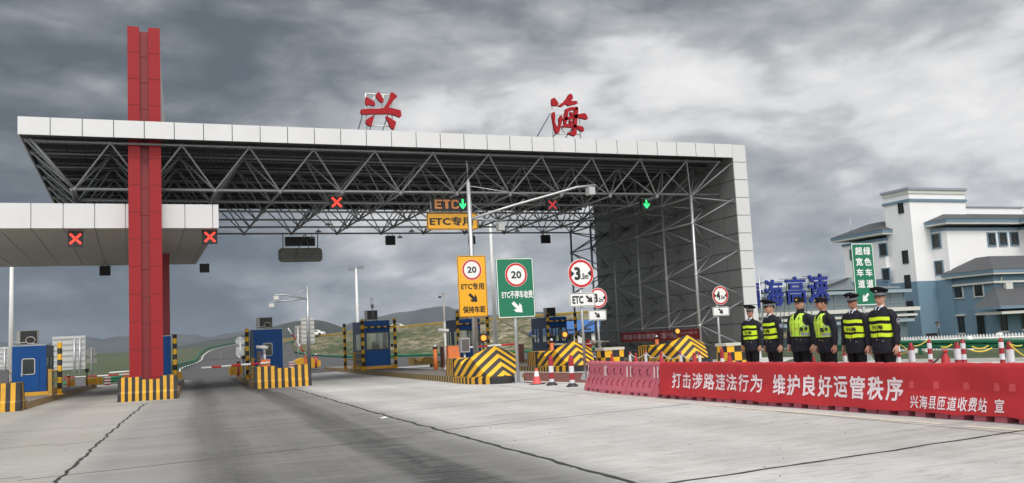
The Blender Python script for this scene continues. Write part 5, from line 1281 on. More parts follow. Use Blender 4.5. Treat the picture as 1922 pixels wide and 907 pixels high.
# gantry with two small cameras
p = AY(580.6, 690, 62); o = thing('camera_gantry', (p.x, 62, IH), 'slim grey post with two long camera arms pointing left beside the sign backs', 'camera pole'); K = V((p.x, 62, IH)); zt = HT(p.x, 62, 538)-IH
mb = MB(); mb.tube((0, 0, 0), (0, 0, zt), .13, 10, .09); mb.build('mast', galv, o)
for (a, b, c) in (((576, 561), (534, 553.2), (513, 553.6)), ((576, 560.5), (545, 564), (504.5, 567.8))):
    mb = MB(); mb.path([AY(*q, 61.9)-K for q in (a, b, c)], .05, 6); ar = mb.build('arm', galv, o)
    e = AY(c[0]+5, c[1]+5.5, 61.9)-K; mb = MB(); mb.cbox((e.x, e.y, e.z), (.30, .3, .24)); mb.build('camera', white_paint, ar)
mb = MB(); mb.tube(AY(575.5, 542, 61.9)-K, AY(550, 555.5, 61.9)-K, .03, 6); mb.build('stay_rod', galv, o)

# traffic cone and banded delineator posts
def cone(px, pyb, Yh, lab):
    p = G(px, pyb); zt = HT(p.x, p.y, 691.5); o = thing('traffic_cone', (p.x, p.y, 0), lab, 'cone'); r = .16
    mb = MB(); mb.lathe([(r, .02), (.13, .04), (.11, zt*.3), (.082, zt*.5), (.05, zt*.82), (.028, zt), (0, zt)], 18, ms=[0, 0, 0, 1, 0, 0]); mb.build('body', [mat('cone_pink', (.72, .09, .10), .5, 0, .1), sign_white], o)
    mb = MB(); mb.cbox((0, 0, .012), (.38, .38, .024)); mb.build('base', black_plastic, o)
cone(1008, 721.5, 0, 'small pink traffic cone with a white collar right of the green speed sign')
crimson = mat('crimson_band', (.33, .018, .03), .5, 0, .12, 4., dirt=.2); reflw = mat('reflective_white', (.66, .66, .70), .4, 0, .06, 4., dirt=.2)
def delineator(p, h, r, lab, bands=(1, 0, 1, 0, 1), base=True, top=True, grp='red and white banded delineator posts'):
    o = thing('delineator_post', p, lab, 'post', 0, grp); hb = h*.86; n = len(bands); mb = MB()
    for i, b in enumerate(bands): mb.tube((0, 0, hb*i/n), (0, 0, hb*(i+1)/n), r, 14, m=b, cap=False)
    mb.build('post', [crimson, reflw], o)
    if top: mb = MB(); mb.lathe([(r, hb), (r*1.02, hb+.01), (r*.62, hb+(h-hb)*.55), (r*.62, h-.02), (0, h)], 14); mb.build('top', crimson, o)
    if base: mb = MB(); mb.lathe([(r*2.3, 0), (r*2.2, .03), (r*1.15, .10), (r, .10)], 16); mb.build('base', black_plastic, o)
    return o
for px, py, pt, lab in ((1036, 723.5, 667, 'left of the two banded posts between the cone and the pink barriers'), (1074.5, 726, 666, 'right of the two banded posts, next to the pink barriers')):
    p = G(px, py); delineator((p.x, p.y, 0), HT(p.x, p.y, pt), .075, lab, bands=(1, 0, 1, 0))
# little house with a blue roof
Yh = 78; a, b = AY(1069, 672, Yh), AY(1118, 672, Yh); o = thing('small_house', ((a.x+b.x)/2, Yh, 0), 'small white house with a blue roof behind the no entry sign', 'house'); w_ = b.x-a.x+3; zt = HT(a.x, Yh, 626); zr = HT(b.x, Yh, 605)
mb = MB(); mb.box(-w_/2, w_/2, 0, 5, 0, zt); mb.build('wall', white_paint, o)
mb = MB(); mb.prism([(-w_/2-.3, -.3, zt-.05), (-w_/2-.3, -.3, zt+.1), (-w_/2-.3, 2.5, zr+.3), (-w_/2-.3, 5.3, zt+.1), (-w_/2-.3, 5.3, zt-.05)], (w_+.6, 0, 0)); mb.build('roof', mat('blue_roof', (.05, .15, .42), .45), o)
for x in (-w_*.2, w_*.12, w_*.34): mb = MB(); mb.box(x-.35, x+.35, -.02, .0, .9, 2.2); mb.build('window', glass_dark, o)
# parked truck like white machine under the wall (white parapets)
# checkered boxes
chk = bpy.data.materials.new('checker_paint'); chk.use_nodes = True; t = chk.node_tree; tcc = NN(t, 'ShaderNodeTexCoord'); ck = NN(t, 'ShaderNodeTexChecker'); ck.inputs['Color1'].default_value = (.80, .44, .015, 1); ck.inputs['Color2'].default_value = (.02, .02, .022, 1); ck.inputs['Scale'].default_value = 1/.30; mpp = NN(t, 'ShaderNodeMapping'); mpp.inputs['Location'].default_value = (.077, .01, .013); LK(t, tcc.outputs['Object'], mpp.inputs[0]); LK(t, mpp.outputs[0], ck.inputs[0]); LK(t, ck.outputs[0], t.nodes['Principled BSDF'].inputs['Base Color']); t.nodes['Principled BSDF'].inputs['Roughness'].default_value = .5
def checker_box(x0, x1, yt, Y, lab):
    a, b = AY(x0, 668, Y), AY(x1, 668, Y); o = thing('checkered_box', ((a.x+b.x)/2, Y, 0), lab, 'barrier box', 0, 'yellow and black checkered concrete boxes'); w_ = b.x-a.x; h_ = HT((a.x+b.x)/2, Y, yt)
    mb = MB(); mb.box(-w_/2, w_/2, 0, w_*.8, 0, h_-.1); mb.build('body', chk, o); mb = MB(); mb.cbox((0, w_*.4, h_-.05), (w_+.06, w_*.8+.06, .1)); mb.build('top_slab', mat('slab_cream', (.55, .53, .45), .7), o)
checker_box(1134.5, 1171, 652, 30.5, 'checkered box left of the dark red banner, behind the pink barriers')
checker_box(1365, 1400, 643.5, 27.5, 'checkered box behind the leftmost officer')
# ------------------------------------------------------------------ office building behind the officers
wall_w = mat('render_white', (.86, .86, .87), .8, 0, .04, .35, dirt=.08, dirtcol=(.55, .55, .55)); wall_b = mat('render_blue', (.165, .265, .350), .8, 0, .05, .35, dirt=.10, dirtcol=(.10, .17, .24))
trim_b = mat('trim_blue', (.16, .25, .33), .7, 0, .05); roof_t = mat('roof_tiles', (.085, .088, .095), .75, 0, .2, 1.2, fine=6.); cream = mat('trim_cream', (.62, .62, .58), .7, 0, .04)
BX, BY, GZ = 73.45, 71.56, -.55
o = thing('office_building', (BX, BY, GZ), 'white and blue office building with a square tower and dark tiled eaves', 'building'); K = V((BX, BY, GZ))
def bl(mb): mb.v = [(x-K.x, y-K.y, z-K.z) for x, y, z in mb.v]; return mb
def block(name, x0, x1, y0, y1, z0, z1, split=None, mats=None):
    mb = MB()
    if split and z0 < split < z1: mb.box(x0, x1, y0, y1, z0, split-.001, 1); mb.box(x0, x1, y0, y1, split, z1, 0)
    else: mb.box(x0, x1, y0, y1, z0, z1, 0)
    return bl(mb).build(name, mats or [wall_w, wall_b], o)
zTW = HT(BX, BY, 352); ZS = HT(BX, BY, 528)
tx1 = AY(1810, 353, BY).x-.1; ty1 = AX(1657, 364, BX).y
tw = block('tower', BX, tx1, BY, ty1, GZ, zTW-.25, ZS)
def ring(name, x0, x1, y0, y1, z0, z1, e, m, par): mb = MB(); mb.box(x0-e, x1+e, y0-e, y1+e, z0, z1); return bl(mb).build(name, m, par)
ring('cornice', BX, tx1, BY, ty1, zTW-.25, zTW, .22, mat('cap_grey', (.30, .33, .37), .7), tw); ring('cornice', BX, tx1, BY, ty1, zTW-.62, zTW-.252, .10, cream, tw)
zb_ = HT(BX, BY, 375); ring('trim_band', BX, tx1, BY, ty1, zb_-.16, zb_+.10, .14, trim_b, tw)
def win(pl, c, a0, a1, z0, z1, par, fr=trim_b, e=.12, depth=.05):
    """window on plane x=c ('x', facing west) or y=c ('y', facing south)"""
    def bx(u0, u1, w0, w1, d0, d1, mb, m=0):
        if pl == 'x': mb.box(c-d1, c-d0, min(u0, u1), max(u0, u1), w0, w1, m)
        else: mb.box(min(u0, u1), max(u0, u1), c-d1, c-d0, w0, w1, m)
    lo, hi = min(a0, a1), max(a0, a1)
    mb = MB()
    bx(lo-e, lo, z0-e, z1+e, -.01, depth+.04, mb); bx(hi, hi+e, z0-e, z1+e, -.01, depth+.04, mb); bx(lo, hi, z1, z1+e, -.01, depth+.04, mb); bx(lo-.03, hi+.03, z0-e, z0, -.01, depth+.07, mb)
    w = bl(mb).build('window', fr, par)
    mb = MB(); bx(lo, hi, z0, z1, .004, .012, mb); bl(mb).build('pane', glass_dark, w)
    mb = MB(); m_ = lo+(hi-lo)*.36; bx(m_-.03, m_+.03, z0, z1, .013, .03, mb); bx(lo, lo+.05, z0, z1, .013, .03, mb); bx(hi-.05, hi, z0, z1, .013, .03, mb); bl(mb).build('mullion', black_plastic, w)
def wx(c, x0, x1, y0, y1, par, **k):   # from pixels on a west face
    a, b = AX(x0, (y0+y1)/2, c), AX(x1, (y0+y1)/2, c); xm = (x0+x1)/2; win('x', c, a.y, b.y, AX(xm, y1, c).z, AX(xm, y0, c).z, par, **k)
def wy(c, x0, x1, y0, y1, par, **k):
    a, b = AY(x0, (y0+y1)/2, c), AY(x1, (y0+y1)/2, c); xm = (x0+x1)/2; win('y', c, a.x, b.x, AY(xm, y1, c).z, AY(xm, y0, c).z, par, **k)
for q in ((1687, 1695.5, 380, 400), (1695, 1704.5, 471, 494), (1699.5, 1709, 517, 540), (1704, 1715, 566, 600)): wx(BX, *q, tw, e=.05, fr=black_plastic)
mb = MB(); mb.box(BX+3.2, BX+4.6, BY-.02, BY-.005, GZ, GZ+1.9) if False else None
# bay to the right of the tower
X1 = 75.99; Y1 = 69.62; x2 = 96.; zE = AX(1775, 414, X1).z
bay = block('east_wing', X1, x2, Y1, 80, GZ, zE-.9, ZS)
zt0 = AX(1775, 425, X1).z
def eaves(x0, x1, y0, y1, z, par, out=.75, rise=1.3, ridge=3.0, band=True, hipx=True):
    mb = MB(); mb.box(x0-out, x1+out, y0-out, y1+out, z-.30, z+.0, 0); r = bl(mb).build('eaves_board', trim_b, par)
    mb = MB(); mb.box(x0-out+.06, x1+out-.06, y0-out+.06, y1+out-.06, z-.48, z-.302, 0); bl(mb).build('soffit', cream, r)
    mb = MB(); a, b, c, d = x0-out-.05, x1+out+.05, y0-out-.05, y1+out+.05; q = ridge
    V_ = [(a, c, z+.002), (b, c, z+.002), (b, d, z+.002), (a, d, z+.002), (a+q, c+q, z+rise), (b-q, c+q, z+rise), (b-q, d-q, z+rise), (a+q, d-q, z+rise)]
    mb.add(V_, [(0, 1, 5, 4), (1, 2, 6, 5), (2, 3, 7, 6), (3, 0, 4, 7), (4, 5, 6, 7), (3, 2, 1, 0)]); bl(mb).build('roof', roof_t, par)
    if band: mb = MB(); mb.box(x0-.12, x1+.12, y0-.12, y1+.12, z-1.05, z-.78); bl(mb).build('trim_band', trim_b, par)
eaves(X1, x2, Y1, 79, zE+.05, bay, .85, .95, 3.0)
wx(X1, 1751, 1765, 440, 465, bay); wx(X1, 1757, 1770, 491, 515, bay)
for q in ((1854, 1867, 438.5, 460.5), (1875, 1888.5, 437.5, 460), (1896.5, 1910, 437, 459.5)): wy(Y1, *q, bay)
mb = MB(); z5 = AY(1850, 390, 75.).z; mb.box(AY(1811, 390, 75).x, AY(1918, 390, 75).x, 75, 78, zE-.5, z5); pp = bl(mb).build('parapet', wall_w, o); mb = MB(); mb.box(AY(1811, 390, 75).x, AY(1918, 390, 75).x+.2, 74.85, 78.1, z5, z5+.14); bl(mb).build('cornice', mat('cap_grey', (0, 0, 0)), pp)
# right hand return wing reaching forward
X4 = AY(1913, 430, Y1).x; r4 = block('return_wing', X4, X4+10, Y1-9, Y1-.01, 6.5, zE-.9, None); eaves(X4, X4+10, Y1-9, Y1+1, zE+.06, r4, .85, .95, 3.0)
# lower wing in front
X2 = 76.30; Y2 = AX(1866, 540, X2).y; zL = AX(1857, 507, X2).z
lw = block('lower_wing', X2, x2+3, Y2, Y1-.01, GZ, zL-.5, 99, [wall_b, wall_b]); eaves(X2, x2+3, Y2, Y1-.02, zL, lw, .8, 1.45, 2.4)
mb = MB(); mb.box(X2-.35, x2+3.4, Y2-.35, Y1-.03, zL-1.30, zL-1.1); bl(mb).build('cornice', cream, lw)
whf = cream
wx(X2, 1763.5, 1775, 541, 561, lw, fr=whf); wx(X2, 1791, 1807, 538.5, 559, lw, fr=whf); wx(X2, 1829.5, 1845.5, 535, 556, lw, fr=whf)
def tall(x0, x1, y0, y1, c=X2, door=False):
    wx(c, x0, x1, y0, y1, lw, fr=trim_b, e=.03)
    a, b = AX(x0-2, y0, c), AX(x1+1, y0, c); mb = MB(); mb.box(c-.22, c-.005, b.y, a.y, a.z+.02, a.z+.18); bl(mb).build('lintel', cream, lw)
    if not door: a, b = AX(x0-1, y1, c), AX(x1+1, y1, c); mb = MB(); mb.box(c-.22, c-.005, b.y, a.y, b.z-.2, b.z-.06); bl(mb).build('sill', cream, lw)
tall(1769, 1779, 592, 637, door=True); tall(1799, 1812, 594, 624); tall(1835, 1850, 592, 634, door=True)
# south face of the lower wing
def tally(x0, x1, y0, y1):
    wy(Y2, x0, x1, y0, y1, lw, fr=trim_b, e=.03); a, b = AY(x0-2, y0, Y2), AY(x1+2, y0, Y2); mb = MB(); mb.box(a.x, b.x, Y2-.2, Y2-.005, a.z+.02, a.z+.18); bl(mb).build('lintel', cream, lw)
    a, b = AY(x0-1, y1, Y2), AY(x1+1, y1, Y2); mb = MB(); mb.box(a.x, b.x, Y2-.2, Y2-.005, a.z-.2, a.z-.06); bl(mb).build('sill', cream, lw)
tally(1876, 1890, 589.5, 621); tally(1916, 1932, 588, 617)
# porch roof, air conditioner, drain pipe
px_ = AY(1868, 575, Y2-2.5); zP = px_.z; mb = MB(); xa_ = px_.x
mb.add([(xa_, Y2-3, zP), (xa_+16, Y2-3, zP), (xa_+16, Y2, zP+1.9), (xa_+3.2, Y2, zP+1.9), (xa_, Y2, zP), (xa_+16, Y2, zP)], [(0, 1, 2, 3), (0, 3, 4), (0, 4, 5, 1)]); rf = bl(mb).build('porch_roof', roof_t, lw)
mb = MB(); mb.box(xa_-.05, xa_+16, Y2-3.1, Y2-.01, zP-.28, zP-.005); bl(mb).build('porch_eaves', trim_b, rf); mb = MB(); mb.box(xa_+.3, xa_+16, Y2-2.9, Y2-.02, zP-.75, zP-.5); bl(mb).build('porch_beam', cream, rf)
c, w_, h_ = (AY(1888, 538, Y2), .0, 0); mb = MB(); mb.box(c.x-.45, c.x+.45, Y2-.42, Y2-.05, c.z-.33, c.z+.33); bl(mb).build('air_conditioner', cream, lw)
mb = MB(); q = AY(1875, 520, Y2); mb.tube((q.x, Y2-.3, q.z), (q.x, Y2-.12, q.z-.7), .06, 8); bl(mb).build('drain_pipe', cream, lw)
# wing to the left of the tower
X0_ = 73.0; yw = AX(1586, 500, X0_).y; zW = AX(1660, 432, X0_).z
ww = block('west_wing', X0_, BX+8, ty1+.02, yw, GZ, zW-.9, ZS+.6); eaves(X0_, BX+8, ty1+.03, yw, zW-.02, ww, .9, 1.25, 3.0)
for q in ((1652, 1665, 458, 480), (1657.5, 1670, 505, 526), (1597, 1601, 470, 487)): wx(X0_, *q, ww)
mb = MB(); q = AX(1597, 426, X0_+2); mb.tube((q.x, q.y, zW), (q.x, q.y, q.z+1), .04, 6); bl(mb).build('aerial', galv, ww)
mb = MB(); q = AX(1752, 412, X1+1); mb.tube((q.x, q.y, zE), (q.x, q.y, zE+1.3), .05, 6); bl(mb).build('vent_pipe', steel_dark, bay)
mb = MB(); a, b = AX(1739, 636, BX+1), AX(1758, 624, BX+1)
# dark garage opening
p, q = AY(1739, 636, BY-.02), AY(1759, 625, BY-.02); mb = MB(); mb.box(p.x, q.x, BY-.03, BY-.012, p.z, q.z); bl(mb).build('garage_opening', mat('opening_dark', (.02, .018, .018), .8), tw)

# glazed low hall between the wall and the tower, blue channel letters in front
gh = thing('glazed_hall', (56, 66, GZ), 'low glazed hall with pale roof bands behind the blue letters', 'building'); K2 = V((56, 66, GZ))
def g2(mb): mb.v = [(x-K2.x, y-K2.y, z-K2.z) for x, y, z in mb.v]; return mb
gx0, gx1, gy = 48., 66., 66.
def zz(px, py, Y=66.): return AY(px, py, Y).z
zg = zz(1500, 553); mb = MB(); mb.box(gx0, gx1, gy, gy+14, GZ, zg); g2(mb).build('glass_body', mat('hall_glass', (.16, .215, .24), .18, .3, .2, .2, spec=.6), gh)
for py, th, ou, m_ in ((556, .28, .5, mat('pale_blue_trim', (.30, .38, .43), .5)), (592.5, .34, .9, cream), (603, .22, .7, cream), (614, .3, .5, mat('pale_blue_trim', (0, 0, 0)))):
    z = zz(1500, py); mb = MB(); mb.box(gx0-ou, gx1+ou, gy-ou, gy+14, z, z+th); g2(mb).build('roof_band', m_, gh)
mb = MB()
for i in range(12):
    x = gx0+i*(gx1-gx0)/11; mb.box(x-.04, x+.04, gy-.05, gy-.003, zz(1500, 592)+.4, zg)
for z_ in (zz(1500, 575), zz(1500, 583)): mb.box(gx0, gx1, gy-.045, gy-.002, z_-.03, z_+.03)
g2(mb).build('mullion', steel_dark, gh)
# tile roof sloping up towards the tower
a, b, c = AY(1540, 541, 66.5), AY(1592, 521, 66.5), AY(1560, 532, 66.5); mb = MB()
mb.prism([(a.x-7, 66.4, zg+.29), (gx1, 66.4, zg+.29), (gx1, 66.4, b.z-.95), (b.x+.35, 66.4, b.z-.8), (b.x+.3, 66.4, b.z), (b.x, 66.4, b.z-.02), (c.x, 66.4, c.z), (a.x, 66.4, a.z)], (0, 8, 0)); g2(mb).build('roof', mat('hall_roof', (.20, .23, .25), .6, 0, .12), gh)
cap = [AY(1537, 544, 66.2), AY(1560, 534, 66.2), AY(1592, 522.5, 66.2)]; mb = MB(); mb.path(cap, .09, 6); g2(mb).build('ridge_cap', roof_t, gh)
blue_letter = mat('blue_letter', (.014, .032, .25), .45, 0, .1)
for ch, x0, x1, y0, y1, nm in (('青', 1395, 1430.5, 528, 579, 'partly hidden by the white edge of the panelled wall'), ('海', 1435.5, 1469.5, 525, 575, 'second of the four, behind the officer with glasses'), ('高', 1475, 1512, 519, 571, 'third of the four, above the first officer in a yellow vest'), ('速', 1517, 1554.5, 514, 568, 'fourth of the four, above the second officer in a yellow vest')):
    Yl = 57.; c, w_, h_ = pw(x0, x1, y0, y1, Yl); p = thing('channel_letter', (c.x, Yl, GZ), 'big blue character, '+nm, 'sign', 0, 'big blue characters in a row')
    mb = MB(); vs_, fs_ = text_geo(ch, .014, .09); xx0 = min(v[0] for v in vs_); xx1 = max(v[0] for v in vs_); z0 = min(v[1] for v in vs_); z1 = max(v[1] for v in vs_)
    mb.add([((v[0]-(xx0+xx1)/2)*w_/(xx1-xx0), -v[2], c.z-GZ+(v[1]-(z0+z1)/2)*h_/(z1-z0)) for v in vs_], fs_); mb.build('character', blue_letter, p)
    mb = MB(); zc = c.z-GZ
    for dx in (-w_*.36, w_*.36): mb.tube((dx, .16, 0), (dx, .16, zc+h_*.42), .04, 6); mb.tube((dx, .2, zc+h_*.2), (dx+.1, 1.6, 0), .03, 6)
    for dz in (-.28, .1, .42): mb.tube((-w_*.7, .14, zc+h_*dz), (w_*.7, .14, zc+h_*dz), .03, 6)
    mb.build('frame', steel_dark, p)
p = AY(1431, 600, 56.6); mb = MB(); mb.tube((0, 0, 0), (0, 0, HT(p.x, 56.6, 501)-GZ), .07, 8, .05); tag(mb.build('flag_pole', galv, loc=(p.x, 56.6, GZ)), 'bare grey pole rising between the first two blue characters', 'pole')
# garden lamp
p = AY(1764, 640, 64); lt = thing('garden_lamp', (p.x, 64, GZ), 'black garden lamp post in front of the blue tower wall', 'street lamp'); z1 = HT(p.x, 64, 603)-GZ
mb = MB(); mb.tube((0, 0, 0), (0, 0, z1-.6), .06, 8); mb.build('post', black_plastic, lt); mb = MB(); mb.lathe([(.06, z1-.62), (.20, z1-.15)], 8); mb.build('lantern', mat('lamp_glass', (.35, .36, .36), .3), lt); mb = MB(); mb.lathe([(.34, z1-.15), (.32, z1-.09), (.06, z1), (0, z1)], 8); mb.build('lamp_shade', black_plastic, lt)

# green guard rail, picket fence, verge
def wbeam(name, pts, lab, m_, h=.31, postdz=.75, every=2, thick=.05, gz=None, post_m=None, grp=None):
    o = thing(name, pts[0], lab, 'guardrail', 0, grp); b = V(pts[0]); P = [V(p)-b for p in pts]; mb = MB()
    prof = [(-.5, 0), (-.36, -1), (-.14, -1), (0, 0), (.14, -1), (.36, -1), (.5, 0)]
    rows = []
    for i, p in enumerate(P):
        d = (P[min(i+1, len(P)-1)]-P[max(i-1, 0)]).normalized(); n = V((d.y, -d.x, 0))*.07
        rows.append([p+V((0, 0, z*h-h/2))-n*k*1. for z, k in prof])
    k = len(prof); vs = [q for r in rows for q in r]; mb.add(vs, [(i*k+j, (i+1)*k+j, (i+1)*k+j+1, i*k+j+1) for i in range(len(rows)-1) for j in range(k-1)], 0, None, False)
    mb.build('rail', m_, o)
    for i in range(0, len(P), every):
        d = (P[min(i+1, len(P)-1)]-P[max(i-1, 0)]).normalized(); n = V((-d.y, d.x, 0))*.02
        mb = MB(); mb.tube(P[i]+n+V((0, 0, -h/2-postdz+.1)), P[i]+n+V((0, 0, .02)), .06, 6); mb.build('post', post_m or m_, o)
    return o
def sub(A, n):
    out = []
    for a, b in zip(A, A[1:]): out += [a.lerp(b, k/n) for k in range(n)]
    return out+[A[-1]]
rl = [AD(1560, 646, 42), AD(1690, 639, 37.5), AD(1800, 637.5, 35), AD(1922, 636.5, 32.5), AD(2000, 635.5, 31)]
wbeam('guardrail', sub(rl, 3), 'green steel guardrail behind the banded posts at the right', green_rail, .33, .8, 2)
mb = MB(); p0, p1 = AD(1600, 642, 44), AD(1990, 636, 37); p0.z = p1.z = 0; L_ = (p1-p0); n = 70; d = L_.normalized(); pf = thing('picket_fence', (p0.x, p0.y, 0.01), 'low white picket fence seen above and below the green guardrail', 'fence'); zt_ = .62
for i in range(n):
    q = L_*(i/n); q.z = 0; s_ = d*.035; s_.z = 0; mb.prism([q-s_, q+s_, q+s_+V((0, 0, .56)), q+V((0, 0, .64)), q-s_+V((0, 0, .56))], (.02, -.02, 0))
pk = mb.build('pickets', white_paint, pf, kind='stuff')
mb = MB(); Lz = L_.copy(); Lz.z = 0
for z in (.15, .46): mb.tube(V((0, 0, z)), Lz+V((0, 0, z)), .035, 6)
mb.build('rail', white_paint, pf)
for px, py, w_ in ((1704, 640, 7), (1738, 638, 11), (1819, 632, 13), (1876, 625, 13), (1716, 641, 8)):
    p = AD(px, py, 39.5); r = w_/2/FPX*39.5; mb = MB(); mb.lathe([(r, 0), (r, p.z-.08), (r*.8, p.z), (0, p.z+.02)], 14); tag(mb.build('fence_pier', white_paint, loc=(p.x, p.y, 0)), 'white round-topped pier in the picket fence '+{1704: 'at its left end, the smallest', 1716: 'next to the left end', 1738: 'in front of the dark garage opening', 1819: 'before the first tall window of the lower wing', 1876: 'the tallest, at the right'}[px], 'pier', 'white piers of the picket fence')
# verge and kerb behind the median

# ramp guard rails and the motorway rail
gr1 = [AD(300, 690, 62), AD(334.6, 681.5, 84), AD(350, 678.2, 100), AD(363.7, 675.0, 118), AD(369, 670, 130), AD(373, 662.5, 148), AD(386, 653.5, 172), AD(412.6, 646.8, 208), AD(441.7, 642, 248), AD(475, 639, 290)]
wbeam('guardrail', sub(gr1, 3), 'green guardrail curving along the outside of the climbing ramp', green_rail, .42, .7, 1)
gr2 = [AD(556, 637.5, 235), AD(545.8, 640.5, 215), AD(534, 645.5, 190), AD(532, 650.5, 172), AD(545.8, 658.5, 150), AD(590, 665, 122), AD(648, 667.5, 98), AD(700, 666.5, 93), AD(780, 664.5, 88), AD(860, 661.5, 84), AD(960, 659, 79), AD(1130, 651, 73)]
wbeam('guardrail', sub(gr2, 4), 'green guardrail winding along the foot of the grassy bank', green_rail, .42, .75, 1)
gr0 = [AD(120, 718, 66), AD(170, 712, 66), AD(240, 703, 68)]; wbeam('guardrail', sub(gr0, 4), 'green guardrail at the edge of the grassland left of the red column', green_rail, .40, .7, 1)
ye = mat('ochre_barrier', (.50, .34, .06), .6, 0, .12, .3, dirt=.3)
yr = [crl(TO, u)+V((0, 0, .42)) for u in lin(0, 10, 61)]
wbeam('guardrail', yr, 'ochre barrier along the top of the grassy bank beside the motorway', ye, .38, .6, 3)
for p_ in yr[:1]: pass
# cars on the motorway
def car(px, py, D, L_, az, lab, col_):
    p = AD(px, py, D); o = thing('white_car', p, lab, 'car', az); W_ = 1.75
    prof = [(-.5, .28), (-.5, .62), (-.47, .80), (-.36, .86), (-.24, 1.22), (-.02, 1.42), (.14, 1.40), (.27, 1.0), (.46, .88), (.5, .66), (.5, .28)]
    mb = MB(); mb.prism([(x*L_, -W_/2, z) for x, z in prof], (0, W_, 0)); bd = mb.build('body', col_, o)
    mb = MB()
    for y in (-W_/2-.006, W_/2+.001): mb.prism([(x*L_, y, z) for x, z in ((-.22, .92), (-.17, 1.2), (-.02, 1.34), (.12, 1.33), (.22, .96))], (0, .005, 0))
    mb.build('side_window', glass_dark, o)
    for x in (-.31*L_, .31*L_):
        for y in (-W_/2, W_/2):
            mb = MB(); mb.tube((x, y-.1, .33), (x, y+.1, .33), .33, 14); mb.build('wheel', black_plastic, o)
car(592, 630.5, 223, 4.5, R_(-30), 'white car driving on the motorway half behind the pale sign back', white_paint)
p = crl(TO, 4.6)+V((0, 0, 0))
car(746, 619.5, 212, 4.6, R_(-28), 'white car on the motorway above the bank, left of the white camera post', white_paint)
# ------------------------------------------------------------------ pink barriers, banner, posts
pink = mat('pink_plastic', (.54, .13, .175), .5, 0, .10, 2.5, dirt=.25, dirtcol=(.42, .12, .15)); pink_d = mat('pink_shade_chevron', (.26, .030, .055), .55, 0, .1)  # darker pink for the painted shade of the recesses and for the chevrons
BLn = [V((10.74, 21.8, 0)), V((10.50, 20.32, 0)), V((10.40, 19.0, 0)), V((10.34, 17.68, 0))]+[V((10.33-.012*k, 17.68-1.335*k, 0)) for k in range(1, 10)]
BH = .735
def bx_(z): return .0+.12*min(1, max(0, (z-.08)/.28))+.02*max(0, (z-.36)/.38)
def water_barrier(L_):
    o = thing('water_barrier', (0, 0, 0), 'x', 'barrier', 0, 'pink plastic water filled barriers in a row'); mb = MB(); W_ = .42
    def seg(y0, y1, zb, zt=BH):
        zs_ = [zb, .10, .36, .64, .665, zt-.02, zt]; pf_ = [(bx_(z), z) for z in zs_[:4]]+[(bx_(.66)-.018, .665), (bx_(.7)-.018, zt-.02), (bx_(.7)+.012, zt)]
        pts = [(x, y0, z) for x, z in pf_]+[(W_-x, y0, z) for x, z in reversed(pf_)]
        mb.prism(pts, (0, y1-y0, 0), 0)
    L2 = L_-.03; n = [(.015, .20, 0.), (.20, .36, .075), (.36, .62, 0.), (.62, .76, .075), (.76, 1., 0.)]
    for a, b, zb in ((0.015, .18, 0), (.18, .31, .07), (.31, .45, 0), (.45, .55, .07), (.55, .69, 0), (.69, .82, .07), (.82, .985, 0)):
        seg(a*L_, b*L_, zb)
    for a in (.06, .33, .60, .86): mb.cbox((.21, a*L_+.03, BH+.006), (.10, .12, .02), 0)
    mb.build('body', pink, o)
    for k, y in enumerate((.27, .55, .83)):
        mb = MB(); yc = y*L_; R = .095; zc = .525
        T = Matrix.Translation((bx_(zc)-.004, yc, zc)) @ Matrix.Rotation(R_(-90), 4, 'Z')
        mb.disc((0, 0), R*.86, -.004, 0, m=1, T=T, n=20); mb.disc((0, 0), R*1.05, -.018, -.001, m=0, T=T, n=20, r2=R*.84); mb.disc((R*.25, -.012), R*.55, -.006, -.0042, m=0, T=T, n=16)  # darker discs stand proud; the shade of the hollows is put into their colour
        mb.build('recess_ring', [pink, pink_d], o)
    for k in range(4):
        yc = L_*(.16+.225*k); mb = MB()
        for sg in (-1, 1):
            P = [(-.03, 0), (.045, .060*sg), (.024, .078*sg), (-.065, .0)]
            q = [(bx_(.27+b)-.012, yc-a*1., .27+b) for a, b in P]; q2 = [(x+.02, y, z) for x, y, z in q]; mb.add(q+q2, [(0, 1, 2, 3), (0, 4, 5, 1), (1, 5, 6, 2), (2, 6, 7, 3)])
        mb.build('chevron', pink_d, o)
    for yc in (.045*L_+.02, .955*L_-.02):
        mb = MB(); mb.prism([(bx_(.42)-.008, yc-.016, .40), (bx_(.42)-.008, yc+.016, .40), (bx_(.66)-.008, yc+.016, .66), (bx_(.66)-.008, yc-.016, .66)], (.012, 0, 0)); mb.build('reflective_strip', sign_white, o)
    return o
WB = None
for i, (a, b) in enumerate(zip(BLn, BLn[1:])):
    rz = atan2(-(a.x-b.x), (a.y-b.y))
    names = ['first pink water barrier at the left end of the row', 'second pink water barrier from the left end of the row', 'third pink water barrier from the left end of the row', 'fourth pink water barrier, half covered by the left end of the red banner']
    lab = names[i] if i < 4 else 'pink barrier showing only feet under the red banner, below '+{4: 'its first characters', 5: 'its fourth character', 6: 'its seventh character', 7: 'its gap', 8: 'its second phrase', 9: 'its last large characters', 10: 'its first small characters', 11: 'its last small characters'}.get(i, 'its right end')
    if WB is None: WB = water_barrier(1.335); WB.location = b; WB.rotation_euler = (0, 0, rz); WB['label'] = lab; q = WB
    else: q = dup(WB, b, rz+(R_((-1.0, 1.2, -.6, .4)[i % 4]) if i < 3 else 0), lab)
    q.scale = (1, (a-b).length/1.335, 1)
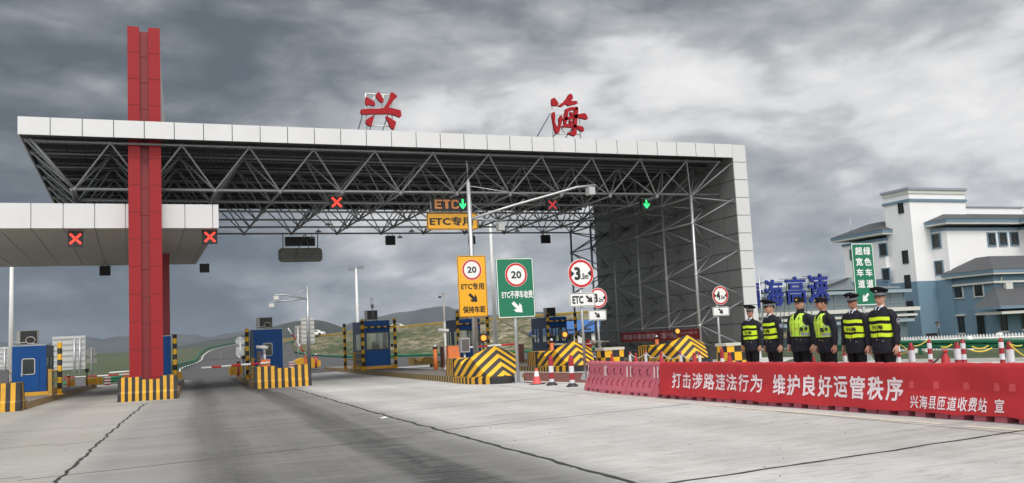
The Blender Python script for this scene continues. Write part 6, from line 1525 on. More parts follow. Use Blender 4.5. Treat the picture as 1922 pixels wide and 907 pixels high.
# banner over the barriers
YA, YZ = 17.28, 5.6
def bnx(y): return 10.33-.012*(17.68-y)/1.335
def cloth_fn(y, z):
    s = YA-y
    wv_ = .014*sin(s*2.1+.4)+.010*sin(s*4.3+z*5)+.006*sin(s*9.5-z*8)+.012*noise.noise(V((s*1.7, z*3.5, 0)))+.006*noise.noise(V((s*6, z*5, 4)))
    fold = .018*math.exp(-((s-2.9+(z-.7)*1.2)/.10)**2)+.018*math.exp(-((s-2.9-(z-.7)*1.6)/.13)**2)+.012*math.exp(-((s-.25-(z-.5)*.5)/.10)**2)
    return bnx(y)+bx_(z)*.55-.062-wv_-fold*min(1, z*1.6)
bn = thing('red_banner', (10.3, YA, 0), 'long bright red banner with white characters hung over the pink barriers', 'banner'); KB = V((10.3, YA, 0))
ny_, nz_ = 260, 14; vs_ = []; top_ = BH+.012
for j in range(nz_+4):
    for i in range(ny_+1):
        y = YA-(YA-YZ)*i/ny_
        edge = .012*sin(i*.21)+.008*sin(i*.53+1)
        if j <= nz_: z = .075+edge*.7+(top_-.075-edge*.7)*j/nz_; x = cloth_fn(y, z)
        else: k = j-nz_; z = top_+.006*(1 if k == 1 else 0)+(-.0 if k < 3 else -.06)+.004*sin(i*.3); x = cloth_fn(y, top_)+.03+.07*k
        if j == nz_: x += .012
        vs_.append((x-KB.x, y-KB.y, z))
w1 = ny_+1
mb = MB(); mb.add(vs_, [(j*w1+i, j*w1+i+1, (j+1)*w1+i+1, (j+1)*w1+i) for j in range(nz_+3) for i in range(ny_)], 0, None, True)
clo = mb.build('cloth', mat('banner_cloth', (.45, .020, .027), .72, 0, .05, 1.2, bump=.12, bscale=120), bn)
let_m = mat('banner_letters', (.78, .68, .72), .6, 0, .04, 3.)
def ctext(s, y0, y1, z0, z1, bold=.013, nm='lettering', m_=None):
    n = len(s.replace(' ', '')); k = 0; pitch = (y0-y1)/n
    for ch in s:
        vs, fs = text_geo(ch, bold, 0); a = min(v[0] for v in vs); b = max(v[0] for v in vs); c = min(v[1] for v in vs); d = max(v[1] for v in vs)
        # nominal em box so narrow glyphs stay narrow
        yc = y0-pitch*(k+.5); w_ = pitch*.86*min(1, (b-a)/.93); h_ = (z1-z0)*min(1.04, (d-c)/.90); zc = (z0+z1)/2
        out = []
        for v in vs:
            y = yc-(v[0]-(a+b)/2)/(b-a)*w_; z = zc+(v[1]-(c+d)/2)/(d-c)*h_; out.append((cloth_fn(y, z)-.004-v[2]-KB.x, y-KB.y, z))
        mb = MB(); mb.add(out, fs); mb.build(nm, m_ or let_m, clo); k += 1
ctext('打击涉路违法行为', 16.80, 13.72, .235, .535); ctext('维护良好运管秩序', 13.46, 10.42, .215, .545, .016)
ctext('兴海县匝道收费站', 10.30, 9.00, .125, .30, .010); ctext('宣', 8.90, 8.73, .135, .30, .010)
ghost = mat('glue_patch', (.58, .07, .08), .75, 0, .1)
for y in (10.28, 9.85, 9.36, 8.86, 8.62):
    mb = MB(); P = [(cloth_fn(y+dy, z)-.002-KB.x, y+dy-KB.y, z) for dy, z in ((.05, .40), (-.05, .40), (-.05, .50), (.03, .50))]; mb.add(P, [(0, 1, 2, 3)]); mb.build('faded_patch', ghost, clo)

# banded posts and red caps behind the barriers
def AXg(px, py, D): return AD(px, py, D)
chain_y = mat('yellow_chain', (.75, .55, .06), .5); chain_k = mat('dark_chain', (.05, .045, .04), .6); rope_w = mat('white_chain', (.62, .58, .52), .6)
posts = {}
def dpost(px, pt, w_, lab, bands=(1, 0, 1, 0, 1), h=None, z0=.12, D=None):
    r = .062; D = max(D, 11.10/(ray(px, pt).x/FPX)); p = AD(px, pt, D); o = delineator((p.x, p.y, z0), p.z-z0, w_/2*D/FPX, lab, bands, base=True); posts[px] = p; return o
dpost(1684.5, 641, 7.0, 'banded post just right of the tallest-looking officer', (1, 0, 1, 0, 1), D=22)
dpost(1709, 643, 12, 'stout banded post second from the officers', (0, 1, 0, 1), D=15)
dpost(1743, 636, 8.2, 'slim banded post before the dark garage opening', (1, 0, 1, 0, 1), D=23)
dpost(1795, 641, 12.5, 'stout banded post right of the red rounded cap', (0, 1, 0, 1), D=15.5)
dpost(1806, 636, 9.0, 'slim banded post directly behind a stout one', (1, 0, 1, 0, 1), D=22)
dpost(1877.5, 633.5, 9.5, 'slim banded post near the right edge before the white pier', (1, 0, 1, 0, 1), D=21)
dpost(1893.5, 640, 14, 'stoutest banded post, nearest the right edge of the photo', (0, 1, 0, 1), D=13.5)
dpost(1354, 652, 7.5, 'banded post below the lone round width limit sign', (1, 0, 1, 0), D=24)
dpost(1182, 659, 4.6, 'small banded post at the left end of the chained row', (0, 1, 1), D=27)
dpost(1211.5, 657.5, 5.0, 'small banded post second in the chained row', (0, 1, 1), D=26.5)
dpost(1241.5, 658.5, 5.0, 'small banded post third in the chained row', (0, 1, 1), D=25.5)
dpost(1277.3, 659, 5.4, 'small banded post fourth in the chained row', (0, 1, 1), D=24.5)
dpost(1312.5, 659, 5.6, 'small banded post at the right end of the chained row', (0, 1, 1), D=23.5)
dpost(1584.5, 658, 8.0, 'banded post glimpsed between the second vest officer and his neighbour', (0, 1, 1), D=18)
dpost(1527, 667, 6.0, 'banded post glimpsed left of the second vest officer', (0, 0, 0), D=19)
def capcyl(px, pt, w_, D, lab):
    D2 = max(D, 11.15/(ray(px, pt).x/FPX)); w_ = w_*1.0; D = D2
    p = AD(px, pt, D); h = p.z-.12; r = w_/2*D/FPX; o = thing('red_marker', (p.x, p.y, .12), lab, 'post', 0, 'rounded red plastic markers')
    mb = MB(); mb.lathe([(r, 0), (r, h*.66), (r*.82, h*.84), (r*.45, h*.9), (r*.42, h*.94)], 16); mb.build('body', mat('marker_red', (.42, .02, .025), .45, 0, .1), o)
    mb = MB(); mb.lathe([(r*.42, h*.94), (r*.58, h*.95), (r*.55, h*.985), (r*.3, h), (0, h)], 14); mb.build('top', mat('marker_red', (0, 0, 0)), o)
for a in ((1148, 664, 7.5, 23, 'rounded red marker in front of the left checkered box'), (1193, 663, 8, 22, 'rounded red marker between the first two small chained posts'), (1240.5, 662, 10, 20.5, 'rounded red marker before the wing wall under the red slogan banner'), (1302.8, 662, 11, 19, 'rounded red marker right of the chevron block'), (1368.5, 661, 11, 17.5, 'rounded red marker left of the leftmost officer'), (1773, 656, 18, 12.8, 'big rounded red marker right of the officers')): capcyl(*a)
def chain(p, q, sag, r, m_, lab):
    pts = [V(p).lerp(V(q), t)-V((0, 0, sag*4*t*(1-t))) for t in lin(0, 1, 16)]; b = V(p); mb = MB(); mb.path([x-b for x in pts], r, 5); tag(mb.build('chain', m_, loc=b), lab, 'chain', 'sagging plastic chains between the posts')
ch_lab = iter(['white chain between the first two small posts', 'white chain between the second and third small posts', 'white chain between the third and fourth small posts', 'white chain between the fourth and fifth small posts'])
for a, b in ((1182, 1211.5), (1211.5, 1241.5), (1241.5, 1277.3), (1277.3, 1312.5)): chain(posts[a]-V((0, 0, .05)), posts[b]-V((0, 0, .05)), .16, .012, rope_w, next(ch_lab))
chain(posts[1684.5]-V((0, 0, .04)), AD(1702, 655, 19), -.0, .010, chain_y, 'yellow chain beside the rightmost officer')
chain(AD(1690, 664, 15.5), posts[1709]-V((0, 0, .03)), .05, .012, chain_y, 'yellow chain sloping up to the stout post by the officers')
chain(AD(1716, 650, 19), AD(1741, 638, 22), .03, .012, chain_y, 'yellow chain rising to the slim post before the garage opening')
chain(AD(1745, 684, 13), AD(1771, 659, 13), .03, .016, chain_k, 'dark strap hanging left of the big red marker')
chain(AD(1766, 651, 17), AD(1787, 646, 17), .03, .012, chain_y, 'yellow chain left of the stout post and slim post pair')
chain(AD(1795, 642, 15.4), AD(1806, 636, 21), .0, .010, chain_k, 'dark cord joining the stout and slim post pair')
chain(AD(1824, 650, 20), AD(1855, 648.5, 20), .06, .014, chain_y, 'upper yellow chain across the middle of the green guardrail')
chain(AD(1822, 657, 18), AD(1862, 653, 18), .05, .014, chain_y, 'lower yellow chain across the middle of the green guardrail')
chain(posts[1893.5]-V((0, 0, .04)), AD(1926, 670, 12.5), .02, .013, chain_y, 'yellow chain falling to the right edge of the photo')
chain(AD(1898, 646, 19), AD(1918, 648, 19), .03, .012, chain_y, 'short yellow chain at the right edge above the other')
# ------------------------------------------------------------------ people
skin = mat('skin', (.50, .27, .185), .55, 0, .08, 9.); skin2 = mat('skin_tan', (.42, .205, .135), .55, 0, .08, 9.)
navy = mat('navy_uniform', (.012, .013, .020), .75, 0, .25, 5., spec=.25); blackc = mat('black_cloth', (.007, .007, .009), .8, 0, .3, 5., spec=.2)
hair_m = mat('black_hair', (.008, .007, .007), .6, 0, .3, 30.); shirt = mat('pale_shirt', (.62, .66, .74), .7, 0, .04); tie_m = mat('tie', (.012, .016, .04), .5)
hivis = mat('hivis_band', (.58, .78, .015), .55, 0, .05, 8.); hivest = mat('hivis_vest', (.50, .78, .06), .65, 0, .06, 8.); silver = mat('silver_badge', (.6, .6, .6), .35, .5); gold = mat('gold_badge', (.65, .42, .12), .35, .4); shoe = mat('shoe', (.01, .01, .01), .3)
def rings(mb, st, n=16, ax=V((1, 0, 0)), cap=True):
    """st: list of (centre, r along ax, r across)"""
    P = []; 
    for i, (c, a, b) in enumerate(st):
        t = (V(st[min(i+1, len(st)-1)][0])-V(st[max(i-1, 0)][0])).normalized(); x = (ax-t*ax.dot(t)).normalized(); y = t.cross(x)
        P += [V(c)+x*a*cos(2*pi*k/n)+y*b*sin(2*pi*k/n) for k in range(n)]
    fs = [(i*n+k, i*n+(k+1) % n, (i+1)*n+(k+1) % n, (i+1)*n+k) for i in range(len(st)-1) for k in range(n)]
    if cap: fs += [tuple(reversed(range(n))), tuple((len(st)-1)*n+k for k in range(n))]
    mb.add(P, fs, 0, None, True)
def remesh(mb, vox, sm=4, T=None):
    me = bpy.data.meshes.new('t'); me.from_pydata(mb.v, [], mb.f); o = bpy.data.objects.new('t', me); COL.objects.link(o)
    bm = bmesh.new(); bm.from_mesh(me); bmesh.ops.recalc_face_normals(bm, faces=bm.faces); bm.to_mesh(me); bm.free()
    r = o.modifiers.new('r', 'REMESH'); r.mode = 'VOXEL'; r.voxel_size = vox
    if sm: s_ = o.modifiers.new('s', 'SMOOTH'); s_.iterations = sm; s_.factor = .5
    m2 = bpy.data.meshes.new_from_object(o.evaluated_get(bpy.context.evaluated_depsgraph_get()))
    vs = [(T @ v.co if T else v.co.copy()) for v in m2.vertices]; fs = [tuple(p.vertices) for p in m2.polygons]
    bpy.data.objects.remove(o); bpy.data.meshes.remove(me); bpy.data.meshes.remove(m2); return vs, fs
TOR = [(.74, .192, .125), (.86, .190, .124), (.98, .176, .118), (1.06, .172, .117), (1.18, .182, .124), (1.28, .190, .122), (1.35, .186, .115), (1.395, .165, .100), (1.435, .120, .082), (1.465, .078, .068), (1.485, .064, .062)]
TOR = [(z, a*1.09, b*1.14) if z < 1.42 else (z, a, b) for z, a, b in TOR]
def tor(z):
    for (a, ax_, ay_), (b, bx2, by2) in zip(TOR, TOR[1:]):
        if a <= z <= b: t = (z-a)/(b-a); return ax_+(bx2-ax_)*t, ay_+(by2-ay_)*t
    return (TOR[0][1:] if z < TOR[0][0] else TOR[-1][1:])
def head_geo(hz, fat=1.):
    mb = MB(); C_ = (0, 0, 0)       # z = 0 at the chin
    st = [((0, -.040, 0.002), .026*fat, .030), ((0, -.034, .014), .042*fat, .052), ((0, -.022, .035), .056*fat, .072), ((0, -.010, .06), .064*fat, .084), ((0, -.004, .09), .069*fat, .090), ((0, .0, .12), .072, .093), ((0, .004, .15), .073, .094), ((0, .008, .18), .070, .091), ((0, .01, .205), .058, .078), ((0, .01, .222), .035, .05), ((0, .01, .228), .01, .015)]
    rings(mb, st, 22)
    rings(mb, [((0, .02, -.09), .058, .058), ((0, .016, -.02), .052, .054), ((0, .01, .05), .052, .06)], 16)        # neck
    rings(mb, [((0, -.088, .118), .008, .008), ((0, -.100, .095), .011, .013), ((0, -.107, .078), .016, .016), ((0, -.098, .068), .015, .012)], 10)   # nose
    rings(mb, [((0, -.082, .044), .022, .008), ((0, -.090, .050), .022, .008), ((0, -.084, .058), .02, .006)], 10)     # lips
    for s_ in (-1, 1):
        rings(mb, [((s_*.070, .006, .075), .006, .012), ((s_*.078, .008, .10), .009, .019), ((s_*.075, .01, .125), .006, .014)], 8, V((1, 0, 0)))
        rings(mb, [((s_*.050, -.062, .075), .012, .010), ((s_*.046, -.070, .083), .018, .012), ((s_*.042, -.066, .092), .012, .008)], 8)   # cheek
        rings(mb, [((s_*.014, -.086, .128), .005, .007), ((s_*.032, -.082, .133), .008, .008), ((s_*.052, -.066, .128), .005, .006)], 8, V((0, 0, 1)))
    return remesh(mb, .0062, 2)
def hand_geo(s_, wr, curl=.5):
    """hand hanging below wrist point wr, palm turned to the thigh; s_ = side"""
    mb = MB(); W_ = V(wr); 
    rings(mb, [(W_+V((0, 0, .05)), .024, .030), (W_, .021, .029), (W_+V((s_*.004, -.004, -.03)), .017, .036), (W_+V((s_*.004, -.006, -.065)), .016, .041), (W_+V((s_*.0, -.006, -.088)), .013, .038)], 14)
    lens = (.062, .072, .067, .052)
    for k in range(4):
        y = -.036+.0205*k; L_ = lens[k]; r = .0086-(.001 if k == 3 else 0)
        p0 = W_+V((s_*.001, y-.004, -.078)); p1 = p0+V((-s_*.004, 0, -L_*.45)); p2 = p1+V((-s_*L_*.30*curl*1.6, 0, -L_*.30)); p3 = p2+V((-s_*L_*.26, .0, -L_*.14))
        rings(mb, [(p0, r*1.05, r*1.05), (p0.lerp(p1, .6), r, r), (p1, r*1.03, r*1.03), (p2, r*.92, r*.92), (p3, r*.7, r*.7)], 10, V((0, 1, 0)))
    q0 = W_+V((-s_*.004, -.026, -.022)); q1 = q0+V((-s_*.012, -.022, -.028)); q2 = q1+V((-s_*.006, -.010, -.030)); q3 = q2+V((-s_*.006, .0, -.020))
    rings(mb, [(q0, .013, .013), (q1, .0115, .0115), (q2, .010, .010), (q3, .007, .007)], 10, V((0, 1, 0)))
    return remesh(mb, .0046, 1)
_hc = {}
def person(pos, rz, H_, lab, kind, head_rot=0., nod=0., glasses=False, sk=None, patch=None, fat=1., spread=.0, seed=0, text='兴海', capm='peak'):
    k = H_/1.74; o = thing('person', pos, lab, 'person', rz, 'officers standing in a row behind the red banner'); o.scale = (k, k, k); sk = sk or skin
    hz = 1.515; HM = Matrix.Translation((0, -.012, hz)) @ Matrix.Rotation(R_(head_rot), 4, 'Z') @ Matrix.Rotation(R_(nod), 4, 'X')
    # one continuous body
    mb = MB(); T_ = lambda e: [((0, 0, z), a-e, b-e) for z, a, b in TOR]
    rings(mb, T_(.02), 20); rings(mb, [((0, .0, 1.44), .062, .062), ((0, .008, 1.54), .054, .056)], 14)
    for s_ in (-1, 1):
        rings(mb, [((s_*.12, .0, 1.39), .045, .045), ((s_*.195, .0, 1.345), .045, .048), ((s_*.248, .012, 1.15), .038, .040), ((s_*.256, .0, 1.10), .035, .038), ((s_*.265, -.022, .86), .026, .030)], 14)
        rings(mb, [((s_*.09, 0, .92), .085, .095), ((s_*.095, 0, .78), .082, .09), ((s_*.095, 0, .50), .055, .06), ((s_*.097, .01, .32), .052, .058), ((s_*.10, .015, .10), .036, .042)], 14)
        rings(mb, [((s_*.10, .05, .05), .036, .035), ((s_*.10, -.03, .04), .038, .03), ((s_*.105, -.12, .025), .04, .02), ((s_*.105, -.15, .02), .03, .015)], 12)
    out = MB(); v_, f_ = remesh(mb, .013, 2); out.add(v_, f_, 0, None, True)
    if fat not in _hc: _hc[fat] = head_geo(0, fat)
    v_, f_ = _hc[fat]; out.add([HM @ q for q in v_], f_, 0, None, True)
    for s_ in (-1, 1):
        v_, f_ = hand_geo(s_, (s_*(.266+spread), -.024, .865), .5+.15*seed % .4); out.add(v_, f_, 0, None, True)
    for s_ in (-1, 1):       # eyes, brows, mouth
        out.add([HM @ V(p) for p in ((s_*.018, -.0905, .113), (s_*.030, -.0895, .1175), (s_*.044, -.082, .113), (s_*.030, -.0895, .1095))], [(0, 1, 2, 3)], 1)
        out.add([HM @ V(p) for p in ((s_*.014, -.0965, .133), (s_*.032, -.0935, .139), (s_*.054, -.0775, .134), (s_*.053, -.0775, .130), (s_*.032, -.0935, .1345), (s_*.014, -.0965, .129))], [(0, 1, 4, 5), (1, 2, 3, 4)], 1)
    out.add([HM @ V(p) for p in ((-.022, -.0925, .0500), (0, -.0995, .0515), (.022, -.0925, .0500), (0, -.0995, .0485))], [(0, 1, 2, 3)], 2)
    out.build('body', [sk, hair_m, mat('lip', (.22, .06, .05), .6)], o)
    # hair: back and sides below the cap
    mb = MB(); n = 20; P = []
    for j, z in enumerate((.085, .105, .13, .16)):
        for i in range(n+1):
            a = R_(-18)+R_(216)*i/n; zz_ = z if j else z+.022*(abs(sin(a-R_(0)))**3 < .3); rx_, ry_ = (.074, .097) if z < .1 else (.0775, .100)
            P.append(HM @ V((rx_*cos(a), .006+ry_*sin(a), zz_)))
    mb.add(P, [(j*(n+1)+i, j*(n+1)+i+1, (j+1)*(n+1)+i+1, (j+1)*(n+1)+i) for j in range(3) for i in range(n)], 0, None, True)
    mb.build('hair', hair_m, o)
    # cap
    def ell(z, rx, ry, cy, tilt=0, n=28): return [HM @ V((rx*cos(2*pi*i/n), cy+ry*sin(2*pi*i/n), z+tilt*-sin(2*pi*i/n))) for i in range(n)]
    n = 28; cm = MB(); par = None
    def lo(mb, A, B, m=0): mb.add(A+B, [(i, (i+1) % n, (i+1) % n+n, i+n) for i in range(n)], m, None, True)
    if capm == 'peak':
        b0, b1 = ell(.148, .081, .104, .004), ell(.185, .083, .106, .002); lo(cm, b0, b1, 1)
        s1 = ell(.212, .122, .142, -.008, .026); s2 = ell(.224, .137, .154, -.010, .034); s3 = ell(.238, .134, .150, -.010, .036); s4 = ell(.254, .085, .10, -.006, .030); s5 = ell(.258, .02, .03, -.002, .026)
        lo(cm, b1, s1); lo(cm, s1, s2); lo(cm, s2, s3); lo(cm, s3, s4); lo(cm, s4, s5); cm.add(s5, [tuple(range(n))]); cap = cm.build('cap', [blackc, mat('cap_band', (.22, .23, .25), .5, 0, .5, 40.)], o)
        vm = MB(); A = []; B = []
        for i in range(13):
            a = R_(200)+R_(140)*i/12; A.append(HM @ V((.081*cos(a), .004+.104*sin(a), .150))); B.append(HM @ V((.088*cos(a), .0+.158*sin(a), .134+.0*i)))
        vm.add(A+B, [(i, i+1, i+14, i+13) for i in range(12)], 0, None, True); C2 = [p+V((0, 0, -.004)) for p in A+B]; vm.add(C2, [(i+1, i, i+13, i+14) for i in range(12)], 0, None, True); vm.build('visor', mat('visor_gloss', (.01, .01, .012), .15), cap)
        bm_ = MB(); bm_.disc((0, 0), .017, -.004, .004, T=HM @ Matrix.Translation((0, -.128, .218)) @ Matrix.Rotation(R_(18), 4, 'X'), n=16); bm_.build('badge', silver, cap)
    else:
        b0, b1 = ell(.140, .080, .104, .004), ell(.200, .086, .108, .002, .008); t2 = ell(.222, .080, .100, .0, .008); t3 = ell(.226, .03, .04, 0, .006); lo(cm, b0, b1); lo(cm, b1, t2); lo(cm, t2, t3); cm.add(t3, [tuple(range(n))]); cap = cm.build('cap', blackc, o)
        vm = MB(); A = []; B = []
        for i in range(13):
            a = R_(205)+R_(130)*i/12; A.append(HM @ V((.080*cos(a), .004+.104*sin(a), .146))); B.append(HM @ V((.084*cos(a), .0+.172*sin(a), .138)))
        vm.add(A+B, [(i, i+1, i+14, i+13) for i in range(12)], 0, None, True); C2 = [p+V((0, 0, -.004)) for p in A+B]; vm.add(C2, [(i+1, i, i+13, i+14) for i in range(12)], 0, None, True); vm.build('visor', blackc, cap)
        bm_ = MB(); bm_.disc((0, 0), .018, -.004, .004, T=HM @ Matrix.Translation((0, -.108, .180)), n=16); bm_.build('badge', gold, cap)
    if glasses:
        g = MB()
        for s_ in (-1, 1):
            pts = [HM @ V((s_*.031+.021*cos(a), -.101-.0*cos(a), .112+.014*sin(a))) for a in lin(0, 2*pi, 15)]; g.path(pts, .0016, 5); g.path([HM @ V((s_*.052, -.100, .115)), HM @ V((s_*.078, -.02, .115)), HM @ V((s_*.080, .01, .112))], .0015, 5)
        g.path([HM @ V((-.01, -.102, .114)), HM @ V((.01, -.102, .114))], .0016, 5); g.build('glasses', mat('glasses_frame', (.03, .02, .02), .3), o)
    # trousers, shoes
    mb = MB(); rings(mb, [((0, 0, .98), .165, .115), ((0, 0, .86), .178, .122), ((0, 0, .80), .178, .122)], 20)
    for s_ in (-1, 1): rings(mb, [((s_*.088, 0, .90), .092, .105), ((s_*.093, 0, .74), .092, .102), ((s_*.095, 0, .50), .076, .082), ((s_*.098, .008, .28), .070, .078), ((s_*.10, .01, .07), .066, .078)], 16)
    v_, f_ = remesh(mb, .014, 3); out = MB(); out.add(v_, f_, 0, None, True); out.build('trousers', blackc, o)
    for s_ in (-1, 1): mb = MB(); rings(mb, [((s_*.10, .07, .045), .035, .045), ((s_*.10, .0, .05), .045, .05), ((s_*.105, -.09, .035), .05, .035), ((s_*.107, -.17, .025), .04, .022)], 12); v_, f_ = remesh(mb, .012, 2); out = MB(); out.add(v_, f_, 0, None, True); out.build('shoe', shoe, o)
    # jacket with sleeves
    mb = MB(); rings(mb, [((0, 0, z), a+.004, b+.006) for z, a, b in TOR], 26)
    for s_ in (-1, 1): rings(mb, [((s_*.09, 0, 1.395), .050, .056), ((s_*.168, 0, 1.383), .058, .066), ((s_*.220, .002, 1.340), .060, .069), ((s_*.242, .008, 1.25), .058, .067), ((s_*.255, .014, 1.14), .054, .061), ((s_*(.262+spread*.5), .006, 1.08), .052, .059), ((s_*(.266+spread), -.014, .93), .046, .051), ((s_*(.268+spread), -.024, .872), .043, .047)], 16)
    random.seed(seed); v_, f_ = remesh(mb, .0125, 4)
    v2 = []
    for q in v_:
        nn_ = V((q.x, q.y, 0)); nn_ = nn_.normalized() if nn_.length > 1e-4 else V((0, 0, 1))
        d = noise.noise(V((q.x*9, q.y*9, q.z*15+seed*7)))*.009+noise.noise(V((q.x*22+3, q.y*20, q.z*30+seed)))*.004; v2.append(q+nn_*d)
    out = MB(); out.add(v2, f_, 0, None, True); jk = out.build('jacket', navy, o)
    def tp(x, z, e): a, b = tor(z); a += .004; b += .006; s_ = max(-1, min(1, x/(a*1.0))); return V((x, -(b*sqrt(max(0, 1-s_*s_)))-e, z))
    def arcpt(th, z, e, back=False): a, b = tor(z); return V(((a+.004+e)*sin(th), -(b+.006+e)*cos(th), z))
    def seam(): pass
    if kind == 'bands':
        cl = MB()     # white collar
        for s_ in (-1, 1): cl.add([(s_*.004, -.088, 1.435), (s_*.050, -.062, 1.492), (s_*.060, -.020, 1.520), (s_*.070, -.036, 1.480), (s_*.036, -.100, 1.425)], [(0, 1, 2, 3, 4)])
        cl.add([(-.056, -.056, 1.490), (.056, -.056, 1.490), (.024, -.124, 1.36), (-.024, -.124, 1.36)], [(0, 1, 2, 3)]); cl.build('collar', shirt, o)
        tm = MB(); tm.add([(-.015, -.100, 1.450), (.015, -.100, 1.450), (.011, -.110, 1.43), (-.011, -.110, 1.43), (.020, -.134, 1.35), (-.020, -.134, 1.35)], [(0, 1, 2, 3), (3, 2, 4, 5)]); tm.build('tie', tie_m, o)
        lp = MB()
        for s_ in (-1, 1): lp.add([(s_*.010, -.138, 1.32), (s_*.062, -.124, 1.38), (s_*.088, -.070, 1.455), (s_*.064, -.070, 1.475), (s_*.022, -.128, 1.385)], [(0, 1, 2, 3, 4)])
        lp.build('lapel', navy, jk)
        for bi, (z0, z1, sh) in enumerate(((1.262, 1.318, 0), (1.108, 1.208, 0), (1.005, 1.065, 1))):
            mb = MB(); N_ = 30; lim0, lim1 = (R_(-98), R_(98))
            spans = [(lim0, lim1)] if not sh else [(lim0, R_(6)), (R_(9), lim1)]
            for si, (t0, t1) in enumerate(spans):
                P = []
                for zi, zf in enumerate((0, .5, 1)):
                    for i in range(N_+1):
                        th = t0+(t1-t0)*i/N_; dz = (.022*(th-.15)/1.5 if (sh and si == 1 and seed % 2) else 0)+.004*sin(th*5+seed); P.append(arcpt(th, z0+(z1-z0)*zf+dz, .013))
                mb.add(P, [(j*(N_+1)+i, j*(N_+1)+i+1, (j+1)*(N_+1)+i+1, (j+1)*(N_+1)+i) for j in range(2) for i in range(N_)], 0, None, True)
            bd = mb.build('reflective_band', hivis, jk)
            if bi == 1:
                tx = MB(); vs, fs = text_geo(text, .02, 0); a = min(v[0] for v in vs); b = max(v[0] for v in vs); c = min(v[1] for v in vs); d = max(v[1] for v in vs)
                tx.add([arcpt(((v[0]-(a+b)/2)/(b-a)*.19)/.2+.12, 1.158+(v[1]-(c+d)/2)/(d-c)*.074+.004*sin(.2+seed), .0165+v[2]) for v in vs], fs); tx.build('lettering', sign_black, bd)
        for (x, z) in ((.0, .965), (.10, .94)): mb = MB(); p = tp(x, z, .006); mb.sphere(p, .008, n=8); mb.build('button', silver, jk)
    else:
        dark = mat('vest_dark', (.015, .018, .015), .7)
        mb = MB(); NA, NZ = 72, 30
        idx = {}; vs = []
        for j in range(NZ+1):
            z = 1.025+(1.445-1.025)*j/NZ
            for i in range(NA): th = 2*pi*i/NA; vs.append(arcpt(th, z, .014+.002*sin(th*7+z*30)))
        fs = []; ms = []
        for j in range(NZ):
            z = 1.025+(1.445-1.025)*(j+.5)/NZ
            for i in range(NA):
                th = 2*pi*(i+.5)/NA; x = arcpt(th, z, .014).x; fr = cos(th) > 0
                arm = .198 if z < 1.20 else .198-.058*min(1, (z-1.20)/.09)-.25*max(0, z-1.36)
                vneck = 0 if (z < 1.29 or not fr) else (z-1.29)*.36
                if z < 1.22 or (abs(x) < arm and abs(x) > vneck): fs.append((j*NA+i, j*NA+(i+1) % NA, (j+1)*NA+(i+1) % NA, (j+1)*NA+i))
        mb.add(vs, fs, 0, None, True); vst = mb.build('vest', hivest, jk)
        for s_ in (-1, 1): mb = MB(); P = [arcpt(math.asin(max(-1, min(1, (s_*x)/(tor(z)[0]+.02)))), z, .019) for x, z in ((.068, 1.33), (.090, 1.335), (.098, 1.40), (.080, 1.405))]; mb.add(P, [(0, 1, 2, 3)]); mb.build('strap_patch', dark, vst)
        mb = MB(); P = [arcpt(t, z, .019) for t, z in ((-.012, 1.03), (.012, 1.03), (.012, 1.285), (-.012, 1.285))]; mb.add(P, [(0, 1, 2, 3)]); mb.build('zip', dark, vst)
        mb = MB(); P = [arcpt(t, z, .019) for t, z in ((.40, 1.04), (.44, 1.04), (.40, 1.27), (.36, 1.27))]; mb.add(P, [(0, 1, 2, 3)]); mb.build('strap', dark, vst); mb = MB(); P = [arcpt(t, z, .019) for t, z in ((-.42, 1.04), (-.38, 1.04), (-.34, 1.27), (-.38, 1.27))]; mb.add(P, [(0, 1, 2, 3)]); mb.build('strap', dark, vst)
        for t0, z0, w_, h_ in ((.62, 1.155, .05, .075), (.98, 1.165, .045, .05), (-.95, 1.15, .045, .06)):
            p = arcpt(t0, z0, .03); mb = MB(); mb.cbox((0, 0, 0), (w_, .03, h_), T=Matrix.Translation(p) @ Matrix.Rotation(t0, 4, 'Z')); mb.build('pouch', dark, vst)
        mb = MB()
        for r_ in range(3):
            for c_ in range(44):
                t0 = -1.5+c_*.07; 
                if abs(t0) < .5: continue
                zc = 1.04+.018*r_; mb.add([arcpt(t, z, .018) for t, z in ((t0, zc), (t0+.07, zc), (t0+.07, zc+.018), (t0, zc+.018))], [(0, 1, 2, 3)], (r_+c_) % 2)
        for r_ in range(1):
            for c_ in range(44):
                t0 = -1.5+c_*.07
                if abs(t0) < .62: continue
                zc = 1.205+.018*r_; mb.add([arcpt(t, z, .018) for t, z in ((t0, zc), (t0+.07, zc), (t0+.07, zc+.018), (t0, zc+.018))], [(0, 1, 2, 3)], (r_+c_) % 2)
        mb.build('checker_trim', [sign_black, mat('checker_white', (.6, .66, .62), .5)], vst)
        mb = MB(); p = arcpt(.12, 1.17, .02); mb.disc((0, 0), .014, -.002, .002, T=Matrix.Translation(p), n=12); mb.build('emblem', mat('emblem_red', (.5, .12, .05), .5), vst)
        for x, z in ((.02, .975), (.09, .96)): mb = MB(); p = tp(x, z, .006); mb.sphere(p, .008, n=8); mb.build('button', gold, jk)
        cl = MB(); rings(cl, [((0, .004, 1.42), .086, .078), ((0, .004, 1.47), .068, .066), ((0, .006, 1.535 if seed == 3 else 1.495), .060, .062)], 18, cap=False); cl.build('collar', navy, o)
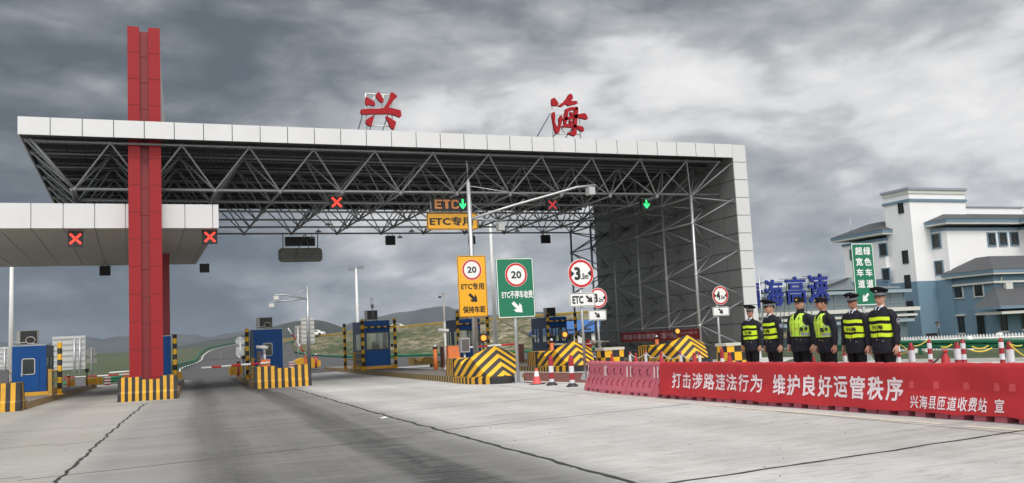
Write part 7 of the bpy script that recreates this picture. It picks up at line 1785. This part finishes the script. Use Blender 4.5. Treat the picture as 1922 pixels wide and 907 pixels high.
    if patch:
        T = Matrix.Translation((.306+spread*.3, .008, 1.24)) @ Matrix.Rotation(R_(90), 4, 'Z') @ Matrix.Rotation(R_(4), 4, 'X')
        mb = MB()
        if patch == 'gold': mb.disc((0, 0), .036, -.003, .003, T=T, n=20); pb_ = mb.build('sleeve_patch', gold, jk); mb = MB(); mb.disc((0, 0), .022, -.006, -.004, T=T, n=14); mb.build('emblem', mat('emblem_red', (0, 0, 0)), pb_)
        else:
            S = [(-.036, .035), (0, .045), (.036, .035), (.037, -.005), (.022, -.034), (0, -.048), (-.022, -.034), (-.037, -.005)]
            mb.prism([(x, -.003, z) for x, z in S], (0, .005, 0), T=T); pb_ = mb.build('sleeve_patch', mat('patch_rim', (.42, .43, .46), .5), jk)
            mb = MB(); mb.prism([(x*.82, -.0055, z*.82) for x, z in S], (0, .002, 0), T=T); inn = mb.build('patch_field', mat('patch_blue', (.03, .07, .22), .5) if patch == 'blue' else mat('patch_dark', (.05, .055, .07), .5), pb_)
            mb = MB(); mb.disc((0, 0), .017, -.008, -.006, T=T, n=14); mb.build('emblem', mat('emblem_pale', (.45, .47, .5), .5), pb_)
    return o
PP = []
def place(px, D): g = AD(px, 600, D); return V((g.x, g.y, .12))
def hgt(px, pt, D): return AD(px, pt, D).z-.12
for (px, pt, D, kw) in ((1406, 573, 21.0, dict(kind='bands', head_rot=18, sk=skin2, patch='blue', seed=1, lab='leftmost officer in a peaked cap and dark uniform with yellow bands')),
        (1452, 562, 18.8, dict(kind='bands', head_rot=-4, glasses=True, patch='blue', fat=1.08, seed=2, lab='officer with glasses, peaked cap and yellow bands, second from the left')),
        (1499, 558, 17.6, dict(kind='vest', head_rot=16, patch='gold', capm='soft', fat=1.08, seed=3, lab='officer in a yellow vest with a gold sleeve patch and dark turtleneck')),
        (1552, 557, 16.8, dict(kind='vest', head_rot=-16, capm='soft', sk=skin2, fat=1.06, seed=4, spread=.01, lab='officer in a yellow vest with an open collar, looking left in profile')),
        (1602, 549, 15.9, dict(kind='bands', head_rot=12, nod=8, patch='dark', sk=skin2, seed=5, lab='officer in a peaked cap and yellow bands looking down, second from the right')),
        (1654, 539.5, 14.6, dict(kind='bands', head_rot=20, glasses=True, patch='dark', seed=6, lab='rightmost officer, tallest, in a peaked cap and yellow bands'))):
    lab = kw.pop('lab'); kd = kw.pop('kind'); pos = place(px, D); top = hgt(px, pt, D)
    capext = .045 if kw.get('capm') != 'soft' else .005
    sd_ = kw['seed']-1; q = person(pos, R_(-90+(12, -6, 9, -10, 8, 4)[sd_]), top-capext, lab, kd, **kw); q.rotation_euler = (R_((-1.2, 1.5, -.8, 1.8, .6, -1.4)[sd_]), R_((.8, -1.2, 1.4, -.9, 1.6, -.5)[sd_]), q.rotation_euler.z); q.scale = (q.scale[0]*(.97, 1.03, 1.06, 1.05, .96, 1.)[sd_], q.scale[1]*(.97, 1.05, 1.08, 1.06, .96, 1.)[sd_], q.scale[2])
